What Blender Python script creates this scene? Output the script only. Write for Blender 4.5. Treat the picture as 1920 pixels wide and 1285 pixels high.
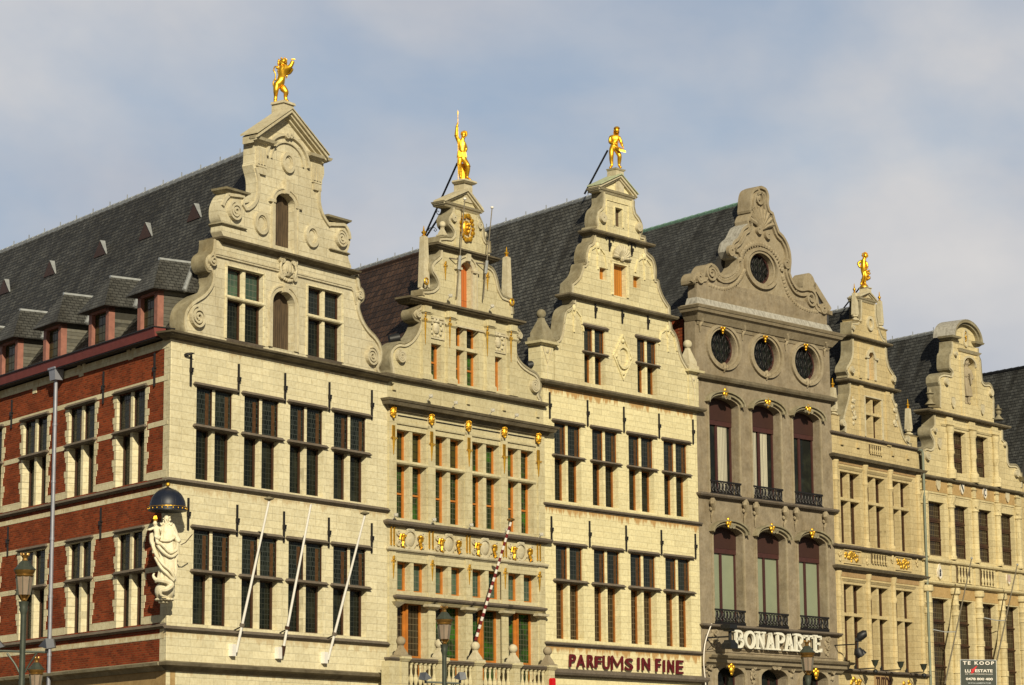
import bpy, bmesh, math, random
from mathutils import Vector, Matrix, noise
from mathutils.geometry import tessellate_polygon
random.seed(7)
PI = math.pi
sc = bpy.context.scene
for o in list(bpy.data.objects): bpy.data.objects.remove(o)
COL = sc.collection

# ------------------------------------------------------------------ camera
FPX, PITCH, ROLL = 4853.8, 0.1761, -0.0070
cp, sp, cr_, sr_ = math.cos(PITCH), math.sin(PITCH), math.cos(ROLL), math.sin(ROLL)
FWD = Vector((0, cp, sp)); UP0 = Vector((0, -sp, cp)); RT0 = Vector((1, 0, 0))
RT = RT0*cr_ + UP0*sr_; UPV = UP0*cr_ - RT0*sr_
CAM = Vector((0, 0, 1.6))
cd = bpy.data.cameras.new('camera'); cam = bpy.data.objects.new('camera', cd); COL.objects.link(cam)
cd.sensor_width = 36; cd.lens = FPX/1920*36; cd.clip_start = 1; cd.clip_end = 3000
cam.matrix_world = Matrix(((RT.x, UPV.x, -FWD.x, CAM.x), (RT.y, UPV.y, -FWD.y, CAM.y), (RT.z, UPV.z, -FWD.z, CAM.z), (0, 0, 0, 1)))
sc.camera = cam

# ------------------------------------------------------------------ light
SUN_EL, SUN_V = math.radians(26.5), Vector((0.21, -1.0))      # towards the sun, seen from above
SUN_V.normalize()
sd = Vector((SUN_V.x*math.cos(SUN_EL), SUN_V.y*math.cos(SUN_EL), math.sin(SUN_EL)))
ld = bpy.data.lights.new('sun', 'SUN'); ld.energy = 5.0; ld.angle = math.radians(0.6); ld.color = (1, .895, .665)
sun = bpy.data.objects.new('sun', ld); COL.objects.link(sun)
sun.rotation_euler = sd.to_track_quat('Z', 'Y').to_euler()

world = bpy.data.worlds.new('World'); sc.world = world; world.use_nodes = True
nt = world.node_tree; nt.nodes.clear()
def N(nt, t, **k):
    n = nt.nodes.new(t)
    for a, b in k.items():
        if a == 'i':
            for c, d in b.items(): n.inputs[c].default_value = d
        else: setattr(n, a, b)
    return n
sky = N(nt, 'ShaderNodeTexSky'); sky.sky_type = 'NISHITA'; sky.sun_disc = False
sky.sun_elevation = SUN_EL; sky.sun_rotation = math.atan2(sd.x, sd.y); sky.dust_density = 2.0; sky.air_density = 1.0; sky.ozone_density = 1.5
tc = N(nt, 'ShaderNodeTexCoord'); mp = N(nt, 'ShaderNodeMapping'); mp.inputs['Scale'].default_value = (1.0, 1.0, 1.45)
mp.inputs['Location'].default_value = (4.4, 5.5, 7.7)
n1 = N(nt, 'ShaderNodeTexNoise', i={'Scale': 4.6, 'Detail': 7, 'Roughness': .50, 'Distortion': .25})
rp = N(nt, 'ShaderNodeValToRGB'); rp.color_ramp.elements[0].position = .38; rp.color_ramp.elements[1].position = .60
rp.color_ramp.elements[0].color = (0.28, 0.28, 0.28, 1); rp.color_ramp.elements[1].color = (.95, .95, .95, 1)
n2 = N(nt, 'ShaderNodeTexNoise', i={'Scale': 7.5, 'Detail': 5, 'Roughness': .55})
rc = N(nt, 'ShaderNodeValToRGB'); rc.color_ramp.elements[0].position = .3; rc.color_ramp.elements[1].position = .75
rc.color_ramp.elements[0].color = (3.9, 4.15, 4.9, 1); rc.color_ramp.elements[1].color = (5.9, 5.6, 5.7, 1)
for e, c in ((0, (4.4, 4.7, 5.35, 1)), (1, (6.8, 6.55, 6.35, 1))): rc.color_ramp.elements[e].color = c
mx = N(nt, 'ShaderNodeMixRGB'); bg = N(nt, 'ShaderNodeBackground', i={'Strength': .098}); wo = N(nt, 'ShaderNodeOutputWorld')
tint = N(nt, 'ShaderNodeMixRGB', blend_type='MULTIPLY', i={'Fac': 1.0, 'Color2': (.92, 1.0, 1.02, 1)})
L = nt.links.new
L(tc.outputs['Generated'], mp.inputs['Vector']); L(mp.outputs[0], n1.inputs['Vector']); L(mp.outputs[0], n2.inputs['Vector'])
L(n1.outputs[0], rp.inputs[0]); L(n2.outputs[0], rc.inputs[0]); L(rp.outputs[0], mx.inputs['Fac']); L(sky.outputs[0], tint.inputs['Color1'])
L(tint.outputs[0], mx.inputs['Color1']); L(rc.outputs[0], mx.inputs['Color2'])
# sky overhead, above the view, dimmed to cut the fill light
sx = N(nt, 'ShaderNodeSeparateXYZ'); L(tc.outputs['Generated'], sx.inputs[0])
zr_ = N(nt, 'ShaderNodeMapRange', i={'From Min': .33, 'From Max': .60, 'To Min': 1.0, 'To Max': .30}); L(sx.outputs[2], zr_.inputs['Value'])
vm = N(nt, 'ShaderNodeVectorMath', operation='SCALE'); yr_ = N(nt, 'ShaderNodeMapRange', i={'From Min': -.1, 'From Max': .7, 'To Min': .34, 'To Max': 1.0}); L(sx.outputs[1], yr_.inputs['Value'])   # unseen sky behind the camera dimmed too, to deepen the shadows
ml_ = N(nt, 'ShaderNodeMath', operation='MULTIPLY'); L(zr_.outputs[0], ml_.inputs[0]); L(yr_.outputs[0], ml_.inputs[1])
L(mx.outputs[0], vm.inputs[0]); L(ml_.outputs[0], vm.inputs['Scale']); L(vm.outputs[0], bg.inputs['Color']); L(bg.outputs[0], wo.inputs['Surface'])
sc.view_settings.view_transform = 'Standard'; sc.view_settings.look = 'None'; sc.view_settings.gamma = 1
sc.view_settings.exposure = 0.08

# ------------------------------------------------------------------ frames: a facade plane and its photo survey
def ray(x, y): return FWD + RT*((x-960)/FPX) - UPV*((y-642.5)/FPX)
def hit_vert(x, y, g, dx, dy):
    """ray through (x,y) against the vertical plane through ground point g with horizontal direction (dx,dy)"""
    r = ray(x, y); nx, ny = -dy, dx
    t = ((g[0]-CAM.x)*nx + (g[1]-CAM.y)*ny)/(r.x*nx + r.y*ny)
    return CAM + r*t
class Frame:
    def __init__(s, g, ex, ey):
        s.g = Vector((g[0], g[1], 0)); s.e = Vector((ex, ey, 0)).normalized(); s.inw = Vector((-s.e.y, s.e.x, 0))
        s.rot = math.atan2(s.e.y, s.e.x)
    def P(s, x, y, d=0.0):
        q = s.g - s.inw*d; p = hit_vert(x, y, q, s.e.x, s.e.y)
        return ((p-s.g).dot(s.e), p.z)
    def U(s, x, y, d=0.0): return s.P(x, y, d)[0]
    def Z(s, x, y, d=0.0): return s.P(x, y, d)[1]
    def local(s, w): v = w - s.g; return Vector((v.dot(s.e), v.dot(s.inw), w.z))
def zf(ox, oy, k): return lambda x, y: (ox + x/k, oy + y/k)
Zs = dict(l1=zf(0, 400, 2.677), l2=zf(0, 860, 3.0229), a=zf(320, 80, 3.0595), b=zf(300, 400, 2.7935), c=zf(260, 860, 3.0229),
          d=zf(700, 200, 3.5694), e=zf(680, 480, 3.2125), f=zf(700, 860, 3.0235), g=zf(980, 220, 3.5694), h=zf(980, 520, 3.3816),
          i=zf(980, 880, 3.1728), j=zf(1240, 330, 3.3816), k=zf(1260, 680, 3.2125), l=zf(1260, 980, 4.2131), m=zf(1520, 460, 3.0595),
          n=zf(1520, 860, 3.0235), o=zf(1660, 560, 3.7794), p=zf(1680, 880, 3.1728))
YAW1 = .6154; YL = .6213
yaws = [YAW1, YAW1+.0485, YAW1+.0862, YAW1+.135, YAW1+.045, YAW1+.062]
joints = [(312, 1200), (726.4, 1000), (1021, 1000), (1310.5, 1000), (1564.5, 1000), (1727.5, 1000), (1917.5, 1000)]
r0 = ray(312, 1200); g = CAM + r0*(72.4)
FR = []
for i, a in enumerate(yaws):
    FR.append(Frame((g.x, g.y), math.sin(a), math.cos(a)))
    g = hit_vert(joints[i+1][0], joints[i+1][1], g, math.sin(a), math.cos(a))
GEND = g
WID = [(FR[i+1].g-FR[i].g).length if i < 5 else (Vector((GEND.x, GEND.y, 0))-FR[5].g).length for i in range(6)]
FL = Frame(FR[0].g, math.sin(YL), -math.cos(YL))           # the brick side wall: x runs towards the corner (x<0)
BACK = Vector((-math.sin(.6283), math.cos(.6283), 0))      # party walls run back this way
print('widths', [round(w, 2) for w in WID])

# ------------------------------------------------------------------ materials
def mat_new(name):
    m = bpy.data.materials.new(name); m.use_nodes = True; t = m.node_tree; return m, t, t.nodes['Principled BSDF']
def mixc(t, a, b, fac, mode='MIX'):
    n = N(t, 'ShaderNodeMixRGB', blend_type=mode)
    for k, v in (('Color1', a), ('Color2', b), ('Fac', fac)):
        if isinstance(v, (tuple, list)): n.inputs[k].default_value = (*v[:3], 1)
        elif isinstance(v, (int, float)): n.inputs[k].default_value = v
        else: t.links.new(v, n.inputs[k])
    return n.outputs[0]
def ramp(t, src, p0, p1, c0=(0, 0, 0), c1=(1, 1, 1)):
    n = N(t, 'ShaderNodeValToRGB'); n.color_ramp.elements[0].position = p0; n.color_ramp.elements[1].position = p1
    n.color_ramp.elements[0].color = (*c0, 1); n.color_ramp.elements[1].color = (*c1, 1); t.links.new(src, n.inputs[0]); return n.outputs[0]
def xz(t, kind='Object'):
    tc = N(t, 'ShaderNodeTexCoord')
    if kind == 'UV': return tc.outputs['UV'], tc.outputs['Object']
    s = N(t, 'ShaderNodeSeparateXYZ'); c = N(t, 'ShaderNodeCombineXYZ'); t.links.new(tc.outputs['Object'], s.inputs[0])
    t.links.new(s.outputs[0], c.inputs[0]); t.links.new(s.outputs[2], c.inputs[1]); return c.outputs[0], tc.outputs['Object']
def noisen(t, vec, scale, detail=4, rough=.6, stretch=None, dist=0):
    if stretch:
        m = N(t, 'ShaderNodeMapping'); m.inputs['Scale'].default_value = stretch; t.links.new(vec, m.inputs[0]); vec = m.outputs[0]
    n = N(t, 'ShaderNodeTexNoise', i={'Scale': scale, 'Detail': detail, 'Roughness': rough, 'Distortion': dist}); t.links.new(vec, n.inputs['Vector'])
    return n.outputs[0]
def brickn(t, vec, c1, c2, mortar, bw, rh, ms=.012, off=.5, smooth=.2, bias=0., offf=2, sq=1.0, sqf=2):
    n = N(t, 'ShaderNodeTexBrick', offset=off, offset_frequency=offf, squash=sq, squash_frequency=sqf,
          i={'Scale': 1.0, 'Mortar Size': ms, 'Mortar Smooth': smooth, 'Bias': bias, 'Brick Width': bw, 'Row Height': rh})
    for k, v in (('Color1', c1), ('Color2', c2), ('Mortar', mortar)): n.inputs[k].default_value = (*v, 1)
    t.links.new(vec, n.inputs['Vector']); return n
def bump(t, b, h, strength, dist):
    n = N(t, 'ShaderNodeBump', i={'Strength': strength, 'Distance': dist}); t.links.new(h, n.inputs['Height']); t.links.new(n.outputs[0], b.inputs['Normal']); return n
def stone(name, base, bw=.55, rh=.225, joint=.62, var=.16, patina=.35, joints=True, rough=.85, grime=(.30, .27, .22), streak=.35, warm=(.62, .40, .17), warmf=.0, stains=(), stain_col=(.40, .22, .07), stain=.8, sh=.42):
    m, t, b = mat_new(name); v, ob = xz(t)
    lo = tuple(c*(1-var) for c in base); hi = tuple(min(1, c*(1+var*.55)) for c in base)
    if joints:
        # warp coordinates a little so the courses are not ruler-straight
        nz = N(t, 'ShaderNodeTexNoise', i={'Scale': 1.7, 'Detail': 2}); t.links.new(ob, nz.inputs['Vector'])
        sub = N(t, 'ShaderNodeVectorMath', operation='SCALE', i={'Scale': .02}); t.links.new(nz.outputs['Color'], sub.inputs[0])
        add = N(t, 'ShaderNodeVectorMath', operation='ADD'); t.links.new(v, add.inputs[0]); t.links.new(sub.outputs[0], add.inputs[1])
        br = brickn(t, add.outputs[0], lo, hi, tuple(c*joint for c in base), bw, rh, .006, .37, .35, 0, 3, 1.3, 3)
        col = br.outputs['Color']
    else:
        col = mixc(t, lo, hi, ramp(t, noisen(t, ob, 2.2), .3, .7))
    n = noisen(t, ob, 9, 5, .65); col = mixc(t, col, mixc(t, col, (.80, .76, .68), 1.0, 'MULTIPLY'), ramp(t, n, .42, .72))
    n3 = noisen(t, ob, .9, 5, .6, (1, 1, .8)); col = mixc(t, col, mixc(t, col, tuple(g*2.1 for g in grime), 1.0, 'MULTIPLY'), mixc(t, (0, 0, 0), (patina,)*3, ramp(t, n3, .45, .72)))
    st = noisen(t, ob, 3.0, 5, .65, (2.2, 2.2, .28)); col = mixc(t, col, mixc(t, col, tuple(g*1.9 for g in grime), 1.0, 'MULTIPLY'), mixc(t, (0, 0, 0), (streak,)*3, ramp(t, st, .55, .74)))
    if warmf:
        w = noisen(t, ob, 1.3, 4, .6, (1, 1, 1.6)); col = mixc(t, col, mixc(t, col, warm, .75), mixc(t, (0, 0, 0), (warmf,)*3, ramp(t, w, .50, .68)))
    if stains:
        sp_ = N(t, 'ShaderNodeSeparateXYZ'); t.links.new(ob, sp_.inputs[0]); tot = None
        for zz in stains:
            a_ = N(t, 'ShaderNodeMapRange', i={'From Min': zz-sh, 'From Max': zz, 'To Min': 0, 'To Max': 1}); t.links.new(sp_.outputs[2], a_.inputs['Value'])
            b_ = N(t, 'ShaderNodeMath', operation='LESS_THAN', i={1: zz+.01}); t.links.new(sp_.outputs[2], b_.inputs[0])
            c_ = N(t, 'ShaderNodeMath', operation='MULTIPLY'); t.links.new(a_.outputs[0], c_.inputs[0]); t.links.new(b_.outputs[0], c_.inputs[1])
            if tot is None: tot = c_.outputs[0]
            else: d_ = N(t, 'ShaderNodeMath', operation='ADD'); t.links.new(tot, d_.inputs[0]); t.links.new(c_.outputs[0], d_.inputs[1]); tot = d_.outputs[0]
        nn = noisen(t, ob, 1.0, 4, .7, (3.2, 3.2, .35)); e_ = N(t, 'ShaderNodeMath', operation='MULTIPLY_ADD', i={1: .30, 2: 0}); t.links.new(tot, e_.inputs[0])
        f_ = N(t, 'ShaderNodeMath', operation='ADD'); t.links.new(e_.outputs[0], f_.inputs[0]); t.links.new(nn, f_.inputs[1]); g_ = N(t, 'ShaderNodeMath', operation='MULTIPLY'); t.links.new(ramp(t, f_.outputs[0], .62, .72), g_.inputs[0]); t.links.new(ramp(t, tot, 0.0, .15), g_.inputs[1])
        h_ = N(t, 'ShaderNodeMath', operation='MULTIPLY', i={1: stain}); t.links.new(g_.outputs[0], h_.inputs[0]); col = mixc(t, col, stain_col, h_.outputs[0])
    t.links.new(col, b.inputs['Base Color']); b.inputs['Roughness'].default_value = rough; b.inputs['Specular IOR Level'].default_value = .25
    h = noisen(t, ob, 14, 5, .6)
    if joints:
        hh = N(t, 'ShaderNodeMath', operation='MULTIPLY_ADD', i={1: -1.1}); t.links.new(br.outputs['Fac'], hh.inputs[0]); t.links.new(h, hh.inputs[2]); h = hh.outputs[0]
    bump(t, b, h, .55, .012)
    return m
def plain(name, col, rough=.6, metal=0., var=.15, nscale=6, bmp=.0, spec=.4, coat=0):
    m, t, b = mat_new(name); tc = N(t, 'ShaderNodeTexCoord')
    n = noisen(t, tc.outputs['Object'], nscale, 4)
    c = mixc(t, tuple(x*(1-var) for x in col), tuple(min(1, x*(1+var)) for x in col), ramp(t, n, .3, .7))
    t.links.new(c, b.inputs['Base Color']); b.inputs['Roughness'].default_value = rough; b.inputs['Metallic'].default_value = metal
    b.inputs['Specular IOR Level'].default_value = spec
    if bmp: bump(t, b, noisen(t, tc.outputs['Object'], nscale*3, 4), bmp, .02)
    return m
def leaded(name, glass, lead, bw, rh, ms=.011, rough=.12, off=0., var=.6, oct_=False, glow=None):
    m, t, b = mat_new(name); v, ob = xz(t)
    br = brickn(t, v, glass, tuple(c*1.0 for c in glass), lead, bw, rh, ms, off, .1)
    g2 = noisen(t, ob, 1.7, 3, .6)
    c = mixc(t, br.outputs['Color'], mixc(t, br.outputs['Color'], glow or (.035, .040, .026), .8), mixc(t, (0, 0, 0), (var,)*3, ramp(t, g2, .48, .66)))
    fac = br.outputs['Fac']
    if oct_:
        br2 = brickn(t, v, (0, 0, 0), (0, 0, 0), (1, 1, 1), bw*.5, rh*.5, ms*.8, .5, .1); 
        c = mixc(t, c, lead, mixc(t, (0, 0, 0), (.8,)*3, br2.outputs['Fac']))
    c = mixc(t, c, lead, fac)
    t.links.new(c, b.inputs['Base Color']); b.inputs['Specular IOR Level'].default_value = .16
    r = N(t, 'ShaderNodeMath', operation='MULTIPLY_ADD', i={1: .5, 2: rough}); t.links.new(fac, r.inputs[0]); t.links.new(r.outputs[0], b.inputs['Roughness'])
    pn = noisen(t, ob, 5, 2, .5); hh = N(t, 'ShaderNodeMath', operation='MULTIPLY_ADD', i={1: .8}); t.links.new(fac, hh.inputs[0]); t.links.new(pn, hh.inputs[2])
    bump(t, b, hh.outputs[0], .35, .03)
    return m
def wood(name, col, plank=.13, dark=.45, rough=.65, stripes=.5):
    m, t, b = mat_new(name); v, ob = xz(t)
    br = brickn(t, v, col, tuple(c*.82 for c in col), tuple(c*.35 for c in col), plank, 9.0, .008, 0, .1)
    n = noisen(t, ob, 2.5, 5, .65, (9, 9, .7)); c = mixc(t, br.outputs['Color'], mixc(t, br.outputs['Color'], (dark,)*3, 1.0, 'MULTIPLY'), mixc(t, (0, 0, 0), (stripes,)*3, ramp(t, n, .4, .65)))
    t.links.new(c, b.inputs['Base Color']); b.inputs['Roughness'].default_value = rough; bump(t, b, n, .3, .01); return m
def slate(name, base, bw=.26, rh=.15, light=(.2, .2, .19), lf=.35, ms=.020, lo=.60, hi=1.6):
    m, t, b = mat_new(name); v, ob = xz(t, 'UV')
    nz = N(t, 'ShaderNodeTexNoise', i={'Scale': 1.3, 'Detail': 3}); t.links.new(v, nz.inputs['Vector'])
    sub = N(t, 'ShaderNodeVectorMath', operation='SCALE', i={'Scale': .06}); t.links.new(nz.outputs['Color'], sub.inputs[0])
    add = N(t, 'ShaderNodeVectorMath', operation='ADD'); t.links.new(v, add.inputs[0]); t.links.new(sub.outputs[0], add.inputs[1]); v2 = add.outputs[0]
    br = brickn(t, v2, tuple(c*lo for c in base), tuple(c*hi for c in base), tuple(c*.10 for c in base), bw, rh, ms, .5, .35)
    fine = noisen(t, v, 3.2, 4, .75, (1, 2.2, 1)); c = mixc(t, br.outputs['Color'], light, mixc(t, (0, 0, 0), (lf,)*3, ramp(t, fine, .52, .70)))
    n2 = noisen(t, v, .45, 5, .65, (2.6, .5, 1)); c = mixc(t, c, mixc(t, c, (.50, .47, .42), 1.0, 'MULTIPLY'), ramp(t, n2, .42, .62))
    n5 = noisen(t, v, .8, 5, .7, (2.4, .3, 1)); c = mixc(t, c, light, mixc(t, (0, 0, 0), (lf*.6,)*3, ramp(t, n5, .60, .72)))
    c = mixc(t, c, tuple(x*.12 for x in base), br.outputs['Fac'])
    t.links.new(c, b.inputs['Base Color']); b.inputs['Roughness'].default_value = .6; b.inputs['Specular IOR Level'].default_value = .4
    s = N(t, 'ShaderNodeSeparateXYZ'); t.links.new(v2, s.inputs[0]); d = N(t, 'ShaderNodeMath', operation='DIVIDE', i={1: rh}); t.links.new(s.outputs[1], d.inputs[0])
    f = N(t, 'ShaderNodeMath', operation='FRACT'); t.links.new(d.outputs[0], f.inputs[0])
    h = N(t, 'ShaderNodeMath', operation='SUBTRACT'); t.links.new(fine, h.inputs[0]); t.links.new(f.outputs[0], h.inputs[1])
    h2 = N(t, 'ShaderNodeMath', operation='MULTIPLY_ADD', i={1: -1.0}); t.links.new(br.outputs['Fac'], h2.inputs[0]); t.links.new(h.outputs[0], h2.inputs[2])
    bump(t, b, h2.outputs[0], 1.0, .05); return m
def brickmat(name):
    m, t, b = mat_new(name); v, ob = xz(t)
    br = brickn(t, v, (.31, .056, .018), (.135, .025, .010), (.24, .11, .048), .21, .065, .008, .5, .2, -.1)
    n = noisen(t, ob, 1.2, 5, .6); c = mixc(t, br.outputs['Color'], mixc(t, br.outputs['Color'], (.62, .58, .58), 1.0, 'MULTIPLY'), ramp(t, n, .42, .68))
    n2 = noisen(t, ob, 11, 3, .7, (1, 1, 2.6)); c = mixc(t, c, (.36, .10, .035), mixc(t, (0, 0, 0), (.55,)*3, ramp(t, n2, .56, .72)))
    n4 = noisen(t, ob, 2.4, 5, .65, (1.5, 1.5, .4)); c = mixc(t, c, (.09, .035, .025), mixc(t, (0, 0, 0), (.5,)*3, ramp(t, n4, .55, .75)))
    t.links.new(c, b.inputs['Base Color']); b.inputs['Roughness'].default_value = .9; b.inputs['Specular IOR Level'].default_value = .15
    h = N(t, 'ShaderNodeMath', operation='MULTIPLY_ADD', i={1: -1.0}); t.links.new(br.outputs['Fac'], h.inputs[0]); t.links.new(n2, h.inputs[2]); bump(t, b, h.outputs[0], .6, .012); return m
def gold(name, col=(1.0, .62, .07), rough=.32):
    m, t, b = mat_new(name); tc = N(t, 'ShaderNodeTexCoord'); n = noisen(t, tc.outputs['Object'], 9, 4)
    t.links.new(mixc(t, col, tuple(c*.72 for c in col), ramp(t, n, .45, .7)), b.inputs['Base Color'])
    b.inputs['Metallic'].default_value = .85; t.links.new(ramp(t, n, .3, .7, (rough,)*3, (rough+.14,)*3), b.inputs['Roughness']); bump(t, b, noisen(t, tc.outputs['Object'], 16, 3), .25, .02); return m

M = {}
M['h1'] = stone('pale limestone ashlar', (.69, .625, .42), .50, .215, .60, .11, .22, streak=.16)
M['h1g'] = stone('weathered gable limestone', (.61, .56, .405), .62, .29, .60, .12, .45, streak=.40)
M['trim'] = stone('carved limestone', (.55, .50, .36), joints=False, var=.12, patina=.40, streak=.35)
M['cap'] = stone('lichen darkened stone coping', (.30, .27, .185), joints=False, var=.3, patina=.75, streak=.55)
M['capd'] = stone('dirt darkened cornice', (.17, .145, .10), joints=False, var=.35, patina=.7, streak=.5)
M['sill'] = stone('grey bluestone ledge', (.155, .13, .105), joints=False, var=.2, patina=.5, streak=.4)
M['h2'] = stone('greyish yellow ashlar', (.56, .505, .325), .56, .25, .78, .08, .28, streak=.22)
M['h3'] = stone('cream limestone ashlar', (.72, .64, .375), .46, .205, .62, .08, .16, streak=.10, warmf=.12)
M['h3g'] = stone('weathered cream gable ashlar', (.64, .58, .37), .55, .23, .62, .11, .35, streak=.3)
M['h4'] = stone('brown grey render', (.285, .240, .172), joints=False, var=.26, patina=.55, streak=.5)
M['h4t'] = stone('brown grey carved render', (.33, .28, .195), joints=False, var=.16, patina=.45, streak=.4)
M['h5'] = stone('ochre limestone ashlar', (.54, .445, .25), .45, .24, .66, .10, .35, streak=.25)
M['h6'] = stone('yellow limestone ashlar', (.60, .515, .305), .46, .25, .62, .10, .30, streak=.22)
M['h6w'] = stone('rusty yellow limestone', (.45, .31, .14), joints=False, var=.15, patina=.3)
M['brick'] = brickmat('weathered red brick')
M['slate'] = slate('dark slate roof', (.060, .060, .055), .24, .17, (.135, .13, .115), .6)
M['slate3'] = slate('grey slate roof', (.098, .099, .093), .24, .165, (.17, .17, .155), .6, .018, .68, 1.45)
M['slateb'] = slate('blue black slate roof', (.070, .072, .070), .25, .17, (.12, .12, .11), .5, .016, .7, 1.4)
M['tile'] = slate('dark brown clay tiles', (.062, .034, .021), .24, .30, (.085, .04, .025), .4)
M['dslate'] = slate('rough grey slates', (.078, .078, .072), .20, .13, (.16, .16, .145), .5, .010, .75, 1.3)
M['atticd'] = plain('dark attic boarding', (.03, .028, .027), .8, 0, .3, 3)
M['cheek'] = stone('grey slate cheek', (.13, .125, .105), .22, .11, .35, .35, .3)
M['patina'] = plain('pale green patina', (.40, .44, .29), .7, 0, .2, 6)
M['lead'] = plain('pale zinc flashing', (.42, .44, .45), .45, .5, .2, 5)
M['copper'] = plain('green copper ridge', (.15, .27, .21), .6, 0, .15, 5)
M['zincpipe'] = plain('grey zinc pipe', (.30, .31, .36), .4, .4, .1, 5)
M['greenpipe'] = plain('pale green painted pipe', (.19, .215, .165), .5, .1, .1, 5)
M['red'] = plain('dark red painted timber', (.17, .038, .032), .6, 0, .15, 3)
M['pink'] = plain('faded pink painted frame', (.27, .115, .085), .6, 0, .2, 5)
M['iron'] = plain('black wrought iron', (.018, .016, .016), .5, .3, .2, 8)
M['bframe'] = plain('dark brown window timber', (.045, .019, .009), .5, 0, .25, 6)
M['oframe'] = plain('varnished orange timber', (.42, .15, .025), .45, 0, .2, 4)
M['mframe'] = plain('maroon window timber', (.055, .020, .018), .5, 0, .15, 6)
M['oframe3'] = plain('darker varnished timber', (.23, .085, .016), .45, 0, .25, 4)
M['lframe'] = plain('light brown timber', (.15, .075, .035), .5, 0, .25, 6)
M['glass'] = leaded('leaded clear glass', (.006, .008, .005), (.030, .034, .028), .135, .155, .010)
M['glasso'] = leaded('geometric leaded glass', (.007, .009, .006), (.050, .058, .052), .22, .28, .011, oct_=True)
M['glassgy'] = leaded('grey leaded glass', (.014, .018, .017), (.045, .050, .050), .14, .16, .010, oct_=False, rough=.2)
M['glassg'] = leaded('green leaded glass', (.012, .022, .008), (.09, .09, .06), .15, .17, .010, var=.9, glow=(.035, .14, .012))
M['glassyg'] = leaded('pale green leaded glass', (.045, .075, .055), (.13, .14, .11), .17, .19, .010, var=.7, glow=(.10, .17, .10))
M['glassb'] = leaded('brown leaded glass', (.028, .018, .009), (.14, .11, .065), .15, .20, .010, var=.5)
M['glassol'] = leaded('olive leaded glass', (.045, .042, .012), (.012, .012, .008), .22, .24, .012, var=.6)
M['pglass'] = leaded('plain dark glass', (.010, .012, .011), (.01, .012, .011), 9, 9, .001, .06)
M['blind'] = plain('pale green blind behind glass', (.22, .25, .17), .35, 0, .08, 1.2, 0, .6)
M['curtain'] = wood('cream curtain', (.55, .52, .40), .09, .7, .8, .4)
M['shutter'] = plain('dark maroon roller shutter', (.040, .016, .012), .6, 0, .08, 3)
M['odoor'] = wood('weathered grey brown planks', (.115, .075, .040), .10, .25, .75, .9)
M['orange'] = wood('orange painted planks', (.56, .155, .035), .12, .75, .5, .3)
M['amber'] = wood('varnished amber planks', (.50, .19, .022), .12, .7, .5, .4)
M['gold'] = gold('gilded metal', (.82, .47, .045), .38)
M['goldd'] = gold('dull gilding', (.62, .37, .05), .46)
M['white'] = plain('white painted metal', (.72, .70, .66), .4, 0, .05, 3)
M['marble'] = stone('cream painted statue', (.74, .69, .52), joints=False, var=.08, patina=.45, streak=.4, rough=.6)
M['mast'] = plain('dull brown metal mast', (.20, .175, .13), .5, .2, .2, 6)
M['navy'] = plain('dark blue canopy paint', (.010, .014, .028), .45, 0, .2, 5)
M['black'] = plain('black painted metal', (.014, .015, .017), .5, .1, .2, 6)
M['lampmet'] = plain('grey green lamp metal', (.055, .065, .050), .5, .3, .2, 6)
M['lampgold'] = plain('bronze gold lamp trim', (.22, .12, .03), .4, .6, .3, 8)
M['lampglass'] = plain('frosted lamp glass', (.25, .19, .14), .3, 0, .12, 5, 0, .6)
M['slatebox'] = plain('blue grey floodlight housing', (.030, .035, .05), .45, .1, .12, 4)
M['rwhite'] = plain('white banded paint', (.70, .66, .60), .5, 0, .05, 3)
M['rred'] = plain('dark red banded paint', (.15, .015, .018), .5, 0, .1, 3)
M['maroon'] = plain('maroon sign letters', (.105, .006, .010), .45, 0, .1, 3)
M['neon'] = plain('white sign letters', (.72, .70, .60), .4, 0, .06, 8)
M['signgy'] = plain('dark green grey board', (.022, .030, .022), .5, 0, .1, 3)
M['redb'] = plain('bright red plastic', (.55, .006, .010), .4, 0, .03, 3)
M['camw'] = plain('white floodlight housing', (.5, .48, .42), .5, 0, .1, 8)
M['innerc'] = plain('brown casement seen behind glass', (.075, .034, .010), .5, 0, .4, 9)
M['asphalt'] = plain('plaza cobbles', (.10, .09, .075), .85, 0, .25, 2, .4)

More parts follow.
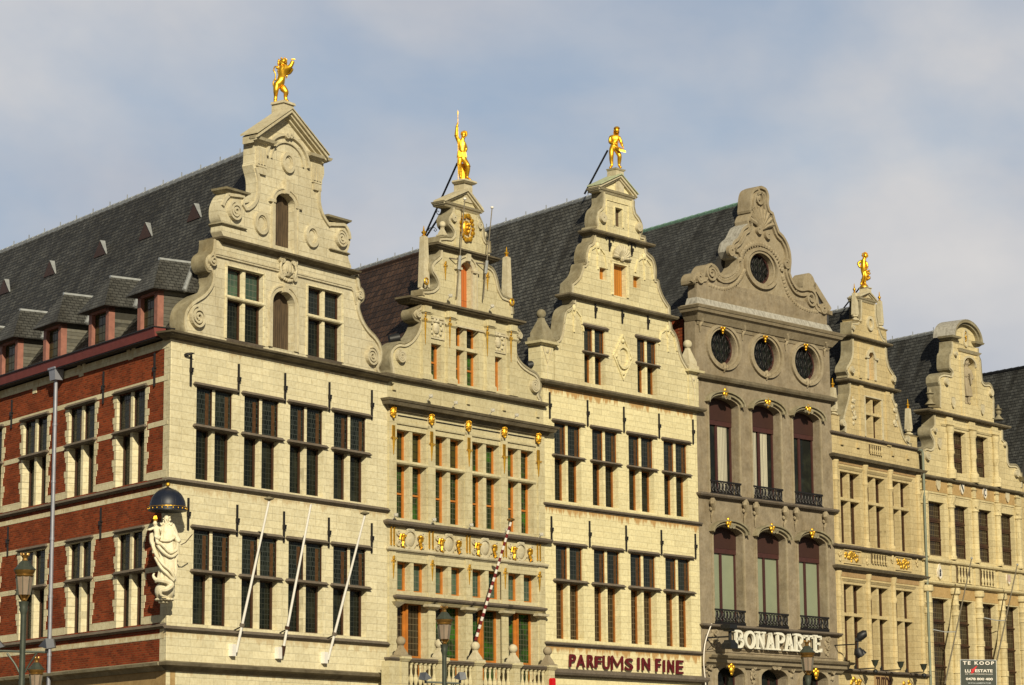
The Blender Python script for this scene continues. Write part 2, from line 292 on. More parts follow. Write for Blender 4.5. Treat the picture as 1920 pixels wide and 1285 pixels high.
# ------------------------------------------------------------------ mesh builder (coordinates: u along the facade, d outwards, z up)
class MB:
    def __init__(s): s.v = []; s.f = []; s.uv = {}
    def add(s, vs, fs):
        o = len(s.v); s.v += [(v[0], -v[1], v[2]) for v in vs]; s.f += [tuple(i+o for i in f) for f in fs]; return s
    def box(s, u0, u1, d0, d1, z0, z1):
        if u0 > u1: u0, u1 = u1, u0
        if d0 > d1: d0, d1 = d1, d0
        if z0 > z1: z0, z1 = z1, z0
        v = [(u, d, z) for z in (z0, z1) for d in (d0, d1) for u in (u0, u1)]
        return s.add(v, [(0, 1, 3, 2), (4, 6, 7, 5), (0, 4, 5, 1), (2, 3, 7, 6), (0, 2, 6, 4), (1, 5, 7, 3)])
    def slabs(s, u0, u1, db, dw, steps, ovl=True, ovr=True):
        """cornice: stacked tapered slabs; steps = (z0, p0, z1, p1), projecting p from the wall face dw and past both ends"""
        for z0, p0, z1, p1 in steps:
            v = []
            for z, p in ((z0, p0), (z1, p1)):
                a = u0 - (p if ovl else 0); b = u1 + (p if ovr else 0); v += [(a, db, z), (b, db, z), (b, dw+p, z), (a, dw+p, z)]
            s.add(v, [(3, 2, 1, 0), (4, 5, 6, 7), (0, 1, 5, 4), (1, 2, 6, 5), (2, 3, 7, 6), (3, 0, 4, 7)])
        return s
    def plate(s, poly, d0, d1, holes=(), shear=0.0, shearR=0.0):
        """outline (u,z) with holes, from d0 (back) to d1 (front)"""
        loops = [list(poly)] + [list(h) for h in holes]
        def area(l): return sum(l[i][0]*l[(i+1) % len(l)][1] - l[(i+1) % len(l)][0]*l[i][1] for i in range(len(l)))
        for k, l in enumerate(loops):
            if (area(l) < 0) == (k == 0): l.reverse()
        tris = tessellate_polygon([[Vector((p[0], p[1], 0)) for p in l] for l in loops])
        flat = [p for l in loops for p in l]; n = len(flat)
        fr = [(p[0], d1, p[1]) for p in flat]; bk = [(p[0]+(shear*(d1-d0) if p[0] < .02 and shear else 0)-(shearR*(d1-d0) if p[0] > -.07 else 0), d0, p[1]) for p in flat]
        fs = []
        for a, b, c in tris:
            (ax, az), (bx, bz), (cx, cz) = flat[a], flat[b], flat[c]
            if (bx-ax)*(cz-az) - (cx-ax)*(bz-az) < 0: b, c = c, b
            fs += [(a, b, c), (a+n, c+n, b+n)]
        o = 0
        for l in loops:
            k = len(l)
            for i in range(k): j = (i+1) % k; fs.append((o+i, o+i+n, o+j+n, o+j))
            o += k
        return s.add(fr+bk, fs)
    def band(s, path, w0, w1, d0, d1, closed=False):
        """ribbon of rectangular section following a path in the facade plane"""
        n = len(path); pts = [Vector(p) for p in path]; vs = []; fs = []
        for i in range(n):
            a = pts[i-1] if (i > 0 or closed) else pts[i]; b = pts[(i+1) % n] if (i < n-1 or closed) else pts[i]
            t = (b-a); t = t.normalized() if t.length > 1e-9 else Vector((1, 0)); nn = Vector((-t.y, t.x))
            p, q = pts[i]+nn*w0, pts[i]+nn*w1
            vs += [(p.x, d0, p.y), (p.x, d1, p.y), (q.x, d1, q.y), (q.x, d0, q.y)]
        m = n if closed else n-1
        for i in range(m):
            a = 4*i; b = 4*((i+1) % n)
            for k in range(4): fs.append((a+k, a+(k+1) % 4, b+(k+1) % 4, b+k))
        if not closed: fs += [(3, 2, 1, 0), tuple(4*(n-1)+k for k in range(4))]
        return s.add(vs, fs)
    def tube(s, pts, r, n=8, r1=None, caps=True):
        """round bar through (u,d,z) points; r may be a list"""
        P = [Vector(p) for p in pts]; k = len(P); rs = r if isinstance(r, (list, tuple)) else [r + ((r1-r)*i/(k-1) if r1 is not None else 0) for i in range(k)]
        vs = []; fs = []; ref = None
        for i in range(k):
            t = (P[min(i+1, k-1)] - P[max(i-1, 0)]); t = t.normalized() if t.length > 1e-9 else Vector((0, 0, 1))
            if ref is None: ref = t.orthogonal().normalized()
            ref = (ref - t*ref.dot(t)); ref = ref.normalized() if ref.length > 1e-6 else t.orthogonal().normalized()
            bb = t.cross(ref)
            for j in range(n): a = 2*PI*j/n; vs.append(tuple(P[i] + (ref*math.cos(a)+bb*math.sin(a))*rs[i]))
        for i in range(k-1):
            for j in range(n): a = i*n+j; b = i*n+(j+1) % n; fs.append((a, b, b+n, a+n))
        if caps: fs += [tuple(range(n-1, -1, -1)), tuple((k-1)*n+j for j in range(n))]
        return s.add(vs, fs)
    def lathe(s, c, prof, n=12, rot=0.0, sq=False):
        """profile (r, z) turned about a vertical axis through (u,d,z)"""
        u, d, z = c; vs = []; fs = []; k = 1.41421 if sq else 1
        if sq: n = 4; rot = PI/4
        for r, h in prof:
            for j in range(n): a = rot+2*PI*j/n; vs.append((u+k*r*math.cos(a), d+k*r*math.sin(a), z+h))
        for i in range(len(prof)-1):
            for j in range(n): a = i*n+j; b = i*n+(j+1) % n; fs.append((a, b, b+n, a+n))
        fs += [tuple(range(n-1, -1, -1)), tuple((len(prof)-1)*n+j for j in range(n))]
        return s.add(vs, fs)
    def ball(s, c, r, n=10, sx=1, sy=1, sz=1):
        m = max(4, n//2+1); vs = []; fs = []
        for i in range(m+1):
            th = PI*i/m
            for j in range(n): a = 2*PI*j/n; vs.append((c[0]+r*sx*math.sin(th)*math.cos(a), c[1]+r*sy*math.sin(th)*math.sin(a), c[2]+r*sz*math.cos(th)))
        for i in range(m):
            for j in range(n): a = i*n+j; b = i*n+(j+1) % n; fs.append((a, b, b+n, a+n))
        return s.add(vs, fs)
    def spiral(s, c, r, turns=2.3, d0=0., d1=.05, w=.035, start=0., cw=1, rin=.12, asp=1.0):
        n = int(turns*22); pts = []
        for i in range(n+1):
            f = i/n; rr = r*(1-f*(1-rin)); a = start + cw*2*PI*turns*f; pts.append((c[0]+rr*math.cos(a)*asp, c[1]+rr*math.sin(a)))
        s.band(pts, -w, w, d0, d1); s.ball((c[0], d0, c[1]), r*rin*1.6, 8, 1, .6, 1); return s
    def obj(s, name, mat, parent=None, frame=None, smooth=False, auto=None, **props):
        me = bpy.data.meshes.new(name); me.from_pydata(s.v, [], s.f); me.validate()
        bm = bmesh.new(); bm.from_mesh(me); bmesh.ops.remove_doubles(bm, verts=bm.verts, dist=1e-5); bmesh.ops.recalc_face_normals(bm, faces=bm.faces)
        if smooth:
            for f in bm.faces: f.smooth = True
        bm.to_mesh(me); bm.free(); me.materials.append(M[mat] if isinstance(mat, str) else mat)
        if smooth:
            try: me.set_sharp_from_angle(angle=math.radians(40))
            except Exception: pass
        o = bpy.data.objects.new(name, me); COL.objects.link(o)
        if parent: o.parent = parent
        if frame: place(o, frame)
        for k, v in props.items(): o[k] = v
        return o
def place(o, fr, u=0, d=0, z=0):
    w = fr.g + fr.e*u - fr.inw*d; o.location = (w.x, w.y, z); o.rotation_euler = (0, 0, fr.rot)
def thing(name, label, cat, fr=None, u=0, d=0, z=0, group=None):
    o = bpy.data.objects.new(name, None); COL.objects.link(o); o['label'] = label; o['category'] = cat; o.empty_display_size = .3
    if group: o['group'] = group
    if fr: place(o, fr, u, d, z)
    return o
def catmull(pts, n=5, closed=False):
    out = []; k = len(pts)
    rng = range(k if closed else k-1)
    for i in rng:
        if closed: p = [pts[(i+j) % k] for j in (-1, 0, 1, 2)]
        else: p = [pts[max(i-1, 0)], pts[i], pts[i+1], pts[min(i+2, k-1)]]
        for j in range(n):
            t = j/n; out.append(tuple(.5*(2*p[1][a] + (p[2][a]-p[0][a])*t + (2*p[0][a]-5*p[1][a]+4*p[2][a]-p[3][a])*t*t + (3*p[1][a]-p[0][a]-3*p[2][a]+p[3][a])*t**3) for a in range(len(p[0]))))
    if not closed: out.append(tuple(pts[-1]))
    return out
def S(fr, zn, pts, d=0.0, n=5, smooth=True):
    """survey points (zoom crop coordinates) -> facade coordinates, smoothed"""
    q = [fr.P(*Zs[zn](*p), d) for p in pts]
    return catmull(q, n) if smooth and len(q) > 2 else q
def arc(cu, cz, ru, rz, a0, a1, n=14): return [(cu+ru*math.cos(math.radians(a0+(a1-a0)*i/n)), cz+rz*math.sin(math.radians(a0+(a1-a0)*i/n))) for i in range(n+1)]
def rect(u0, u1, z0, z1): return [(u0, z0), (u1, z0), (u1, z1), (u0, z1)]
def archpoly(u0, u1, z0, zs, rise): c = (u0+u1)/2; return [(u0, z0), (u1, z0)] + arc(c, zs, (u1-u0)/2, rise, 0, 180, 12)

# ------------------------------------------------------------------ shared facade parts
def window(fr, house, u0, u1, z0, z1, tr=(), cols=2, mull=.12, rec=.20, fw=.055, frame='bframe', glass='glass', glass_low=None,
           stonemat='trim', drip=None, trproj=.0, trh=.11, sillm=None, midbar=None, mulld=-.05, label=None, trmat=None, rect_=None):
    """stone cross window: timber frames + glass + stone mullion and transoms, in an opening of the wall"""
    W = MB(); G = MB(); G2 = MB(); Ms = MB(); T = MB(); INN = []
    xs = []; w = (u1-u0-mull*(cols-1))/cols
    for c in range(cols): a = u0+c*(w+mull); xs.append((a, a+w))
    trs = sorted(tr); zs = []; lo = z0
    for t_ in trs: zs.append((lo, t_-trh/2)); lo = t_+trh/2
    zs.append((lo, z1))
    for r, (za, zb) in enumerate(zs):
        for a, b in xs:
            top = (r == len(zs)-1) and len(zs) > 1; rc_ = rect_ if (rect_ and top) else rec; f_ = .02 if (rect_ and top) else fw*1.5
            W.band([(a, za), (b, za), (b, zb), (a, zb)], 0, f_, -rc_-.07, -rc_, True)
            if rect_ and top: INN.append(MB().box(a+(b-a)*.66, a+(b-a)*.86, -rc_-.044, -rc_-.041, za, zb-(zb-za)*.12))
            if midbar and not top:
                zm = za+(zb-za)*midbar; W.box(a+fw, b-fw, -rec-.06, -rec-.01, zm-.03, zm+.03)
            (G if (top or not glass_low) else G2).box(a, b, -rc_-.06, -rc_-.045, za, zb)
    for c in range(cols-1): Ms.box(xs[c][1], xs[c+1][0], -rec-.05, mulld, z0, z1)
    win = W.obj('window', frame, house)
    if label: win['label'] = label
    G.obj('glass', glass, win)
    for q_ in INN: q_.obj('inner_casement', M['innerc'], win)
    if G2.v: G2.obj('glass', glass_low, win)
    if Ms.v: Ms.obj('mullion', stonemat, win)
    for t_ in trs:
        T = MB()
        if trproj > 0: T.slabs(u0-.04, u1+.04, -rec-.05, 0, [(t_-trh/2, trproj*.45, t_-trh*.15, trproj), (t_-trh*.15, trproj, t_+trh/2, trproj*.5)])
        else: T.box(u0, u1, -rec-.05, mulld+.02, t_-trh/2, t_+trh/2)
        T.obj('transom', trmat or stonemat, win)
    if drip:
        D = MB(); D.slabs(u0-.05, u1+.05, -.05, 0, [(z1-.0, .05, z1+.05, drip), (z1+.05, drip, z1+.13, drip*.35)]); D.obj('drip_moulding', trmat or 'sill', win)
    if sillm:
        D = MB(); D.slabs(u0, u1, -rec-.05, 0, [(z0-.07, .02, z0, .05)], False, False); D.obj('sill', sillm, win)
    return win
def anchor(fr, house, u, z0, z1, tee=False):
    m = MB(); zm = (z0+z1)/2; k = .045
    m.box(u-.03, u+.03, .01, .05, z0, z1); m.box(u-.045, u+.05, .01, .09, zm-.07, zm+.06); m.box(u+.03, u+.085, .01, .07, zm+.02, zm+.058)
    if tee: m.tube([(u-.22, .05, z1-.05), (u-.12, .05, z1+.02), (u, .05, z1), (u+.12, .05, z1+.02), (u+.22, .05, z1-.05)], .035, 6)
    return m.obj('wall_anchor', 'iron', house)
def relief(seed, w, h, n, r0=.05, d=0.06, squash=.5):
    """carved lump cluster inside a w x h oval, centred at 0"""
    rnd = random.Random(seed); m = MB()
    for i in range(n):
        a = rnd.uniform(0, 2*PI); q = math.sqrt(rnd.random()); r = r0*rnd.uniform(.6, 1.3)
        m.ball((math.cos(a)*q*w/2, d*rnd.uniform(.2, 1), math.sin(a)*q*h/2), r, 6, 1, squash, 1)
    return m
def shift(m, u, d, z): m.v = [(a+u, b-d, c+z) for a, b, c in m.v]; return m
def join(m, *others):
    for q in others:
        o = len(m.v); m.v += q.v; m.f += [tuple(i+o for i in f) for f in q.f]
    return m
def mask_mb(w=.24, h=.36):
    m = MB(); m.ball((0, .05, 0), w*.42, 10, 1, .9, h/w*1.0)
    for sx in (-1, 1):
        for k in range(5): a = -.6+k*.55; m.ball((sx*w*.42*math.cos(a*.6), .06, h*.38*math.sin(a)), w*.14, 7)
        m.ball((sx*w*.15, .13, h*.10), w*.07, 6)
    m.ball((0, .15, -.01), w*.09, 6, 1, 1, 1.6); m.ball((0, .12, -h*.20), w*.13, 6, 1, 1, .6)
    for k in range(5): m.ball(((k-2)*w*.16, .09, h*.42-abs(k-2)*.02), w*.12, 7)
    m.ball((0, .08, -h*.40), w*.2, 7, 1, .8, .9); return m
def pendant_mb(h=.55, w=.07):
    m = MB(); m.ball((0, .03, h*.42), w*.8, 8, 1, .8, 1.2); m.ball((0, .04, h*.5), w*.5, 6)
    m.lathe((0, .02, 0), [(w*.3, h*.36), (w*.75, h*.28), (w*.5, h*.2), (w*.62, h*.12), (w*.4, -h*.1), (w*.25, -h*.35), (.008, -h*.5)], 8)
    for sx in (-1, 1): m.tube([(sx*w*.4, .03, h*.3), (sx*w*1.3, .03, h*.34), (sx*w*1.5, .03, h*.24)], .012, 5)
    return m
def obelisk(fr, par, u, d, z, h, w, mat='trim', name='obelisk', fin=.35):
    m = MB(); m.lathe((u, d, z), [(w*.75, 0), (w*.75, h*.04), (w*.45, h*.07), (w*.3, h*.10), (w*.62, h*.13), (w*.66, h*.17), (w*.5, h*.20), (w*.5, h*.22)], 8)
    m.lathe((u, d, z), [(w*.52, h*.2), (w*.36, h*.97), (.0, h*1.0)], sq=True); o = m.obj(name, mat, par)
    f = MB(); f.lathe((u, d, z+h*.98), [(w*.2, 0), (w*.28, fin*.08), (w*.12, fin*.16), (w*.30, fin*.34), (w*.30, fin*.42), (w*.10, fin*.55), (w*.12, fin*.6), (.01, fin)], 8); f.obj('finial', 'gold', o, smooth=True)
    return o
def ballfin(par, u, d, z, r, mat='trim', name='ball_finial', base=None, bh=None):
    base = base or r*1.9; bh = bh or r*2.2; m = MB()
    m.lathe((u, d, z), [(base*.9, 0), (base*.9, bh*.12), (base*.62, bh*.2), (base*.62, bh*.3), (base*.25, bh*.85), (r*.45, bh)], sq=True)
    m.ball((u, d, z+bh+r*.85), r, 14); return m.obj(name, mat, par, smooth=True)
def baluster_prof(h, r): return [(r*.9, 0), (r*.9, h*.06), (r*.5, h*.10), (r*.75, h*.2), (r, h*.3), (r*.8, h*.4), (r*.4, h*.55), (r*.35, h*.72), (r*.55, h*.8), (r*.5, h*.88), (r*.9, h*.93), (r*.9, h)]
def shell(c, r, n=9, d0=.0):
    m = MB()
    for i in range(n):
        a = math.radians(8+164*i/(n-1)); p = [(c[0], d0+.05, c[1]), (c[0]+.6*r*math.cos(a), d0+.12, c[1]+.6*r*math.sin(a)), (c[0]+r*math.cos(a), d0+.05, c[1]+r*math.sin(a))]
        m.tube(p, [r*.05, r*.10, r*.15], 6)
    m.ball((c[0], d0+.08, c[1]), r*.2, 8); return m
def roof(house, fr, uL, uR, zeL, zeR, um, zr, mat, front=-.35, length=26, thick=.12, name='roof', seg=14, ridge=None, ridgemat='lead', flare=.35):
    """gabled roof running back along BACK from the facade"""
    bx, by = BACK.dot(fr.e), BACK.dot(fr.inw); m = MB(); vs = []; uvs = []; fs = []
    def prof(side):
        out = []
        for i in range(6):
            f = i/5; u = (uL if side < 0 else uR)*(1-f)+um*f; ze = zeL if side < 0 else zeR; z = ze*(1-f)+zr*f
            z -= flare*math.sin(PI*f)*(.6 if f < .9 else .4)*0.5; out.append((u, z))
        return out
    me = bpy.data.meshes.new(name); verts = []; faces = []; uv = []
    f0 = -front/by if by else 0
    for side in (-1, 1):
        pr = prof(side); s = 0; acc = [0]
        for i in range(1, 6): acc.append(acc[-1]+math.dist(pr[i], pr[i-1]))
        for i in range(5):
            for k in range(seg):
                t0, t1 = f0+length*k/seg, f0+length*(k+1)/seg; b = len(verts)
                for (u, z), t_ in ((pr[i], t0), (pr[i], t1), (pr[i+1], t1), (pr[i+1], t0)):
                    verts.append((u+bx*t_, by*t_, z))
                faces.append((b, b+1, b+2, b+3)); uv += [(t0, acc[i]), (t1, acc[i]), (t1, acc[i+1]), (t0, acc[i+1])]
    me.from_pydata(verts, [], faces); ul = me.uv_layers.new(name='UVMap')
    for i, c in enumerate(uv): ul.data[i].uv = c
    me.materials.append(M[mat]); o = bpy.data.objects.new(name, me); COL.objects.link(o); o.parent = house
    # gable infill at the far end and near end keeps the attic dark
    g_ = MB()
    for t_ in (f0+.02, f0+length): g_.add([(uL+bx*t_, -by*t_, zeL), (uR+bx*t_, -by*t_, zeR), (um+bx*t_, -by*t_, zr-.05)], [(0, 1, 2)])
    g_.obj('attic_wall', 'atticd', house)
    R = MB(); n = int(length/.42)
    for k in range(n):
        t0 = f0+length*k/n; t1 = f0+length*(k+1)/n+.04
        R.tube([(um+bx*t0, -by*t0, zr-.02), (um+bx*t1, -by*t1, zr-.04)], .09, 6)
        if ridgemat == 'lead' and k % 3 == 0: R.tube([(um+bx*t0, -by*t0, zr+.02), (um+bx*t0, -by*t0, zr+.2)], .018, 4)
    R.obj('ridge_capping', ridgemat, o)
    return o
def ridge_z(fr, um, x, y):
    p = fr.g + fr.e*um; return hit_vert(x, y, p, BACK.x, BACK.y).z

# ================================================================== HOUSE 1: corner house with the brick side wall
def build_house1():
    fr = FR[0]; W = WID[0]
    h = thing('guild_house', 'corner house with red brick side wall and scrolled cream stone gable topped by a lion', 'house', fr)
    P, U, Z = fr.P, fr.U, fr.Z
    zc = (Z(323.9, 629)+Z(731.9, 712.9))/2 - .04           # underside of main cornice
    z3 = (Z(310.8, 1179.7)+Z(728.5, 1213))/2; z2 = (Z(319.5, 903)+Z(726.4, 960.9))/2; zb = (Z(310.8, 1247)+Z(735, 1275))/2
    # windows: (xl, xr) at their rows
    rowA = [(367.3, 436), (457.5, 523), (543.5, 606), (625.8, 687)]; yA = [722, 742, 758, 774]; ybA = [898, 911.5, 923, 936]
    rowB = [(361.9, 431.5), (452.9, 520.5), (540.5, 605.5), (624.6, 687)]; yB = [992.3, 1002.9, 1012.8, 1023.8]; ybB = [1171, 1176.5, 1182.8, 1190.8]
    zA1 = sum(Z(rowA[i][0], yA[i]) for i in range(4))/4; zA0 = sum(Z(rowA[i][0], ybA[i]) for i in range(4))/4; zAt = (Z(364, 799)+Z(689, 852))/2
    zB1 = sum(Z(rowB[i][0], yB[i]) for i in range(4))/4; zB0 = sum(Z(rowB[i][0], ybB[i]) for i in range(4))/4; zBt = (Z(360, 1071)+Z(689, 1104))/2
    ua = [(U(a, 830), U(b, 840)) for a, b in rowA]; ub = [(U(a, 1090), U(b, 1100)) for a, b in rowB]
    M['h1'] = stone('pale limestone ashlar', (.72, .66, .455), .50, .215, .72, .10, .22, streak=.18, stains=(z2, z3, zc, zb), stain=.45, sh=.30, stain_col=(.42, .28, .12))
    holes = [rect(a, b, zA0, zA1) for a, b in ua] + [rect(a, b, zB0, zB1) for a, b in ub]
    # ground floor shop openings (below the picture)
    gs = [(1.1+i*2.3, 2.75+i*2.3) for i in range(int(W/2.3))]
    holes += [rect(a, b, .5, zb-1.5) for a, b in gs]
    MB().plate([(0, 0), (W-.01, 0), (W-.01, zc), (0, zc)], -.38, 0, holes, shear=.345).obj('front_wall', 'h1', h)
    for (a, b) in ua: window(fr, h, a, b, zA0, zA1, [zAt], glass='glasso', glass_low='glass', drip=.12, trproj=.12, trh=.12, stonemat='h1', trmat='sill', rect_=.06)
    for (a, b) in ub: window(fr, h, a, b, zB0, zB1, [zBt], glass='glasso', glass_low='glass', drip=.12, trproj=.12, trh=.12, stonemat='h1', trmat='sill', rect_=.06)
    for a, b in gs: window(fr, h, a, b, .5, zb-1.5, [zb-2.4], glass='pglass', frame='bframe', mull=.08, mulld=-.15)
    # ledges
    for z, st in ((z2, [(z2-.02, .05, z2+.04, .13), (z2+.04, .13, z2+.13, .02)]), (z3, [(z3-.02, .05, z3+.04, .13), (z3+.04, .13, z3+.13, .02)])):
        m = MB().slabs(0, W, 0.001, 0, st, True, False); m.obj('string_course', 'sill', h)
    m = MB().slabs(0, W, .001, 0, [(zb-.12, .06, zb-.02, .16), (zb-.02, .16, zb+.02, .26), (zb+.02, .28, zb+.10, .30), (zb+.10, .22, zb+.16, .02)], True, False); m.obj('shop_cornice', 'capd', h)
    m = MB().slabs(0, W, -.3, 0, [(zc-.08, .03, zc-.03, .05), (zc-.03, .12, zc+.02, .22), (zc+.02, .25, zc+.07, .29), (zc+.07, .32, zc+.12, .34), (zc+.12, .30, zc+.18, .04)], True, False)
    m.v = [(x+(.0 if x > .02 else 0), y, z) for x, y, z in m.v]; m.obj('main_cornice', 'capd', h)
    for x, y0, y1 in ((357, 664, 724), (446.5, 683, 740), (533.5, 700, 756), (616.5, 717, 772), (696, 732, 787)): anchor(fr, h, U(x, y0), Z(x, y1), Z(x, y0))
    for x, y0, y1 in ((352, 934, 994), (443.6, 946.7, 1005.6), (531.3, 959.3, 1017.2), (615.3, 970.8, 1027), (695.7, 981.4, 1037)): anchor(fr, h, U(x, y0), Z(x, y1), Z(x, y0))
    m = MB().tube([(0, .0, -.03), (.02, .08, .0), (.10, .16, .03), (.18, .2, .04)], [.06, .05, .03, .012], 6); shift(m, U(347, 665), 0, Z(347, 665)).obj('bird_spout', 'iron', h)
    # ---- gable, lower stage
    z0 = zc+.17; zg = (Z(389.5, 450.1)+Z(672.4, 515.3))/2
    gl = [P(*Zs['b'](*p)) for p in ()]
    left = S(fr, 'b', [(128, 632), (120, 600), (118, 560), (124, 520), (140, 488), (165, 462), (195, 442), (222, 425), (246, 398), (262, 370), (268, 335), (262, 305)]) + \
        S(fr, 'b', [(244, 300), (232, 275), (230, 245), (240, 222), (262, 205), (270, 180), (272, 146)])
    right = S(fr, 'b', [(1030, 320), (1036, 360), (1040, 390)]) + S(fr, 'b', [(1056, 405), (1062, 430), (1056, 455), (1040, 470), (1036, 495), (1048, 540), (1066, 580), (1092, 616), (1124, 650), (1148, 690), (1157, 730), (1152, 775), (1138, 810), (1150, 840)])
    left[0] = (left[0][0], z0); right[-1] = (right[-1][0], z0); left[-1] = (left[-1][0], zg); right[0] = (right[0][0], zg)
    wl = (U(425.3, 560), U(493, 570)); wr = (U(576.8, 600), U(640, 610)); zt = Z(425, 498.5); zb_ = Z(425, 634.5)
    zt2 = Z(577, 537); zb2 = Z(577, 666.7); zt = (zt+zt2)/2; zb_ = (zb_+zb2)/2; ztr = (Z(425, 557)+Z(577, 590))/2
    du = (U(509.5, 600), U(551, 600)); dz0 = Z(530, 655); dzs = Z(511, 566); dr = Z(529, 541)-Z(529, 565)
    T = .42
    MB().plate(left+right, -T, 0, [rect(*wl, zb_, zt), rect(*wr, zb_, zt), archpoly(*du, dz0, dzs, dr)]).obj('gable_wall', 'h1g', h)
    for a, b in (wl, wr): window(fr, h, a, b, zb_, zt, [ztr], glass='glassyg' if a == wl[0] else 'glassgy', glass_low='glass', drip=None, trproj=.05, trh=.10, stonemat='h1', sillm='sill', rec=.16)
    for a, b in (wl, wr): MB().band([(a, zb_), (a, zt), (b, zt), (b, zb_)], .02, .09, 0, .035).obj('window_surround', 'h1', h)
    d = MB().plate(archpoly(*du, dz0, dzs, dr), -.30, -.22).obj('hoist_door', 'odoor', h)
    m = MB(); path = [(du[0], dz0), (du[0], dzs)] + arc((du[0]+du[1])/2, dzs, (du[1]-du[0])/2, dr, 180, 0) + [(du[1], dzs), (du[1], dz0)]
    m.band(path, .0, .13, 0, .05); m.band(path, .13, .17, 0, .08)
    c = (du[0]+du[1])/2; m.box(c-.09, c+.09, 0, .16, dzs+dr-.05, dzs+dr+.22)
    m.obj('door_surround', 'trim', h)
    # volutes
    for (cx, cy, r, cw, st) in ((190, 545, 62, 1, PI/2), (1100, 750, 55, -1, PI/2), (268, 250, 34, 1, PI/2), (1035, 432, 26, -1, PI/2)):
        c = P(*Zs['b'](cx, cy)); r_ = r/2.7935/66
        MB().spiral(c, r_, 2.6 if r > 40 else 1.8, 0, .13, .032 if r > 40 else .024, st, cw, .10).obj('volute', 'trim', h)
    for s in (left, right):
        sg = 1 if s is left else -1
        MB().band(s, *((-.10, -.02) if s is left else (-.10, -.02)), 0, .07).obj('gable_moulding', 'trim', h)
        MB().band(s, -.04, .05, -T-.04, .05).obj('coping', 'cap', h)
    # moulding under the upper cornice running round the windows
    zm = zg-.42
    m = MB(); uL, uR = U(421, 480)-.4, U(640, 530)+.45
    for q in (.0, .11): m.band([(uL-.35+q, zm-.5), (uL-.15+q*.5, zm-.12), (uL, zm-q*.6), (uR, zm-q*.6), (uR+.15-q*.5, zm-.12), (uR+.35-q, zm-.5)], 0, .045, 0, .05)
    m.obj('frieze_moulding', 'trim', h)
    # carved shield over the door
    c = P(*Zs['b'](663, 292)); m = MB(); m.ball((0, .04, 0), .22, 12, 1, .45, 1.15)
    for k in (-1, 0, 1): m.ball((k*.11, .14, -.02), .04, 8, 1, .8, 3.2)
    for sx in (-1, 1):
        for sz in (-1, 1): m.spiral((sx*.30, sz*.26), .12, 1.4, 0, .10, .03, 0 if sx < 0 else PI, sx*sz, .2)
        m.tube([(sx*.26, .06, .3), (sx*.38, .08, 0), (sx*.28, .06, -.32)], .045, 6)
    for k in range(5): m.ball(((k-2)*.10, .07, .36-.02*abs(k-2)), .06, 7); m.ball(((k-2)*.09, .06, -.38+.02*abs(k-2)), .05, 7)
    shift(m, c[0], .0, c[1]).obj('carved_shield', 'trim', h)
    # upper cornice
    ul, ur = U(418, 455), U(655, 512)
    MB().slabs(ul, ur, -T-.05, 0, [(zg-.06, .03, zg-.01, .06), (zg-.01, .12, zg+.05, .22), (zg+.05, .26, zg+.10, .28), (zg+.10, .26, zg+.18, .03)]).obj('gable_cornice', 'capd', h)
    # ---- gable, upper stage
    z1 = zg+.16
    L1 = S(fr, 'a', [(290, 1080), (292, 1048)], smooth=False) + S(fr, 'a', [(298, 1040), (282, 1000), (282, 940), (300, 890), (320, 868)]) + S(fr, 'a', [(322, 858), (418, 872), (420, 930)], smooth=False) + \
        S(fr, 'a', [(430, 945), (465, 920), (485, 880), (492, 830), (490, 780), (478, 730), (470, 700)]) + S(fr, 'a', [(476, 680), (478, 590), (478, 556)], smooth=False)
    R1 = S(fr, 'a', [(872, 668), (874, 690)], smooth=False) + S(fr, 'a', [(880, 720), (880, 760), (864, 810), (855, 870), (858, 930), (875, 985), (905, 1035)]) + S(fr, 'a', [(906, 1030), (985, 1032)], smooth=False) + \
        S(fr, 'a', [(1000, 1040), (1022, 1080), (1031, 1130), (1022, 1180), (1010, 1205)]) + S(fr, 'a', [(1018, 1218), (1020, 1240), (1038, 1290)], smooth=False)
    zL = P(*Zs['a'](478, 556))[1]; zR = P(*Zs['a'](872, 668))[1]; ze = (zL+zR)/2
    L1[-1] = (L1[-1][0], ze); R1[0] = (R1[0][0], ze)
    ap = P(*Zs['a'](697, 392)); uc = (L1[-1][0]+R1[0][0])/2
    poly = [(U(420, 440), z1)] + [(p[0], max(p[1], z1)) for p in L1] + [(uc, P(*Zs['a'](690, 405))[1])] + [(p[0], max(p[1], z1)) for p in R1] + [(U(655, 505), z1)]
    ud = (U(514.5, 420), U(551, 420)); e0 = (Z(514.5, 461)+Z(548, 469))/2+.02; es = Z(515, 377.5); er = Z(531, 361)-Z(531, 380)
    MB().plate(poly, -T, 0, [archpoly(*ud, max(e0, z1+.01), es, er)]).obj('gable_wall', 'h1g', h)
    MB().plate(archpoly(*ud, z1, es, er), -.30, -.22).obj('hoist_door', 'odoor', h)
    m = MB(); path = [(ud[0], z1), (ud[0], es)] + arc(sum(ud)/2, es, (ud[1]-ud[0])/2, er, 180, 0) + [(ud[1], es), (ud[1], z1)]
    m.band(path, 0, .13, 0, .05); m.band(path, .12, .16, 0, .08); m.box(ud[0]-.30, ud[0]-.02, 0, .09, es-.06, es+.03); m.box(ud[1]+.02, ud[1]+.3, 0, .09, es-.06, es+.03)
    m.box(sum(ud)/2-.08, sum(ud)/2+.08, 0, .15, es+er-.02, es+er+.42); m.obj('door_surround', 'trim', h)
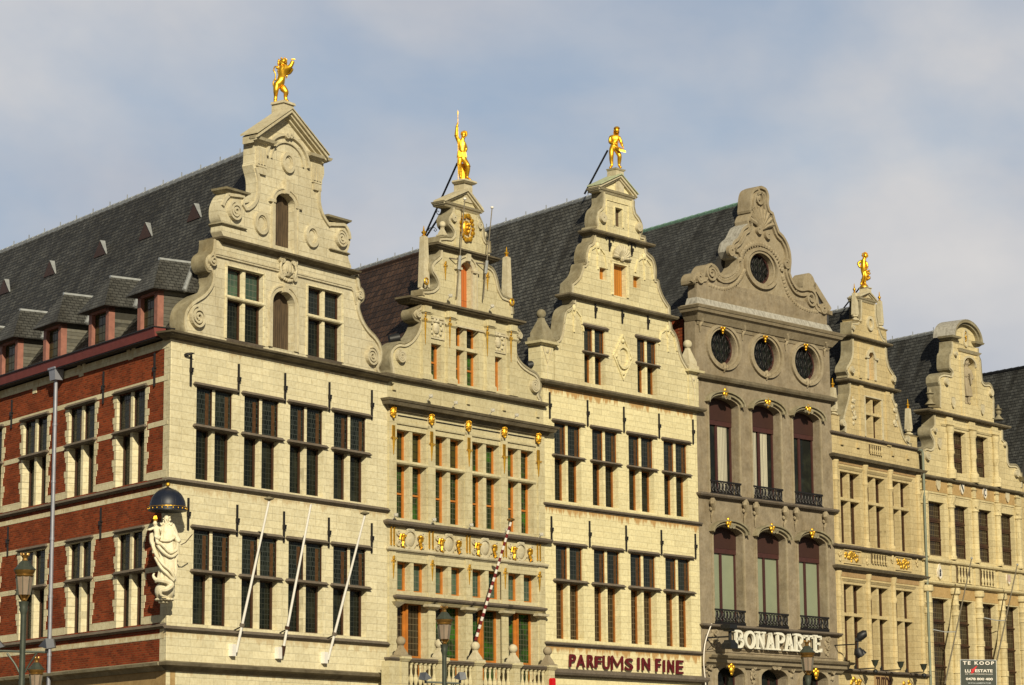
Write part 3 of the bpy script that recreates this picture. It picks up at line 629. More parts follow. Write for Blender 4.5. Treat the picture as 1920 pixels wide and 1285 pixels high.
    for cx, cy, rx in ((668, 690, 46), (515, 1037, 50), (805, 1112, 50)):
        c = P(*Zs['a'](cx, cy)); r = rx/3.0595/66/.72*.98
        m = MB(); m.band(arc(c[0], c[1], r*.78, r*.88, 0, 360, 28)[:-1], -.055, .055, 0, .09, True); m.band(arc(c[0], c[1], r*.6, r*.7, 0, 360, 28)[:-1], -.05, .04, 0, .045, True)
        m.plate(arc(c[0], c[1], r*.6, r*.7, 0, 360, 28)[:-1], 0, .012); m.obj('blind_oculus', 'trim', h)
    # big arch moulding
    pl, pr = P(*Zs['a'](545, 655)), P(*Zs['a'](785, 755)); zsn = (pl[1]+pr[1])/2; apx = P(*Zs['a'](665, 528))[1]
    m = MB(); q = arc((pl[0]+pr[0])/2, zsn+.1, (pr[0]-pl[0])/2, apx-zsn-.12, 180, 0, 24)
    m.band(q, -.05, .03, 0, .09); m.band([(x, y) for x, y in q], -.26, -.22, 0, .06); cu = (pl[0]+pr[0])/2
    for s_ in (-1, 1): m.spiral((cu+s_*.09, apx-.05), .09, 1.2, 0, .12, .025, 0, s_, .2)
    m.obj('arch_moulding', 'trim', h)
    # pilaster caps, side blocks with volutes, pediment
    for p_, q_ in ((L1[-1][0], L1[-1][0]+.62), (R1[0][0]-.62, R1[0][0])):
        m = MB(); m.slabs(p_+.02, q_-.02, 0, .001, [(ze-.16, .02, ze-.1, .06), (ze-.1, .1, ze-.04, .18), (ze-.04, .2, ze+.04, .24)])
        for k in range(3): m.box(p_+.13+k*.13, p_+.2+k*.13, 0, .08, ze-.75, ze-.32)
        m.box(p_+.08, q_-.08, 0, .05, ze-.82, ze-.22); m.box(p_+.14, q_-.14, 0, .08, ze-1.05, ze-.85); m.obj('pilaster_cap', 'trim', h)
    for (cx, cy, r, cw, st) in ((362, 968, 55, 1, PI/2), (968, 1125, 52, -1, PI/2)):
        c = P(*Zs['a'](cx, cy)); MB().spiral(c, r/3.0595/60, 2.6, 0, .13, .032, st, cw, .10).obj('volute', 'trim', h)
    for a, b in (((318, 862), (418, 868)), ((900, 1022), (1000, 1022))):
        a_, b_ = P(*Zs['a'](*a)), P(*Zs['a'](*b)); zz = (a_[1]+b_[1])/2
        MB().slabs(a_[0], b_[0], -T-.03, 0, [(zz-.04, .04, zz+.03, .12), (zz+.03, .14, zz+.09, .16)]).obj('scroll_cap', 'cap', h)
    for a, b in (((292, 1050), (418, 1060)), ((915, 1190), (1010, 1212))):
        a_, b_ = P(*Zs['a'](*a)), P(*Zs['a'](*b)); zz = (a_[1]+b_[1])/2
        MB().slabs(a_[0], b_[0], -T-.03, 0, [(zz-.05, .02, zz+.0, .09), (zz+.0, .09, zz+.05, .04)]).obj('scroll_base', 'cap', h)
    for s in (L1, R1): MB().band([p for p in s if p[1] > z1+.9 and p[1] < ze-.9], -.12, -.03, 0, .07).obj('gable_moulding', 'trim', h)
    m = MB(); uLp, uRp = U(484, 262, .3), U(616, 290, .3); ap = P(*Zs['a'](697, 378), .3); hz = ap[1]-.1; uc2 = ap[0]
    for (k0, k1, dd) in ((-.02, .07, .30), (-.09, -.02, .22), (-.16, -.09, .10)):
        m.plate([(uLp, ze+k0), (uLp, ze+k1), (uc2, hz+k1), (uRp, ze+k1), (uRp, ze+k0), (uc2, hz+k0)], -T+.1, dd)
    m.plate([(uLp-.05, ze+.09), (uLp-.05, ze+.14), (uc2, hz+.13), (uRp+.04, ze+.12), (uRp+.04, ze+.08), (uc2, hz+.09)], -T+.05, .33); m.obj('pediment', 'trim', h)
    pu = U(527.3, 200, -.3); pz = Z(*Zs['a'](628, 345), -.3)-.80
    MB().slabs(pu-.22, pu+.26, -.50, -.02, [(pz, 0, pz+.72, 0), (pz+.72, .05, pz+.80, .03)]).obj('statue_plinth', 'trim', h)
    h['_'] = 0; del h['_']
    # ---- roof
    um = uc; zr = (ridge_z(fr, um, 465, 285)+ridge_z(fr, um, 10, 468))/2
    roof(h, fr, .05, W-.1, zc+.12, zc+.12, um, zr, 'slate', front=-.42, length=27, flare=.45)
    # ---- brick side wall
    fl = FL; ll = 27.0
    s = thing('side', '', '', fl); bpy.data.objects.remove(s)
    def LP(m, name, mat, par=None, **k):
        o = m.obj(name, mat, par or h, **k)
        if par is None or par == h:
            w = fl.g; R_ = Matrix.Rotation(fl.rot-fr.rot, 4, 'Z'); o.matrix_local = R_
        return o
    p, u, z = fl.P, fl.U, fl.Z
    zt = zc-.1
    y3 = (z(0, 1213.7)+z(280, 1182.5))/2; y2 = (z(0, 970.8)+z(311, 906.3))/2; print('strings', round(z2, 2), round(y2, 2), round(z3, 2), round(y3, 2), 'cornice', round(zc, 2), round(z(280, 649.5), 2), round(zb, 2), round(z(0, 1271), 2), 'ridge', round(zr, 2))
    up = [(218.5, 271), (128.9, 177), (44, 88), (-38, 4)]; lo = [(220, 266), (129, 170), (38, 84), (-48, -4)]
    zuT = (z(222, 738)+z(129, 772))/2; zuB = (z(233, 911)+z(138, 931))/2; zuM = (z(217, 812)+z(125, 840))/2
    zlT = (z(220, 1001)+z(129, 1021))/2; zlB = (z(225, 1177)+z(132, 1188))/2; zlM = (z(220, 1077)+z(122, 1092))/2
    hs = []; U1 = [(u(a, 830), u(b, 830)) for a, b in up]; U2 = [(u(a, 1090), u(b, 1090)) for a, b in lo]
    step = U1[1][0]-U1[2][0]
    for k in range(4): U1.append((U1[-1][0]-step, U1[-1][1]-step)); U2.append((U2[-1][0]-step, U2[-1][1]-step))
    U1 = [q for q in U1 if q[0] > -ll+.5]; U2 = [q for q in U2 if q[0] > -ll+.5]
    hs = [rect(a-.12, b+.12, zuB, zuT) for a, b in U1] + [rect(a-.12, b+.12, zlB, zlT) for a, b in U2]
    LP(MB().plate([(-ll, zb), (-.06, zb), (-.06, zt), (-ll, zt)], -.36, 0, hs, shearR=.345), 'brick_wall', 'brick')
    LP(MB().plate([(-ll, 0), (-.0, 0), (-.0, zb), (-ll, zb)], -.36, 0.001, shearR=.345), 'base_wall', 'h6w')
    # corner quoins: toothed, alternating
    m = MB(); z_ = zb+.02; k = 0; rnd = random.Random(3)
    while z_ < zt-.05:
        hh = rnd.choice((.17, .22, .26)); wq = (.21, .13, .08, .17)[k % 4]; m.box(-wq-.02*(k % 2), 0.0, -.02, .006, z_, min(z_+hh-.006, zt)); z_ += hh; k += 1
    LP(m, 'quoins', 'h1')
    # stone bands and ledges
    bands = [((z(0, 738)+z(280, 645))/2-.10, .24), (z(200, 740.5), .15), (z(200, 820), .15), (z(200, 1003), .15), (z(205, 1082), .15), (y2+.27, .22), (y3+.27, .22), (y2-.20, .14), (y3-.22, .15)]
    skips = lambda zz: [q for q in (U1 if zz > y2 else U2) if (zuB-.02 < zz < zuT+.02) or (zlB-.02 < zz < zlT+.02)]
    for zz, hh in bands:
        sk = sorted(skips(zz)); x0 = -ll
        for a, b in sk + [(.08, 0)]:
            if a-.2-x0 > .05: LP(MB().box(x0, a-.2, -.1, .010, zz-hh/2, zz+hh/2), 'stone_band', 'h1')
            x0 = b+.2
    for zz in (y2, y3): LP(MB().slabs(-ll, 0, .001, 0, [(zz-.02, .05, zz+.04, .13), (zz+.04, .13, zz+.13, .02)], False, False), 'string_course', 'sill')
    LP(MB().slabs(-ll, 0.05, .001, 0, [(zb-.12, .06, zb-.02, .16), (zb-.02, .16, zb+.02, .26), (zb+.02, .28, zb+.10, .30), (zb+.10, .22, zb+.16, .02)], False, False), 'shop_cornice', 'cap')
    # windows with toothed surrounds
    R_ = Matrix.Rotation(fl.rot-fr.rot, 4, 'Z')
    for row, (zB, zM, zT) in ((U1, (zuB, zuM, zuT)), (U2, (zlB, zlM, zlT))):
        for a, b in row:
            w_ = window(fl, h, a, b, zB, zT, [zM], glass='glass', drip=.12, trproj=.12, trh=.12, rec=.22, stonemat='h1', trmat='sill', mull=.15, mulld=-.03, rect_=.08); w_.matrix_local = R_
            ml = MB(); mr = MB(); zz = zB-.0; k = 0
            while zz < zT-.02:
                hh = (.20, .26, .17)[k % 3]; e = (.26, .13, .20)[k % 3]; zq = min(zz+hh-.008, zT)
                e_ = max(e, .13); ml.box(a-e_, a, -.35, .011, zz, zq); mr.box(b, b+e_, -.35, .011, zz, zq); zz += hh; k += 1
            ml.obj('toothed_jamb', 'h1', w_); mr.obj('toothed_jamb', 'h1', w_)
    for row, yy0, dz in ((((292, 662, 724), (196, 697, 757), (24, 750, 803)), 0, 0), (((191, 952, 1010), (17, 988, 1042)), 0, 0)):
        for x, y0, y1 in row:
            o = anchor(fl, h, u(x, y0), z(x, y1), z(x, y0)); o.matrix_local = R_
    # small brackets under the eaves band, hollow shade painted as a dark plate
    for x, y in ((246, 662), (153, 694), (66, 726)):
        m = MB(); c = p(x, y); 
        for dx, w1 in ((-.26, .2), (.06, .2)): m.box(c[0]+dx, c[0]+dx+w1, 0, .02, c[1]-.02, c[1]+.18)
        m.box(c[0]-.14, c[0]+.14, 0, .021, c[1]-.2, c[1]-.02); m.obj('eaves_block', 'h1', h).matrix_local = R_
        MB().box(c[0]-.06, c[0]+.06, 0, .006, c[1]-.02, c[1]+.16).obj('hollow_shade', 'iron', h).matrix_local = R_
    # gutter, drainpipe
    zg0 = (z(0, 723.5, .35)+z(280, 632.7, .35))/2; 
    LP(MB().slabs(-ll, -.35, .0, 0, [(zg0-.0, .34, zg0+.27, .38)], False, False), 'gutter_board', 'red')
    LP(MB().box(-ll, -.35, .0, .32, zg0-.03, zg0+.0), 'gutter_soffit', 'iron')
    LP(MB().box(-ll, -.33, -.3, .41, zg0+.265, zg0+.30), 'gutter_lip', 'iron')
    ux = u(103, 800, .2); m = MB(); m.tube([(ux, .2, 0), (ux, .2, zg0-.1)], .06, 12)
    for k in range(9): m.tube([(ux, .2, .8+k*1.75), (ux, .2, .88+k*1.75)], .072, 12)
    dp = LP(m, 'drainpipe', 'zincpipe', smooth=True)
    MB().slabs(ux-.16, ux+.16, .05, .30, [(zg0-.35, .02, zg0-.02, .05), (zg0-.02, .08, zg0+.04, .08)]).obj('rainwater_head', 'zincpipe', dp)
    # dormers
    sl = None
    def roofpt(uu, zz): pass
    e0 = fr.P(0, 0)
    hl, hr = .05, um
    # slope plane of the left side in world space
    A = fr.g + fr.e*.05 + Vector((0, 0, zc+.12)); B = fr.g + fr.e*um + Vector((0, 0, zr)); nrm = (B-A).cross(BACK).normalized()
    def onroof(x, y):
        r = ray(x, y); t = (A-CAM).dot(nrm)/r.dot(nrm); return CAM+r*t
    slope = (zr-zc-.12)/((B-A).dot(Vector((fl.inw.x, fl.inw.y, 0)))) # rise per metre inwards
    xs = [(255.9, 293.2, 625), (164.4, 201.7, 655), (79, 112, 684), (-3, 30.6, 708)]
    dm = [(u(a, y, .02), u(b, y, .02)) for a, b, y in xs]; st = (dm[0][0]-dm[3][0])/3
    dm += [(dm[-1][0]-st*(k+1), dm[-1][1]-st*(k+1)) for k in range(4)]
    for a, b in dm:
        if a < -ll: continue
        zb0 = zg0+.25; ht = 1.28; D = MB(); zT = zb0+ht; dep = ht/slope+.35
        D.box(a, a+.2, -.2, -.0, zb0, zT); D.box(b-.2, b, -.2, 0, zb0, zT); D.box(a, b, -.2, 0, zT-.14, zT); D.box(a, b, -.2, 0, zb0-.1, zb0+.06)
        dd = LP(D, 'dormer', 'pink'); 
        MB().box(a+.2, b-.2, -.16, -.12, zb0, zT-.1).obj('glass', 'glassol', dd)
        C = MB(); C.box(a+.0, a+.06, -dep, -.2, zb0-.4, zT); C.box(b-.06, b-.0, -dep, -.2, zb0-.4, zT); C.obj('cheek', 'cheek', dd)
        # hipped roof with overhang
        ov = .26; rh = 1.05; c = (a+b)/2; zE = zT-.06; pts = [(a-ov, .28, zE), (b+ov, .28, zE), (b+ov, -dep-.3, zE), (a-ov, -dep-.3, zE), (c-.05, -.35, zE+rh), (c-.05, -dep-1.0, zE+rh), (c+.05, -.35, zE+rh), (c+.05, -dep-1.0, zE+rh)]
        me = bpy.data.meshes.new('dormer_roof'); vv = [(x_, -d_, z_) for x_, d_, z_ in pts]
        F = [(0, 1, 6, 4), (1, 2, 7, 6), (3, 0, 4, 5), (0, 3, 2, 1), (4, 6, 7, 5)]; me.from_pydata(vv, [], F); ul = me.uv_layers.new(name='UVMap')
        for pl_ in me.polygons:
            n_ = pl_.normal
            for li, vi in zip(pl_.loop_indices, pl_.vertices):
                q = vv[vi]; ul.data[li].uv = (q[0] if abs(n_.y) > abs(n_.x) else q[1], q[2]*1.25)
        me.materials.append(M['dslate']); ro = bpy.data.objects.new('dormer_roof', me); COL.objects.link(ro); ro.parent = dd
        fz = MB(); fz.tube([(c, .40-.75, zE+rh+.02), (c, -dep-.75, zE+rh+.02)], .06, 6); fz.obj('ridge_flashing', 'lead', dd)
        # valley flashing against the main slope
        fz = MB(); y0 = -(rh+ht)/slope; fz.tube([(b+ov-.02, -(ht-.05)/slope+.12, zE+.03), (c+.1, y0+.15, zE+rh+.03)], .07, 6); fz.tube([(a-ov+.02, -(ht-.05)/slope-.05, zE+.03), (c-.1, y0-.02, zE+rh+.03)], .06, 6); fz.obj('valley_flashing', 'lead', dd)
    for x, y in ((93.4, 512), (188, 475), (272.7, 442), (364, 407), (8, 546)):
        q = onroof(x, y); lq = fl.local(q); uu, yy, zz = lq; w = .46; hh = .44
        m = MB(); m.add([(uu-w, -yy+.02, zz-.1), (uu+w, -yy+.02, zz-.1), (uu, -yy+.02, zz+hh), (uu, -yy-.17, zz+hh), (uu-w, -yy-.03, zz-.1), (uu+w, -yy-.03, zz-.1)], [(0, 2, 3, 4), (1, 5, 3, 2)])
        v_ = LP(m, 'roof_vent', 'lead')
        MB().add([(uu-w*.95, -yy+.035, zz-.1), (uu+w*.95, -yy+.035, zz-.1), (uu, -yy+.035, zz+hh*.95)], [(0, 1, 2)]).obj('vent_board', 'bframe', v_)
    return h, dict(uc=uc, pz=pz+.80, zc=zc, z2=z2)
H1, I1 = build_house1()

# ================================================================== shared builders for the terrace
def zav(fr, *pts, d=0.0): return sum(fr.Z(x, y, d) for x, y in pts)/len(pts)
def zpt(zn, x, y): return Zs[zn](x, y)
def outline(fr, *segs):
    out = []
    for zn, pts, sm in segs: out += S(fr, zn, pts, 0.0, 5, sm)
    return out
def clip(path, lo=None, hi=None): return [(u, min(max(z, lo) if lo is not None else z, hi) if hi is not None else (max(z, lo) if lo is not None else z)) for u, z in path]
def side_walls(h, fr, W, zt, mat='brick', zr=None):
    bx, by = BACK.dot(fr.e), BACK.dot(fr.inw)
    for u0 in (.03, W-.25):
        m = MB(); v = []
        for z in (0, zt):
            for t, du in ((.15/by, 0), (.15/by, .2), (26, .2), (26, 0)): v.append((u0+du+bx*t, -by*t, z))
        m.add(v, [(0, 1, 2, 3), (4, 7, 6, 5), (0, 4, 5, 1), (1, 5, 6, 2), (2, 6, 7, 3), (3, 7, 4, 0)]); m.obj('party_wall', mat, h)
def ledge(h, u0, u1, z, p, t, mat='sill', name='string_course', l=True, r=True, d=0.0, back=.001, n=2):
    """moulded ledge: lip underside at z, projection p, thickness t"""
    st = [(z-.05, .25*p, z, .45*p), (z, .8*p, z+.35*t, p), (z+.35*t, p, z+.7*t, .96*p), (z+.7*t, .85*p, z+t, .1*p)]
    return MB().slabs(u0, u1, -back, d, st, l, r).obj(name, mat, h)
def vol(h, fr, zn, cx, cy, r, cw, mat='trim', turns=2.4, d1=.13, w=.030, sc_=60, name='volute', rin=.1, st=PI/2, d=0.0):
    c = fr.P(*Zs[zn](cx, cy), d); k = {'e': 3.2125, 'd': 3.5694, 'g': 3.5694, 'h': 3.3816, 'j': 3.3816, 'm': 3.0595, 'o': 3.7794, 'k': 3.2125}[zn]
    return MB().spiral(c, r/k/sc_, turns, d, d+d1, w, st, cw, rin).obj(name, mat, h)
def gable_trim(h, left, right, T, z0, z1, mat='trim', cap='cap', w=.04):
    for s in (left, right):
        q = [p for p in s if z0-.02 <= p[1] <= z1+.02]
        if len(q) > 2:
            MB().band(q, -.13, -.06, 0, .05).obj('gable_moulding', mat, h); MB().band(q, -.03, w, -T-.03, .04).obj('coping', cap, h)
def pediment(h, fr, uL, uR, ze, uc, hz, T, mat='trim', p=.18, th=.07, tym=None, base=True):
    m = MB()
    for k0, k1, dd in ((-.02, th, p), (-.02-th, -.02, p*.65)):
        m.plate([(uL, ze+k0), (uL, ze+k1), (uc, hz+k1), (uR, ze+k1), (uR, ze+k0), (uc, hz+k0)], -T+.05, dd)
    if base: m.slabs(uL+.08, uR-.08, -T, 0, [(ze-.14, .02, ze-.06, .5*p), (ze-.06, .6*p, ze, .9*p)], True, True)
    return m.obj('pediment', mat, h)

# ================================================================== HOUSE 2: gilded house with the balcony
def build_house2():
    fr = FR[1]; W = WID[1]; P, U, Z = fr.P, fr.U, fr.Z
    h = thing('guild_house', 'ornate house with gilded masks and torches, orange window frames and stone balustrade balcony', 'house', fr)
    zL1 = zav(fr, (739.4, 707.3), (1020.4, 761.4), d=.2); zL2 = zav(fr, (732.8, 754.4), (1027.9, 808.1), d=.35)
    zL3 = zav(fr, (723.2, 980.8), (1024.2, 1017.2), d=.2); zL4 = zav(fr, (728.1, 1030.4), (1020.9, 1061.8), d=.12)
    zR = zav(fr, (729.8, 1236), (1030, 1248), d=.8)
    A = [(743.8, 799.8, 802.2, 969), (815.4, 869.9, 816.2, 980.8), (883.9, 936.8, 828.6, 989), (950.8, 1000.6, 840.5, 995.6)]
    B = [(744.7, 802.5, 1051.2, 1106.4), (816.8, 872, 1060, 1114), (885.9, 943, 1065.7, 1120.4), (953, 1007.6, 1075, 1127.2)]
    zA1 = sum(Z(a[0], a[2]) for a in A)/4; zA0 = sum(Z(a[0], a[3]) for a in A)/4; zAt = (Z(744, 865)+Z(951, 897.5))/2
    zB1 = sum(Z(a[0], a[2]) for a in B)/4; zB0 = sum(Z(a[0], a[3]) for a in B)/4
    zC1 = (Z(744.7, 1126.2)+Z(953, 1149.4))/2; zC0 = zR-1.05
    uA = [(U(a[0], 880), U(a[1], 890)) for a in A]; uB = [(U(a[0], 1080), U(a[1], 1090)) for a in B]
    hs = [rect(a, b, zA0, zA1) for a, b in uA] + [rect(a, b, zB0, zB1) for a, b in uB] + [rect(a, b, zC0, zC1) for a, b in uB]
    gs = [(.9+i*1.55, 2.05+i*1.55) for i in range(4)]; hs += [rect(a, b, .4, zC0-1.4) for a, b in gs]
    MB().plate([(0, 0), (W-.01, 0), (W-.01, zL1), (0, zL1)], -.42, 0, hs).obj('front_wall', 'h2', h)
    for a, b in uA: window(fr, h, a, b, zA0, zA1, [zAt], frame='oframe', glass='glassg' if a > uA[1][0] else 'glassol', glass_low='glassg', mull=.16, rec=.26, fw=.06, midbar=.47, stonemat='h2', trh=.12, mulld=-.04, trproj=.05, trmat='h2')
    for a, b in uB: window(fr, h, a, b, zB0, zB1, [], frame='oframe', glass='glassyg', mull=.16, rec=.26, fw=.07, stonemat='h2', mulld=-.03)
    for a, b in uB:
        w_ = window(fr, h, a, b, zC0, zC1, [], frame='oframe', glass='glassb' if a < uB[1][0] else 'glassg', mull=.07, rec=.30, fw=.06, midbar=.42, stonemat='oframe', mulld=-.22)
        ledge(w_, a-.04, b+.06, zC1+.10, .22, .14, 'sill', 'shelf_moulding')
        MB().slabs(a-.02, b+.02, 0, 0, [(zC1-.02, .04, zC1+.08, .14)]).obj('shelf_bed', 'h2', w_)
        MB().slabs(b-.02, b+.12, 0, 0, [(zC1-.16, .03, zC1-.08, .2), (zC1-.08, .22, zC1+.0, .24)]).obj('console', 'trim', w_); MB().slabs(a-.12, a+.02, 0, 0, [(zC1-.16, .03, zC1, .2)]).obj('console', 'trim', w_)
    for a, b in gs: window(fr, h, a, b, .4, zC0-1.4, [], frame='bframe', glass='pglass', mull=.08, mulld=-.2)
    ledge(h, -.05, W, zL1, .22, .17, 'capd', 'gable_ledge', r=False, back=.3)
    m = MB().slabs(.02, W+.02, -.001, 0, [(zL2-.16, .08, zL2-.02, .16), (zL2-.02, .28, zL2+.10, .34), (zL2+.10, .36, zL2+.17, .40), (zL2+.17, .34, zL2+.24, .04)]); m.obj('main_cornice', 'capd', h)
    ledge(h, 0, W, zL3, .22, .17, 'sill'); ledge(h, .03, W-.03, zL4, .12, .12, 'trim')
    # pilaster strips between bays, frieze
    px = [0.02] + [(uA[i][1]+uA[i+1][0])/2-.18 for i in range(3)] + [W-.38]
    for u in px:
        MB().box(u, u+.36, 0, .05, zL3+.15, zL2-.16).obj('pilaster', 'h2', h)
        MB().box(u+.02, u+.34, 0, .045, zR-.9, zL4-.05).obj('pilaster', 'h2', h)
    for (x, y) in ((183, 940), (413, 985), (636, 1025), (852, 1063), (1057, 1100)):
        c = P(*zpt('e', x, y), .1); shift(mask_mb(.26, .40), c[0], .06, c[1]).obj('gilded_mask', 'gold', h, smooth=True)
    for (x, y0, y1) in ((186, 1020, 1195), (415, 1058, 1235), (640, 1095, 1270), (852, 1135, 1310), (1058, 1170, 1330)):
        a, b = P(*zpt('e', x, y0), .06), P(*zpt('e', x, y1), .06); m = MB(); hh = a[1]-b[1]
        for k in (-1, 0, 1): m.box(k*.05-.014, k*.05+.014, 0, .03, hh*.12, hh*.5)
        m.lathe((0, .02, 0), [(.065, hh*.10), (.05, 0), (.03, -hh*.25), (.012, -hh*.5)], 8)
        for sx in (-1, 1): m.tube([(sx*.05, .03, .0), (sx*.12, .04, hh*.10), (sx*.15, .04, hh*.04)], .012, 5)
        shift(m, a[0], .05, (a[1]+b[1])/2).obj('gilded_torch', 'goldd', h)
    for (x, y0, y1) in ((115, 555, 680), (335, 580, 695), (545, 605, 715), (748, 625, 740), (943, 645, 755)):
        a, b = P(*zpt('f', x, y0), .06), P(*zpt('f', x, y1), .06); shift(pendant_mb(a[1]-b[1], .07), a[0], .04, (a[1]+b[1])/2).obj('gilded_torch', 'goldd', h)
    # frieze slots as flat dark strips, their shade put into the colour
    for i, (a, b) in enumerate(uA):
        MB().box(a+.05, b+.05, 0, .015, zA1+.42, zA1+.46).obj('frieze_line', 'iron', h); MB().box(a-.02, b+.1, 0, .05, zA1+.17, zA1+.26).obj('frieze_moulding', 'h2', h)
    # roundels with cherubs
    zf_ = (zL3+zL4)/2+.02
    for i, (x, y) in enumerate(((212, 458), (430, 485), (635, 508), (838, 530))):
        c = P(*zpt('f', x, y), .05); m = MB(); r = .24
        m.ball((c[0], .0, c[1]), r, 16, 1, .35, 1); m.obj('roundel', 'trim', h, smooth=True)
        m = MB(); m.band(arc(c[0], c[1], r*1.15, r*1.15, 0, 360, 24)[:-1], -.03, .03, 0, .07, True)
        for a_ in range(0, 360, 45): m.ball((c[0]+.36*math.cos(math.radians(a_+22)), .03, c[1]+.30*math.sin(math.radians(a_+22))), .055, 6)
        for sx in (-1, 1):
            for sz in (-1, 1): m.spiral((c[0]+sx*.58, c[1]+sz*.18), .11, 1.2, 0, .07, .022, 0 if sx < 0 else PI, sx*sz, .2)
        m.box(c[0]-.14, c[0]+.14, 0, .08, c[1]+.27, c[1]+.33); m.obj('strapwork', 'trim', h)
        for sx in (-1, 1):
            q = MB(); q.ball((0, .08, .14), .06, 8); q.ball((0, .07, .0), .075, 8, 1, .8, 1.4); q.tube([(0, .08, .05), (-sx*.12, .1, .14)], .03, 6); q.tube([(0, .07, -.08), (sx*.05, .09, -.2), (-sx*.03, .1, -.26)], [.05, .04, .03], 6)
            q.tube([(sx*.02, .05, .08), (sx*.12, .07, .16), (sx*.14, .05, .0)], .03, 6); shift(q, c[0]+sx*.42, .03, c[1]-.04).obj('gilded_cherub', 'gold', h, smooth=True)
    for x, y in ((105, 438), (122, 440), (322, 460), (342, 462), (535, 485), (551, 487), (742, 508), (757, 510), (935, 530), (950, 532)):
        c = P(*zpt('f', x, y), .05); q = MB(); q.box(c[0]-.022, c[0]+.022, 0, .04, c[1]-.27, c[1]+.27); q.ball((c[0], .03, c[1]+.27), .035, 6); q.ball((c[0], .03, c[1]-.27), .03, 6); q.obj('gilded_bar', 'goldd', h)
    # square putlog blocks and small floodlights along the attic band
    for x, y in ((185, 790), (632, 877), (849, 915), (1051, 955)):
        c = P(*zpt('e', x, y)); MB().box(c[0]-.07, c[0]+.07, 0, .07, c[1]-.1, c[1]+.1).obj('stone_block', 'h2', h)
    for zn, x, y in (('e', 410, 850), ('e', 560, 890), ('e', 783, 935), ('e', 927, 965), ('f', 128, 325), ('f', 345, 352), ('f', 555, 382), ('f', 757, 410), ('f', 952, 435), ('e', 528, 245), ('e', 780, 308)):
        c = P(*zpt(zn, x, y), .25); q = MB(); q.tube([(0, 0, -.1), (0, .1, -.04), (0, .14, .02)], .015, 5); q.ball((0, .15, .03), .06, 8, 1.1, 1.2, .9); q.box(-.05, .05, .12, .2, -.02, .08)
        shift(q, c[0], .1, c[1]).obj('floodlight', 'camw', h)
    # ---- gable A
    T = .40; zG1 = zav(fr, zpt('e', 260, 262), zpt('e', 940, 400), d=.2)
    left = outline(fr, ('e', [(170, 690), (162, 650), (158, 605), (165, 565), (186, 536), (215, 522), (250, 524), (285, 505), (312, 474), (334, 430), (342, 402)], 1), ('e', [(330, 392), (308, 380), (296, 352), (304, 326), (326, 312), (345, 296), (350, 262)], 1))
    right = outline(fr, ('e', [(912, 395), (915, 430)], 0), ('e', [(936, 447), (950, 470), (950, 500), (934, 520), (918, 528), (918, 570), (930, 612), (958, 652), (1000, 684), (1040, 708), (1064, 748), (1070, 795), (1058, 835), (1072, 860)], 1))
    z0 = zL1+.16; left[0] = (left[0][0], z0); right[-1] = (right[-1][0], z0); left[-1] = (left[-1][0], zG1); right[0] = (right[0][0], zG1)
    left, right = clip(left, z0), clip(right, z0)
    wc = (U(*zpt('e', 550, 600)), U(*zpt('e', 700, 620))); zc0 = Z(*zpt('e', 550, 765)); zc1 = Z(*zpt('e', 550, 412)); zct = Z(*zpt('e', 552, 548))
    wl = (U(*zpt('e', 403, 620)), U(*zpt('e', 474, 640))); wr = (U(*zpt('e', 778, 700)), U(*zpt('e', 842, 710)))
    zs0 = (Z(*zpt('e', 403, 735))+Z(*zpt('e', 778, 810)))/2; zs1 = (Z(*zpt('e', 403, 520))+Z(*zpt('e', 778, 604)))/2
    MB().plate(left+right, -T, 0, [rect(*wc, zc0, zc1), rect(*wl, zs0, zs1), rect(*wr, zs0, zs1)]).obj('gable_wall', 'h2', h)
    window(fr, h, *wc, zc0, zc1, [zct], frame='oframe', glass='glass', glass_low='glassg', mull=.15, rec=.24, midbar=.48, stonemat='h2', fw=.06)
    for w_ in (wl, wr): window(fr, h, *w_, zs0, zs1, [], cols=1, frame='oframe', glass='glassg', rec=.2, midbar=.5, stonemat='h2', fw=.07)
    gable_trim(h, left, right, T, z0, zG1)
    for a, b in ((350, 398), (500, 548), (735, 783), (872, 915)):
        ua, ub = U(*zpt('e', a, 600)), U(*zpt('e', b, 610)); m = MB(); m.box(ua, ub, 0, .10, z0, zG1-.08); m.slabs(ua, ub, 0, .10, [(z0, .04, z0+.16, .04), (z0+.16, .04, z0+.22, .0), (zG1-.62, 0, zG1-.56, .05), (zG1-.36, .0, zG1-.3, .06)]); m.box(ua+.04, ub-.04, .1, .17, zG1-.28, zG1-.08); m.obj('pilaster', 'h2', h)
    for x, y0, y1 in ((377, 345, 530), (524, 375, 555), (750, 428, 605), (892, 460, 640)):
        a, b = P(*zpt('e', x, y0), .12), P(*zpt('e', x, y1), .12); shift(pendant_mb(a[1]-b[1], .055), a[0], .11, (a[1]+b[1])/2).obj('gilded_torch', 'goldd', h)
    for x, y in ((440, 437), (812, 522)):
        c = P(*zpt('e', x, y)); m = MB(); m.band(rect(c[0]-.40, c[0]+.40, c[1]-.33, c[1]+.33), -.03, .03, 0, .04, True); m.obj('panel_frame', 'trim', h)
        m = MB(); m.ball((c[0], .02, c[1]), .15, 10, 1, .5, 1.25)
        for a_ in range(0, 360, 36): m.ball((c[0]+.27*math.cos(math.radians(a_)), .03, c[1]+.27*math.sin(math.radians(a_))), .06, 6, 1, .7, 1)
        m.obj('carved_cartouche', 'trim', h)
    vol(h, fr, 'e', 222, 605, 42, 1, turns=2.8); vol(h, fr, 'e', 1024, 785, 44, -1, turns=2.8); vol(h, fr, 'e', 325, 352, 24, 1, turns=1.6, w=.03); vol(h, fr, 'e', 934, 485, 20, -1, turns=1.4, w=.025)
    for a in ((845, 460), (945, 470)): pass
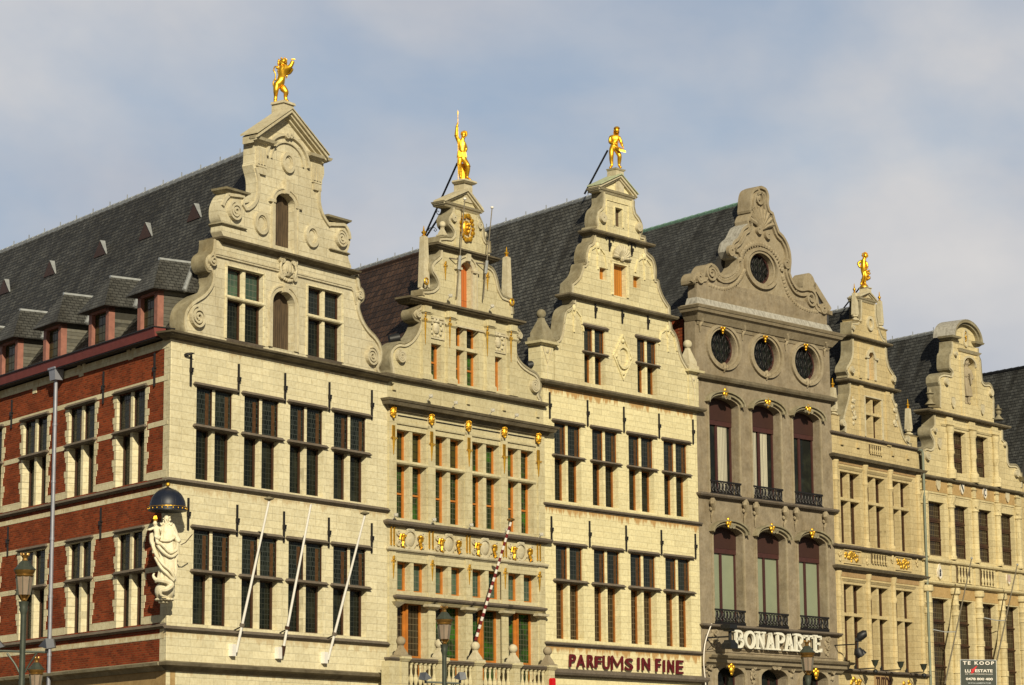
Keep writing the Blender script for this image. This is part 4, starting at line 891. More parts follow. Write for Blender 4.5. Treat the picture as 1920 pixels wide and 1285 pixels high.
    m = MB(); m.box(wl[0]-.75, wr[1]+.75, 0, .05, zG1-.52, zG1-.46); m.obj('gable_moulding', 'trim', h)
    uGl, uGr = U(*zpt('e', 285, 262), .0), U(*zpt('e', 925, 396), .0)
    MB().slabs(uGl, uGr, -T-.04, 0, [(zG1-.06, .05, zG1, .10), (zG1, .16, zG1+.06, .22), (zG1+.06, .24, zG1+.12, .25), (zG1+.12, .22, zG1+.18, .03)]).obj('gable_cornice', 'capd', h)
    # ---- gable B with the orange hoist door
    zG2 = zav(fr, zpt('d', 400, 935), zpt('d', 815, 1018), d=.2); z1 = zG1+.16
    left = outline(fr, ('d', [(322, 1262), (322, 1228), (360, 1226)], 0), ('d', [(395, 1220), (424, 1192), (412, 1150), (388, 1110), (382, 1065), (398, 1030), (424, 1008)], 1), ('d', [(440, 995), (442, 955)], 0))
    right = outline(fr, ('d', [(760, 1010), (762, 1062)], 0), ('d', [(786, 1075), (808, 1105), (826, 1160), (840, 1220), (862, 1265)], 1), ('e', [(895, 262), (900, 300), (905, 350)], 0))
    left = clip(left, z1, zG2); right = clip(right, z1, zG2); left[-1] = (left[-1][0], zG2); right[0] = (right[0][0], zG2)
    ud = (U(861.9, 530), U(883.5, 535)); zsp = Z(862, 502); rs = Z(872, 492.8)-Z(872, 505); rs = max(.12, rs)
    MB().plate([(left[0][0], z1)]+left+right+[(right[-1][0], z1)], -T, 0, [archpoly(*ud, z1+.01, zsp, rs)]).obj('gable_wall', 'h2', h)
    MB().plate(archpoly(*ud, z1, zsp, rs), -.26, -.20).obj('hoist_door', 'orange', h)
    m = MB(); path = [(ud[1], z1), (ud[1], zsp)] + arc(sum(ud)/2, zsp, (ud[1]-ud[0])/2, rs, 0, 180) + [(ud[0], zsp), (ud[0], z1)]
    m.band(path, -.16, 0, 0, .06); m.band(path, -.22, -.16, 0, .11); m.box(ud[1], ud[1]+.32, 0, .13, zsp-.1, zsp-.02); m.box(ud[0]-.3, ud[0], 0, .13, zsp-.1, zsp-.02); m.box(sum(ud)/2-.09, sum(ud)/2+.09, 0, .18, zsp+rs+.02, zG2); m.obj('door_surround', 'trim', h)
    gable_trim(h, left, right, T, z1, zG2, w=.03)
    for x, y0, y1 in ((483, 1040, 1160), (765, 1115, 1230)):
        a, b = P(*zpt('d', x, y0), .04), P(*zpt('d', x, y1), .04); shift(pendant_mb(a[1]-b[1], .06), a[0], .02, (a[1]+b[1])/2).obj('gilded_torch', 'goldd', h)
    for x, y in ((343, 1172), (888/3.2125*0+0, 0)):
        if x: 
            c = P(*zpt('d', x, y)); m = MB(); m.tube([(c[0]+.09*math.cos(t*PI/6), .08, c[1]+.11*math.sin(t*PI/6)) for t in range(13)], .028, 6); m.obj('gilded_ring', 'gold', h)
    c = P(*zpt('e', 889, 280)); m = MB(); m.tube([(c[0]+.09*math.cos(t*PI/6), .08, c[1]+.11*math.sin(t*PI/6)) for t in range(13)], .028, 6); m.obj('gilded_ring', 'gold', h)
    uo = U(*zpt('d', 338, 1160), -.2); zo = Z(*zpt('e', 345, 195), -.2); obelisk(fr, h, uo, -.2, z1, Z(*zpt('d', 318, 855), -.2)-z1, .27)
    uo = U(*zpt('d', 893, 1200), -.2); obelisk(fr, h, uo, -.2, z1, Z(*zpt('d', 888, 998), -.2)-z1, .27)
    ul2, ur2 = U(*zpt('d', 425, 945), .0), U(*zpt('d', 795, 1010), .0)
    MB().slabs(ul2, ur2, -T-.04, 0, [(zG2-.06, .05, zG2, .10), (zG2, .14, zG2+.06, .20), (zG2+.06, .22, zG2+.11, .23), (zG2+.11, .2, zG2+.17, .03)]).obj('gable_cornice', 'capd', h)
    # ---- gable C with the gilded cartouche
    zP = zav(fr, zpt('d', 495, 668), zpt('d', 735, 705), d=.18); z2 = zG2+.15
    left = outline(fr, ('d', [(432, 905), (436, 872), (480, 868)], 0), ('d', [(515, 872), (532, 850), (520, 820), (498, 790), (494, 750), (504, 722), (518, 702)], 1), ('d', [(522, 690), (522, 665)], 0))
    right = outline(fr, ('d', [(700, 700), (702, 730)], 0), ('d', [(716, 760), (728, 790), (736, 830), (738, 870), (750, 900)], 1), ('d', [(776, 905), (780, 980)], 0))
    left = clip(left, z2, zP); right = clip(right, z2, zP); left[-1] = (left[-1][0], zP); right[0] = (right[0][0], zP)
    MB().plate([(left[0][0], z2)]+left+right+[(right[-1][0], z2)], -T, 0).obj('gable_wall', 'h2', h)
    gable_trim(h, left, right, T, z2, zP, w=.03)
    ua, ub = U(*zpt('d', 545, 760)), U(*zpt('d', 700, 780)); MB().box(ua, ub, 0, .05, z2, zP-.05).obj('panel', 'h2', h)
    c = P(*zpt('d', 625, 812), .08); m = MB(); m.ball((0, 0, 0), .19, 14, 1, .4, 1.3)
    for a_ in range(0, 360, 20): m.ball((.31*math.cos(math.radians(a_)), .04, .42*math.sin(math.radians(a_))), .065+.02*math.sin(a_*3), 7, 1.2, .8, 1)
    for k, (x, z, r) in enumerate(((-.05, .1, .05), (.06, .12, .05), (-.07, -.02, .06), (.05, -.02, .05), (0, -.14, .06))): m.ball((x, .10, z), r, 6)
    shift(m, c[0], .07, c[1]).obj('gilded_cartouche', 'gold', h, smooth=True)
    for x, y in ((533, 748), (706, 797)): c = P(*zpt('d', x, y)); MB().spiral(c, .13, 1.5, 0, .1, .03, PI/2, 1, .2).obj('volute', 'trim', h)
    for x, y, yb in ((462, 792, 862), (745, 862, 935)):
        c = P(*zpt('d', x, yb), -.15); c2 = P(*zpt('d', x, y), -.15); ballfin(h, c[0], -.15, c[1]-.03, .115, bh=(c2[1]-c[1])-.06, base=.17)
    uL, uR = U(*zpt('d', 488, 655), .2), U(*zpt('d', 742, 695), .2); ap = P(*zpt('d', 640, 548), .2)
    pediment(h, fr, uL, uR, zP+.12, ap[0], ap[1]-.06, T)
    MB().plate([(uL+.2, zP), (uR-.2, zP), (uR-.2, zP+.12), (ap[0], ap[1]-.1), (uL+.2, zP+.12)], -T+.06, .02).obj('tympanum', 'h2', h)
    c = P(*zpt('d', 600, 500), -.15); pz = c[1]
    m = MB().slabs(c[0]-.20, c[0]+.24, -.38, .06, [(pz-.75, 0, pz-.12, 0), (pz-.12, .05, pz-.06, .12), (pz-.06, .12, pz, .10)]); m.obj('statue_plinth', 'trim', h)
    # ---- roof, sides
    side_walls(h, fr, W, zL1-.1); um = (left[-1][0]+right[0][0])/2
    zr = ridge_z(fr, um, 800, 471); roof(h, fr, .0, W-.05, zL1-.05, zL1-.05, um, zr, 'tile', front=-.45, length=24, ridgemat='tile', flare=.3)
    for zn, x, y in (('e', 175, 505), ('e', 1005, 662)):
        c = P(*zpt(zn, x, y), -.5); MB().tube([(c[0]-.12, -.5, c[1]-.02), (c[0]+.14, -.3, c[1]+.06)], .15, 14).obj('roof_pipe', 'black', h, smooth=True)
    # ---- balcony with balustrade
    bal = MB(); d1 = .85; bz = zR-1.0
    MB().box(-.02, W+.05, 0, d1+.08, bz-.35, bz-.0).obj('balcony_slab', 'h2', h)
    ub0, ub1 = U(*zpt('f', 95, 1140), d1), U(*zpt('f', 1025, 1185), d1)
    rail = MB(); rail.slabs(ub0+.12, ub1-.05, .55, .8, [(zR-.10, .0, zR-.03, .05), (zR-.03, .06, zR+.02, .06)]); rail.obj('balustrade_rail', 'sill', h)
    MB().box(ub0, ub1, .58, .82, bz, bz+.14).obj('balustrade_base', 'h2', h)
    peds = [U(*zpt('f', x, 1180), .8) for x in (170, 388, 592, 806, 1002)]
    MB().box(ub0, peds[0], .5, .82, bz, zR-.1).obj('balcony_pier', 'h2', h)
    for i, u in enumerate(peds):
        m = MB(); m.box(u-.16, u+.16, .53, .87, bz, zR-.1); m.slabs(u-.16, u+.16, .53, .87, [(zR-.10, .02, zR-.02, .07), (zR-.02, .08, zR+.05, .07)]); m.obj('pedestal', 'h2', h)
        ballfin(h, u, .70, zR+.04, .15, 'h4t' if i in (0, 4) else 'trim', bh=.36, base=.26)
    for i in range(4):
        n = 7
        for k in range(n):
            u = peds[i]+.16 + (peds[i+1]-peds[i]-.32)*(k+.5)/n
            MB().lathe((u, .70, bz+.14), baluster_prof(zR-.10-bz-.14, .085), 8).obj('baluster', 'h2', h, smooth=True)
    for x in (): pass
    return h, dict(pu=c[0])
H2, I2 = build_house2()

# ================================================================== HOUSE 3: cream house over the perfume shop
def build_house3():
    fr = FR[2]; W = WID[2]; P, U, Z = fr.P, fr.U, fr.Z
    h = thing('guild_house', 'cream ashlar house with green capped gable and iron anchors, above the maroon shop sign', 'house', fr)
    zc = zav(fr, (1020.4, 716), (1317.2, 772), d=.25); zs = zav(fr, (1017.8, 944.6), (1312.4, 983.4), d=.12); zs2 = zav(fr, (1022.3, 1208), (1315.4, 1226), d=.12)
    zk = zav(fr, zpt('i', 190, 1225), zpt('i', 1085, 1262), d=.2)
    k = 1/3.3816; A = []; 
    for x0, x1, yt in ((200, 372, 915), (440, 604, 960), (670, 832, 1000), (892, 1046, 1038)): A.append((zpt('h', x0, yt), zpt('h', x1, yt)))
    bA = [zpt('i', x, y) for x, y in ((195, 187), (418, 212), (635, 241), (845, 268))]
    B = [(zpt('i', x0, yt), zpt('i', x1, yt)) for x0, x1, yt in ((198, 362, 450), (425, 582, 475), (642, 796, 500), (850, 1000, 524))]
    bB = [zpt('i', x, y) for x, y in ((205, 1007), (432, 1025), (652, 1038), (862, 1052))]
    zA1 = sum(Z(*a[0]) for a in A)/4; zA0 = sum(Z(*a) for a in bA)/4; zAt = zav(fr, zpt('h', 192, 1125), zpt('h', 892, 1235)); zB1 = sum(Z(*a[0]) for a in B)/4; zB0 = sum(Z(*a) for a in bB)/4; zBt = zav(fr, zpt('i', 190, 662), zpt('i', 850, 722))
    uA = [(U(a[0][0]+.5, 850), U(a[1][0], 860)) for a in A]; uB = [(U(a[0][0], 1080), U(a[1][0], 1090)) for a in B]
    M['h3'] = stone('cream limestone ashlar', (.74, .67, .415), .46, .205, .74, .08, .16, streak=.10, stains=(zs, zs2, zc), stain=.85, sh=.40)
    hs = [rect(a, b, zA0, zA1) for a, b in uA] + [rect(a, b, zB0, zB1) for a, b in uB]
    hs += [rect(.6+i*2.2, 2.4+i*2.2, .3, zk-.45) for i in range(int((W-.6)/2.2))]
    MB().plate([(0, 0), (W-.01, 0), (W-.01, zc), (0, zc)], -.42, 0, hs).obj('front_wall', 'h3', h)
    for i in range(int((W-.6)/2.2)):
        w_ = window(fr, h, .6+i*2.2, 2.4+i*2.2, .3, zk-.45, [zk-1.2], frame='bframe', glass='pglass', mull=.08, mulld=-.2)
    for i, (a, b) in enumerate(uA): window(fr, h, a, b, zA0, zA1, [zAt], glass='glassgy', glass_low='glass', frame='oframe3' , drip=.12, trproj=.12, trh=.10, stonemat='h3', trmat='sill', rec=.24, fw=.05, rect_=.08)
    for i, (a, b) in enumerate(uB): window(fr, h, a, b, zB0, zB1, [zBt], glass='glassgy', glass_low='glassb', frame='oframe3', drip=.12, trproj=.14, trh=.12, stonemat='h3', trmat='sill', rec=.26, fw=.05, rect_=.08)
    for zn, L_ in (('h', ((167, 730, 895), (407, 780, 945), (637, 822, 985), (860, 865, 1022), (1075, 903, 1058), (457, 150, 258), (627, 190, 292), (790, 232, 330))), ('i', ((167, 280, 437), (394, 308, 465), (611, 335, 488), (821, 362, 510), (1023, 385, 533)))):
        for x, y0, y1 in L_: anchor(fr, h, U(*zpt(zn, x, y0)), Z(*zpt(zn, x, y1)), Z(*zpt(zn, x, y0)))
    ledge(h, 0, W, zs, .12, .10); ledge(h, 0, W, zs2, .12, .10); ledge(h, .1, W-.05, zk, .24, .22, 'sill', 'shop_cornice')
    ledge(h, .05, W+.02, zc, .27, .18, 'capd', 'main_cornice', back=.3)
    # ---- gable A
    T = .42; zG1 = zav(fr, zpt('h', 275, 118), zpt('h', 945, 252), d=.2); z0 = zc+.17
    left = outline(fr, ('h', [(205, 640), (205, 400)], 0), ('h', [(228, 385), (240, 355), (248, 300), (254, 250), (270, 205), (306, 180), (322, 172)], 1), ('h', [(318, 165), (316, 122)], 0))
    right = outline(fr, ('h', [(930, 262), (936, 300)], 0), ('h', [(942, 330), (962, 358), (978, 400), (990, 450), (1006, 505), (1028, 548), (1050, 580)], 1), ('h', [(1052, 600), (1052, 820)], 0))
    left = clip(left, z0, zG1); right = clip(right, z0, zG1); left[0] = (left[0][0], z0); left[-1] = (left[-1][0], zG1); right[0] = (right[0][0], zG1); right[-1] = (right[-1][0], z0)
    wl = (U(*zpt('h', 390, 480)), U(*zpt('h', 524, 490))); wr = (U(*zpt('h', 727, 560)), U(*zpt('h', 852, 570)))
    z1_ = zav(fr, zpt('h', 390, 312), zpt('h', 727, 386)); z0_ = zav(fr, zpt('h', 395, 665), zpt('h', 735, 732)); zt_ = zav(fr, zpt('h', 385, 472), zpt('h', 722, 538))
    MB().plate(left+right, -T, 0, [rect(*wl, z0_, z1_), rect(*wr, z0_, z1_)]).obj('gable_wall', 'h3g', h)
    for w_ in (wl, wr): window(fr, h, *w_, z0_, z1_, [zt_], glass='glassgy', glass_low='glass', frame='oframe3', drip=.10, trproj=.10, trh=.09, stonemat='h3', trmat='sill', rec=.22, fw=.045, rect_=.08)
    gable_trim(h, left, right, T, z0+.4, zG1)
    # corner pedestals with ball finials
    for x0, x1, yc, (bx_, by_) in ((112, 192, 425, (128, 262)), (1052, 1112, 605, (1052, 462))):
        u0, u1 = U(*zpt('h', x0, yc+60), .03), U(*zpt('h', x1, yc+70), .03); zt = Z(*zpt('h', (x0+x1)/2, yc), .03)
        m = MB(); m.box(u0, u1, -.50, .05, z0, zt); m.slabs(u0, u1, -.50, .05, [(zt-.06, .02, zt, .10), (zt, .16, zt+.08, .18)]); m.obj('pedestal', 'h3g', h)
        q = MB(); uc = (u0+u1)/2; zt += .08
        q.lathe((uc, -.2, zt), [((u1-u0)*.5, 0), ((u1-u0)*.5, .16), ((u1-u0)*.40, .20), ((u1-u0)*.40, .34), ((u1-u0)*.14, .78), ((u1-u0)*.12, .86)], sq=True); q.ball((uc, -.2, zt+1.0), .17, 14); q.obj('ball_finial', 'cap' if x0 < 500 else 'trim', h, smooth=True)
        m = MB(); m.band([(u0+.1, zt-.2), (uc, zt-.75), (u1-.1, zt-.2)], -.02, .02, .05, .08); m.ball((uc, .06, zt-.32), .08, 8, 1, .5, 1); m.tube([(uc, .06, zt-.7), (uc, .06, zt-1.5)], .02, 5); m.obj('carved_drop', 'trim', h)
    # diamond ornament
    c = P(*zpt('h', 632, 508)); a_ = .54; b_ = .80
    m = MB(); dia = [(c[0], c[1]+b_), (c[0]+a_, c[1]), (c[0], c[1]-b_), (c[0]-a_, c[1])]; m.band(dia, -.035, .035, 0, .06, True)
    m.band(arc(c[0], c[1], .32, .38, 0, 360, 28)[:-1], -.05, .05, 0, .08, True)
    for dx, dz in ((0, .58), (.40, 0), (0, -.58), (-.40, 0)): m.ball((c[0]+dx, .03, c[1]+dz), .075, 8)
    m.obj('diamond_ornament', 'h3', h)
    for zn, x, y, s in (('h', 322, 215, 1), ('h', 918, 345, -1), ('g', 500, 880, 1), ('g', 812, 955, -1)):
        c = P(*zpt(zn, x, y)); m = MB(); m.band([(c[0]-.55, c[1]-.55), (c[0]-.40, c[1]-.1), (c[0]-.12, c[1]+.05), (c[0], c[1]-.22), (c[0]+.12, c[1]+.05), (c[0]+.40, c[1]-.15), (c[0]+.52, c[1]-.65)], -.03, .03, 0, .05)
        m.ball((c[0], .03, c[1]+.12), .10, 8, 1, .5, 1.2); m.box(c[0]-.025, c[0]+.025, 0, .05, c[1]-.75, c[1]-.1); m.obj('tracery_relief', 'h3', h)
    ul, ur = U(*zpt('h', 296, 115)), U(*zpt('h', 935, 245))
    ledge(h, ul, ur, zG1, .24, .16, 'capd', 'gable_cornice', back=T+.04)
    # ---- gable B
    zG2 = zav(fr, zpt('g', 450, 775), zpt('g', 850, 845), d=.18); z1 = zG1+.15
    left = outline(fr, ('g', [(318, 1170), (322, 1110)], 0), ('g', [(345, 1090), (372, 1060), (388, 1020), (396, 985), (420, 980)], 1), ('g', [(414, 950), (418, 900), (436, 850), (462, 832), (470, 800)], 1), ('g', [(470, 775)], 0))
    right = outline(fr, ('g', [(822, 850), (826, 905)], 0), ('g', [(845, 922), (868, 945), (882, 985), (888, 1030), (886, 1085)], 1), ('g', [(905, 1095)], 0), ('g', [(912, 1140), (930, 1190), (955, 1235), (982, 1275)], 1))
    left = clip(left, z1, zG2); right = clip(right, z1, zG2); left[0] = (left[0][0], z1); left[-1] = (left[-1][0], zG2); right[0] = (right[0][0], zG2); right[-1] = (right[-1][0], z1)
    ws = [(U(*zpt('g', 607, 1100)), U(*zpt('g', 690, 1110)), Z(*zpt('g', 610, 1190)), Z(*zpt('g', 607, 982))), (U(*zpt('g', 515, 1050)), U(*zpt('g', 562, 1055)), Z(*zpt('g', 515, 1083)), Z(*zpt('g', 515, 1003))), (U(*zpt('g', 740, 1100)), U(*zpt('g', 788, 1110)), Z(*zpt('g', 740, 1137)), Z(*zpt('g', 740, 1060)))]
    MB().plate(left+right, -T, 0, [rect(*w_) for w_ in ws]).obj('gable_wall', 'h3g', h)
    for i, w_ in enumerate(ws):
        MB().box(w_[0], w_[1], -.24, -.18, w_[2], w_[3]).obj('wooden_shutter', 'amber', h)
    a, b, c0, c1 = ws[0]; m = MB(); m.band([(a, c0), (a, c1), (b, c1), (b, c0)], .03, .13, 0, .05); m.slabs(a-.12, b+.12, 0, 0, [(c1+.02, .02, c1+.1, .07)]); m.obj('shutter_surround', 'h3', h)
    c = P(*zpt('g', 655, 952)); shell(c, .50, 11, 0).obj('shell_relief', 'trim', h)
    for x, y0, y1 in ((577, 812, 895), (725, 850, 930)): anchor(fr, h, U(*zpt('g', x, y0)), Z(*zpt('g', x, y1)), Z(*zpt('g', x, y0)), True)
    gable_trim(h, left, right, T, z1, zG2)
    ul, ur = U(*zpt('g', 462, 775)), U(*zpt('g', 835, 845)); ledge(h, ul, ur, zG2, .22, .15, 'capd', 'gable_cornice', back=T+.04)
    # ---- gable C
    zP = zav(fr, zpt('g', 525, 500), zpt('g', 765, 538), d=.18); z2 = zG2+.14
    left = outline(fr, ('g', [(462, 765), (464, 735)], 0), ('g', [(490, 735), (484, 700), (486, 660), (498, 620), (524, 595), (532, 570)], 1), ('g', [(530, 505)], 0))
    right = outline(fr, ('g', [(742, 540), (742, 600)], 0), ('g', [(752, 645), (778, 680), (795, 725), (795, 765), (785, 790)], 1), ('g', [(815, 800), (820, 835)], 0))
    left = clip(left, z2, zP); right = clip(right, z2, zP); left[-1] = (left[-1][0], zP); right[0] = (right[0][0], zP)
    w_ = (U(*zpt('g', 617, 670)), U(*zpt('g', 664, 680)), Z(*zpt('g', 617, 728)), Z(*zpt('g', 617, 605)))
    MB().plate([(left[0][0], z2)]+left+right+[(right[-1][0], z2)], -T, 0, [rect(*w_)]).obj('gable_wall', 'h3g', h)
    MB().box(w_[0], w_[1], -.22, -.16, w_[2], w_[3]).obj('wooden_shutter', 'odoor', h)
    m = MB(); m.band([(w_[0], w_[2]), (w_[0], w_[3]), (w_[1], w_[3]), (w_[1], w_[2])], .02, .09, 0, .04); u0, u1 = U(*zpt('g', 562, 650)), U(*zpt('g', 705, 670)); m.obj('shutter_surround', 'h3', h)
    m = MB(); m.band(rect(u0, u1, z2, zP-.25), -.03, .0, 0, .03, True); m.obj('panel_frame', 'h3', h)
    vol(h, fr, 'g', 530, 675, 36, 1, turns=2.2, w=.035); vol(h, fr, 'g', 766, 738, 34, -1, turns=2.2, w=.035)
    gable_trim(h, left, right, T, z2, zP, w=.03)
    uL, uR = U(*zpt('g', 525, 495), .2), U(*zpt('g', 770, 535), .2); ap = P(*zpt('g', 660, 385), .2)
    pediment(h, fr, uL, uR, zP+.12, ap[0], ap[1]-.06, T)
    MB().plate([(uL+.2, zP), (uR-.2, zP), (uR-.2, zP+.12), (ap[0], ap[1]-.1), (uL+.2, zP+.12)], -T+.06, .02).obj('tympanum', 'h3', h)
    m = MB(); m.plate([(uL-.03, zP+.19), (uL-.03, zP+.23), (ap[0], ap[1]+.05), (uR+.03, zP+.23), (uR+.03, zP+.19), (ap[0], ap[1]+.01)], -T, .23); m.obj('copper_flashing', 'patina', h)
    c = P(*zpt('g', 618, 352), -.15); pz = c[1]
    MB().slabs(c[0]-.22, c[0]+.24, -.34, .06, [(pz-.85, 0, pz-.06, 0), (pz-.06, .02, pz, .06)]).obj('statue_plinth', 'trim', h)
    side_walls(h, fr, W, zc-.1); um = (left[-1][0]+right[0][0])/2
    zr = ridge_z(fr, um, 1090, 374); roof(h, fr, .0, W-.05, zc+.05, zc+.05, um, zr, 'slate3', front=-.45, length=26, flare=.5)
    return h
H3 = build_house3()

# ================================================================== HOUSE 4: brown grey rendered house with round windows
def oculus(fr, h, cu, cz, ru, rz, gmat='pglass', rec=.22, grille=True, inner=None):
    ri, rj = inner or (ru*.74, rz*.78)
    w = MB(); e = arc(cu, cz, ri, rj, 0, 360, 36)[:-1]; w.band(e, -.0, .07, -rec-.02, -rec+.05, True); o = w.obj('round_window', 'mframe', h)
    MB().plate(e, -rec-.05, -rec-.02).obj('glass', gmat, o)
    r = MB(); r.band(arc(cu, cz, ru*.94, rz*.94, 0, 360, 40)[:-1], -.07, .05, 0, .10, True); r.band(arc(cu, cz, ri*1.06, rj*1.05, 0, 360, 40)[:-1], -.06, .03, 0, .05, True); r.obj('moulded_ring', 'h4t', o)
    g_ = MB(); rnd = random.Random(int(cu*100))
    for i in range(-2, 3):
        x = cu+i*ri*.38; hz = rj*math.sqrt(max(0, 1-(i*.38)**2))
        g_.tube([(x+.05*math.sin(t*2.2+i)*1.2, -rec+.05, cz-hz+2*hz*t/12) for t in range(13)], .018, 5)
    for i in range(-2, 3):
        for j in (-1, 0, 1):
            if abs(i*.38)**2+abs(j*.5)**2 < .75: g_.tube([(cu+i*ri*.38+.10*math.cos(t*PI/4), -rec+.05, cz+j*rj*.5+.14*math.sin(t*PI/4)) for t in range(9)], .014, 5)
    g_.obj('iron_grille', 'iron', o)
    return o
def build_house4():
    fr = FR[3]; W = WID[3]; P, U, Z = fr.P, fr.U, fr.Z
    h = thing('guild_house', 'brown grey rendered house above the BONAPARTE sign, with round windows and a shell carved gable', 'house', fr)
    zc = zav(fr, zpt('j', 145, 830), zpt('j', 1100, 1008), d=.45)           # cornice lip
    zm = zav(fr, zpt('k', 165, 85), zpt('k', 975, 238), d=.15); zsil = zav(fr, zpt('k', 210, 800), zpt('k', 955, 898), d=.2)
    zl = zav(fr, zpt('l', 300, 825), zpt('l', 1275, 885), d=.15); zl2 = zav(fr, zpt('l', 260, 1060), zpt('l', 1320, 1105), d=.4)
    rings = []
    for cx, cy in ((390, 1082), (660, 1142), (917, 1190)):
        c = P(*zpt('j', cx, cy)); rings.append((c[0]-.0, c[1], (U(*zpt('j', cx+104, cy))-U(*zpt('j', cx-104, cy)))/2, (Z(*zpt('j', cx, cy-140))-Z(*zpt('j', cx, cy+140)))/2))
    zo = sum(r[1] for r in rings)/3; ru = sum(r[2] for r in rings)/3; rz = sum(r[3] for r in rings)/3; rings = [(r[0], zo, ru, rz) for r in rings]
    K = 3.2125
    A = [(226, 405, 700), (487, 658, 760), (735, 898, 800)]; B_ = [(245, 424, 1100), (508, 682, 1140), (757, 925, 1160)]
    uA = [(U(*zpt('k', a, y)), U(*zpt('k', b, y))) for a, b, y in A]; uB = [(U(*zpt('k', a, y)), U(*zpt('k', b, y))) for a, b, y in B_]
    zAs = zav(fr, zpt('k', 226, 245), zpt('k', 487, 292), zpt('k', 735, 335)); rA = .30; zA0 = zsil+.1
    zBs = zav(fr, zpt('k', 245, 1025), zpt('k', 508, 1057), zpt('k', 757, 1087)); zB0 = zav(fr, zpt('l', 335, 795), zpt('l', 682, 822), zpt('l', 1012, 846))
    C_ = [(345, 560), (690, 900), (1015, 1215)]; uC = [(U(*zpt('l', a, 1230)), U(*zpt('l', b, 1240))) for a, b in C_]; zCs = zav(fr, zpt('l', 345, 1215), zpt('l', 1015, 1235)); 
    hs = [arc(r[0], r[1], r[2]*.74, r[3]*.78, 0, 360, 36)[:-1] for r in rings] + [archpoly(a, b, zA0, zAs, rA) for a, b in uA] + [archpoly(a, b, zB0, zBs, rA) for a, b in uB] + [archpoly(a, b, .4, zCs, .35) for a, b in uC]
    MB().plate([(0, 0), (W, 0), (W, zc+.1), (0, zc+.1)], -.5, 0, hs).obj('front_wall', 'h4', h)
    for r in rings:
        o = oculus(fr, h, *r); q = MB()
        for x, z, rr in ((-.10, .0, .06), (0, .03, .06), (.10, .0, .06), (0, -.10, .07), (0, -.2, .045)): q.ball((r[0]-.05+x, .05, r[1]+r[3]*.84+z), rr, 8)
        q.obj('gilded_drop', 'gold', o, smooth=True); q = MB()
        for x in (-.16, 0, .16): q.ball((r[0]+x, .04, r[1]-r[3]*.88+(.06 if x == 0 else 0)), .11, 8, 1, .8, 1)
        q.tube([(r[0], .05, r[1]-r[3]*.7), (r[0], .08, r[1]-r[3]*.95), (r[0], .03, r[1]-r[3]*1.12)], [.05, .08, .02], 6); q.obj('carved_drop', 'h4t', o, smooth=True)
    G_ = [[(320, 185), (578, 242), (822, 282)], [(340, 965), (602, 998), (845, 1028)]]
    for row, (us, z0, zs_) in enumerate(((uA, zA0, zAs), (uB, zB0, zBs))):
        for i, (a, b) in enumerate(us):
            rec = .34; w = MB(); zt = zs_-.62*(1 if row == 0 else .95); xm = a+(b-a)*.42; fw = .08
            w.box(a, a+fw, -rec-.08, -rec, z0, zt); w.box(b-fw, b, -rec-.08, -rec, z0, zt); w.box((a+b)/2-.06, (a+b)/2+.06, -rec-.08, -rec, z0, zt); w.box(a, b, -rec-.08, -rec+.03, zt-.08, zt+.10); w.box(a, b, -rec-.08, -rec, z0, z0+.12)
            win = w.obj('window', 'mframe', h); MB().box(a, b, -rec-.06, -rec-.05, z0, zt).obj('glass', 'pglass' if row == 0 else 'blind', win)
            if row == 0 and i < 2:
                c = MB(); n = 14; x0, x1 = ((a+(b-a)*.50, a+(b-a)*.86) if i == 0 else (a+(b-a)*.08, a+(b-a)*.42))
                for (p0, p1) in ((x0, x1),) + (((a+(b-a)*.58, a+(b-a)*.80),) if i else ()):
                    for k in range(n): c.box(p0+(p1-p0)*k/n, p0+(p1-p0)*(k+1)/n, -rec-.049, -rec-.045+.012*(k % 2), z0+.1, zt-.08)
                c.obj('curtain', 'curtain', win)
            MB().plate(archpoly(a, b, zt+.1, zs_, rA), -rec-.06, -rec+.04).obj('roller_shutter_box', 'shutter', win)
            m = MB(); path = [(b, z0), (b, zs_)] + arc((a+b)/2, zs_, (b-a)/2, rA, 0, 180, 12) + [(a, zs_), (a, z0)]
            m.band(path, -.10, -.0, 0, .05); m.obj('window_surround', 'h4t', win)
            m = MB(); m.band(arc((a+b)/2, zs_+.02, (b-a)/2+.06, rA+.06, 0, 180, 12), -.14, .0, 0, .16); m.band(arc((a+b)/2, zs_+.02, (b-a)/2+.10, rA+.10, 0, 180, 12), -.12, -.06, 0, .24)
            for sx in (-1, 1): m.spiral(((a+b)/2+sx*.10, zs_+rA+.02), .10, 1.2, .1, .24, .025, 0 if sx < 0 else PI, sx, .2)
            m.obj('arched_hood', 'cap', win)
            c = P(*zpt('k', *G_[row][i]), .2); q = MB()
            for k, (x, z, r) in enumerate(((-.12, .05, .06), (.0, .12, .065), (.12, .05, .06), (-.045, -.02, .08), (.05, -.04, .08), (0, -.14, .055))): q.ball((x, .04, z), r, 8, 1, .8, 1.25)
            shift(q, c[0], .16, c[1]).obj('gilded_crest', 'gold', win, smooth=True)
            # wrought balconette
            q = MB(); zt2 = z0+.52; d = .06
            q.box(a-.03, b+.03, d-.015, d+.02, zt2-.04, zt2+.02); q.box(a-.03, b+.03, d-.015, d+.02, z0+.04, z0+.08); q.box(a-.03, b+.03, -.02, d, z0-.02, z0+.04)
            for sx in (a, b): q.box(sx-.03, sx, -.2, d, zt2-.04, zt2+.02)
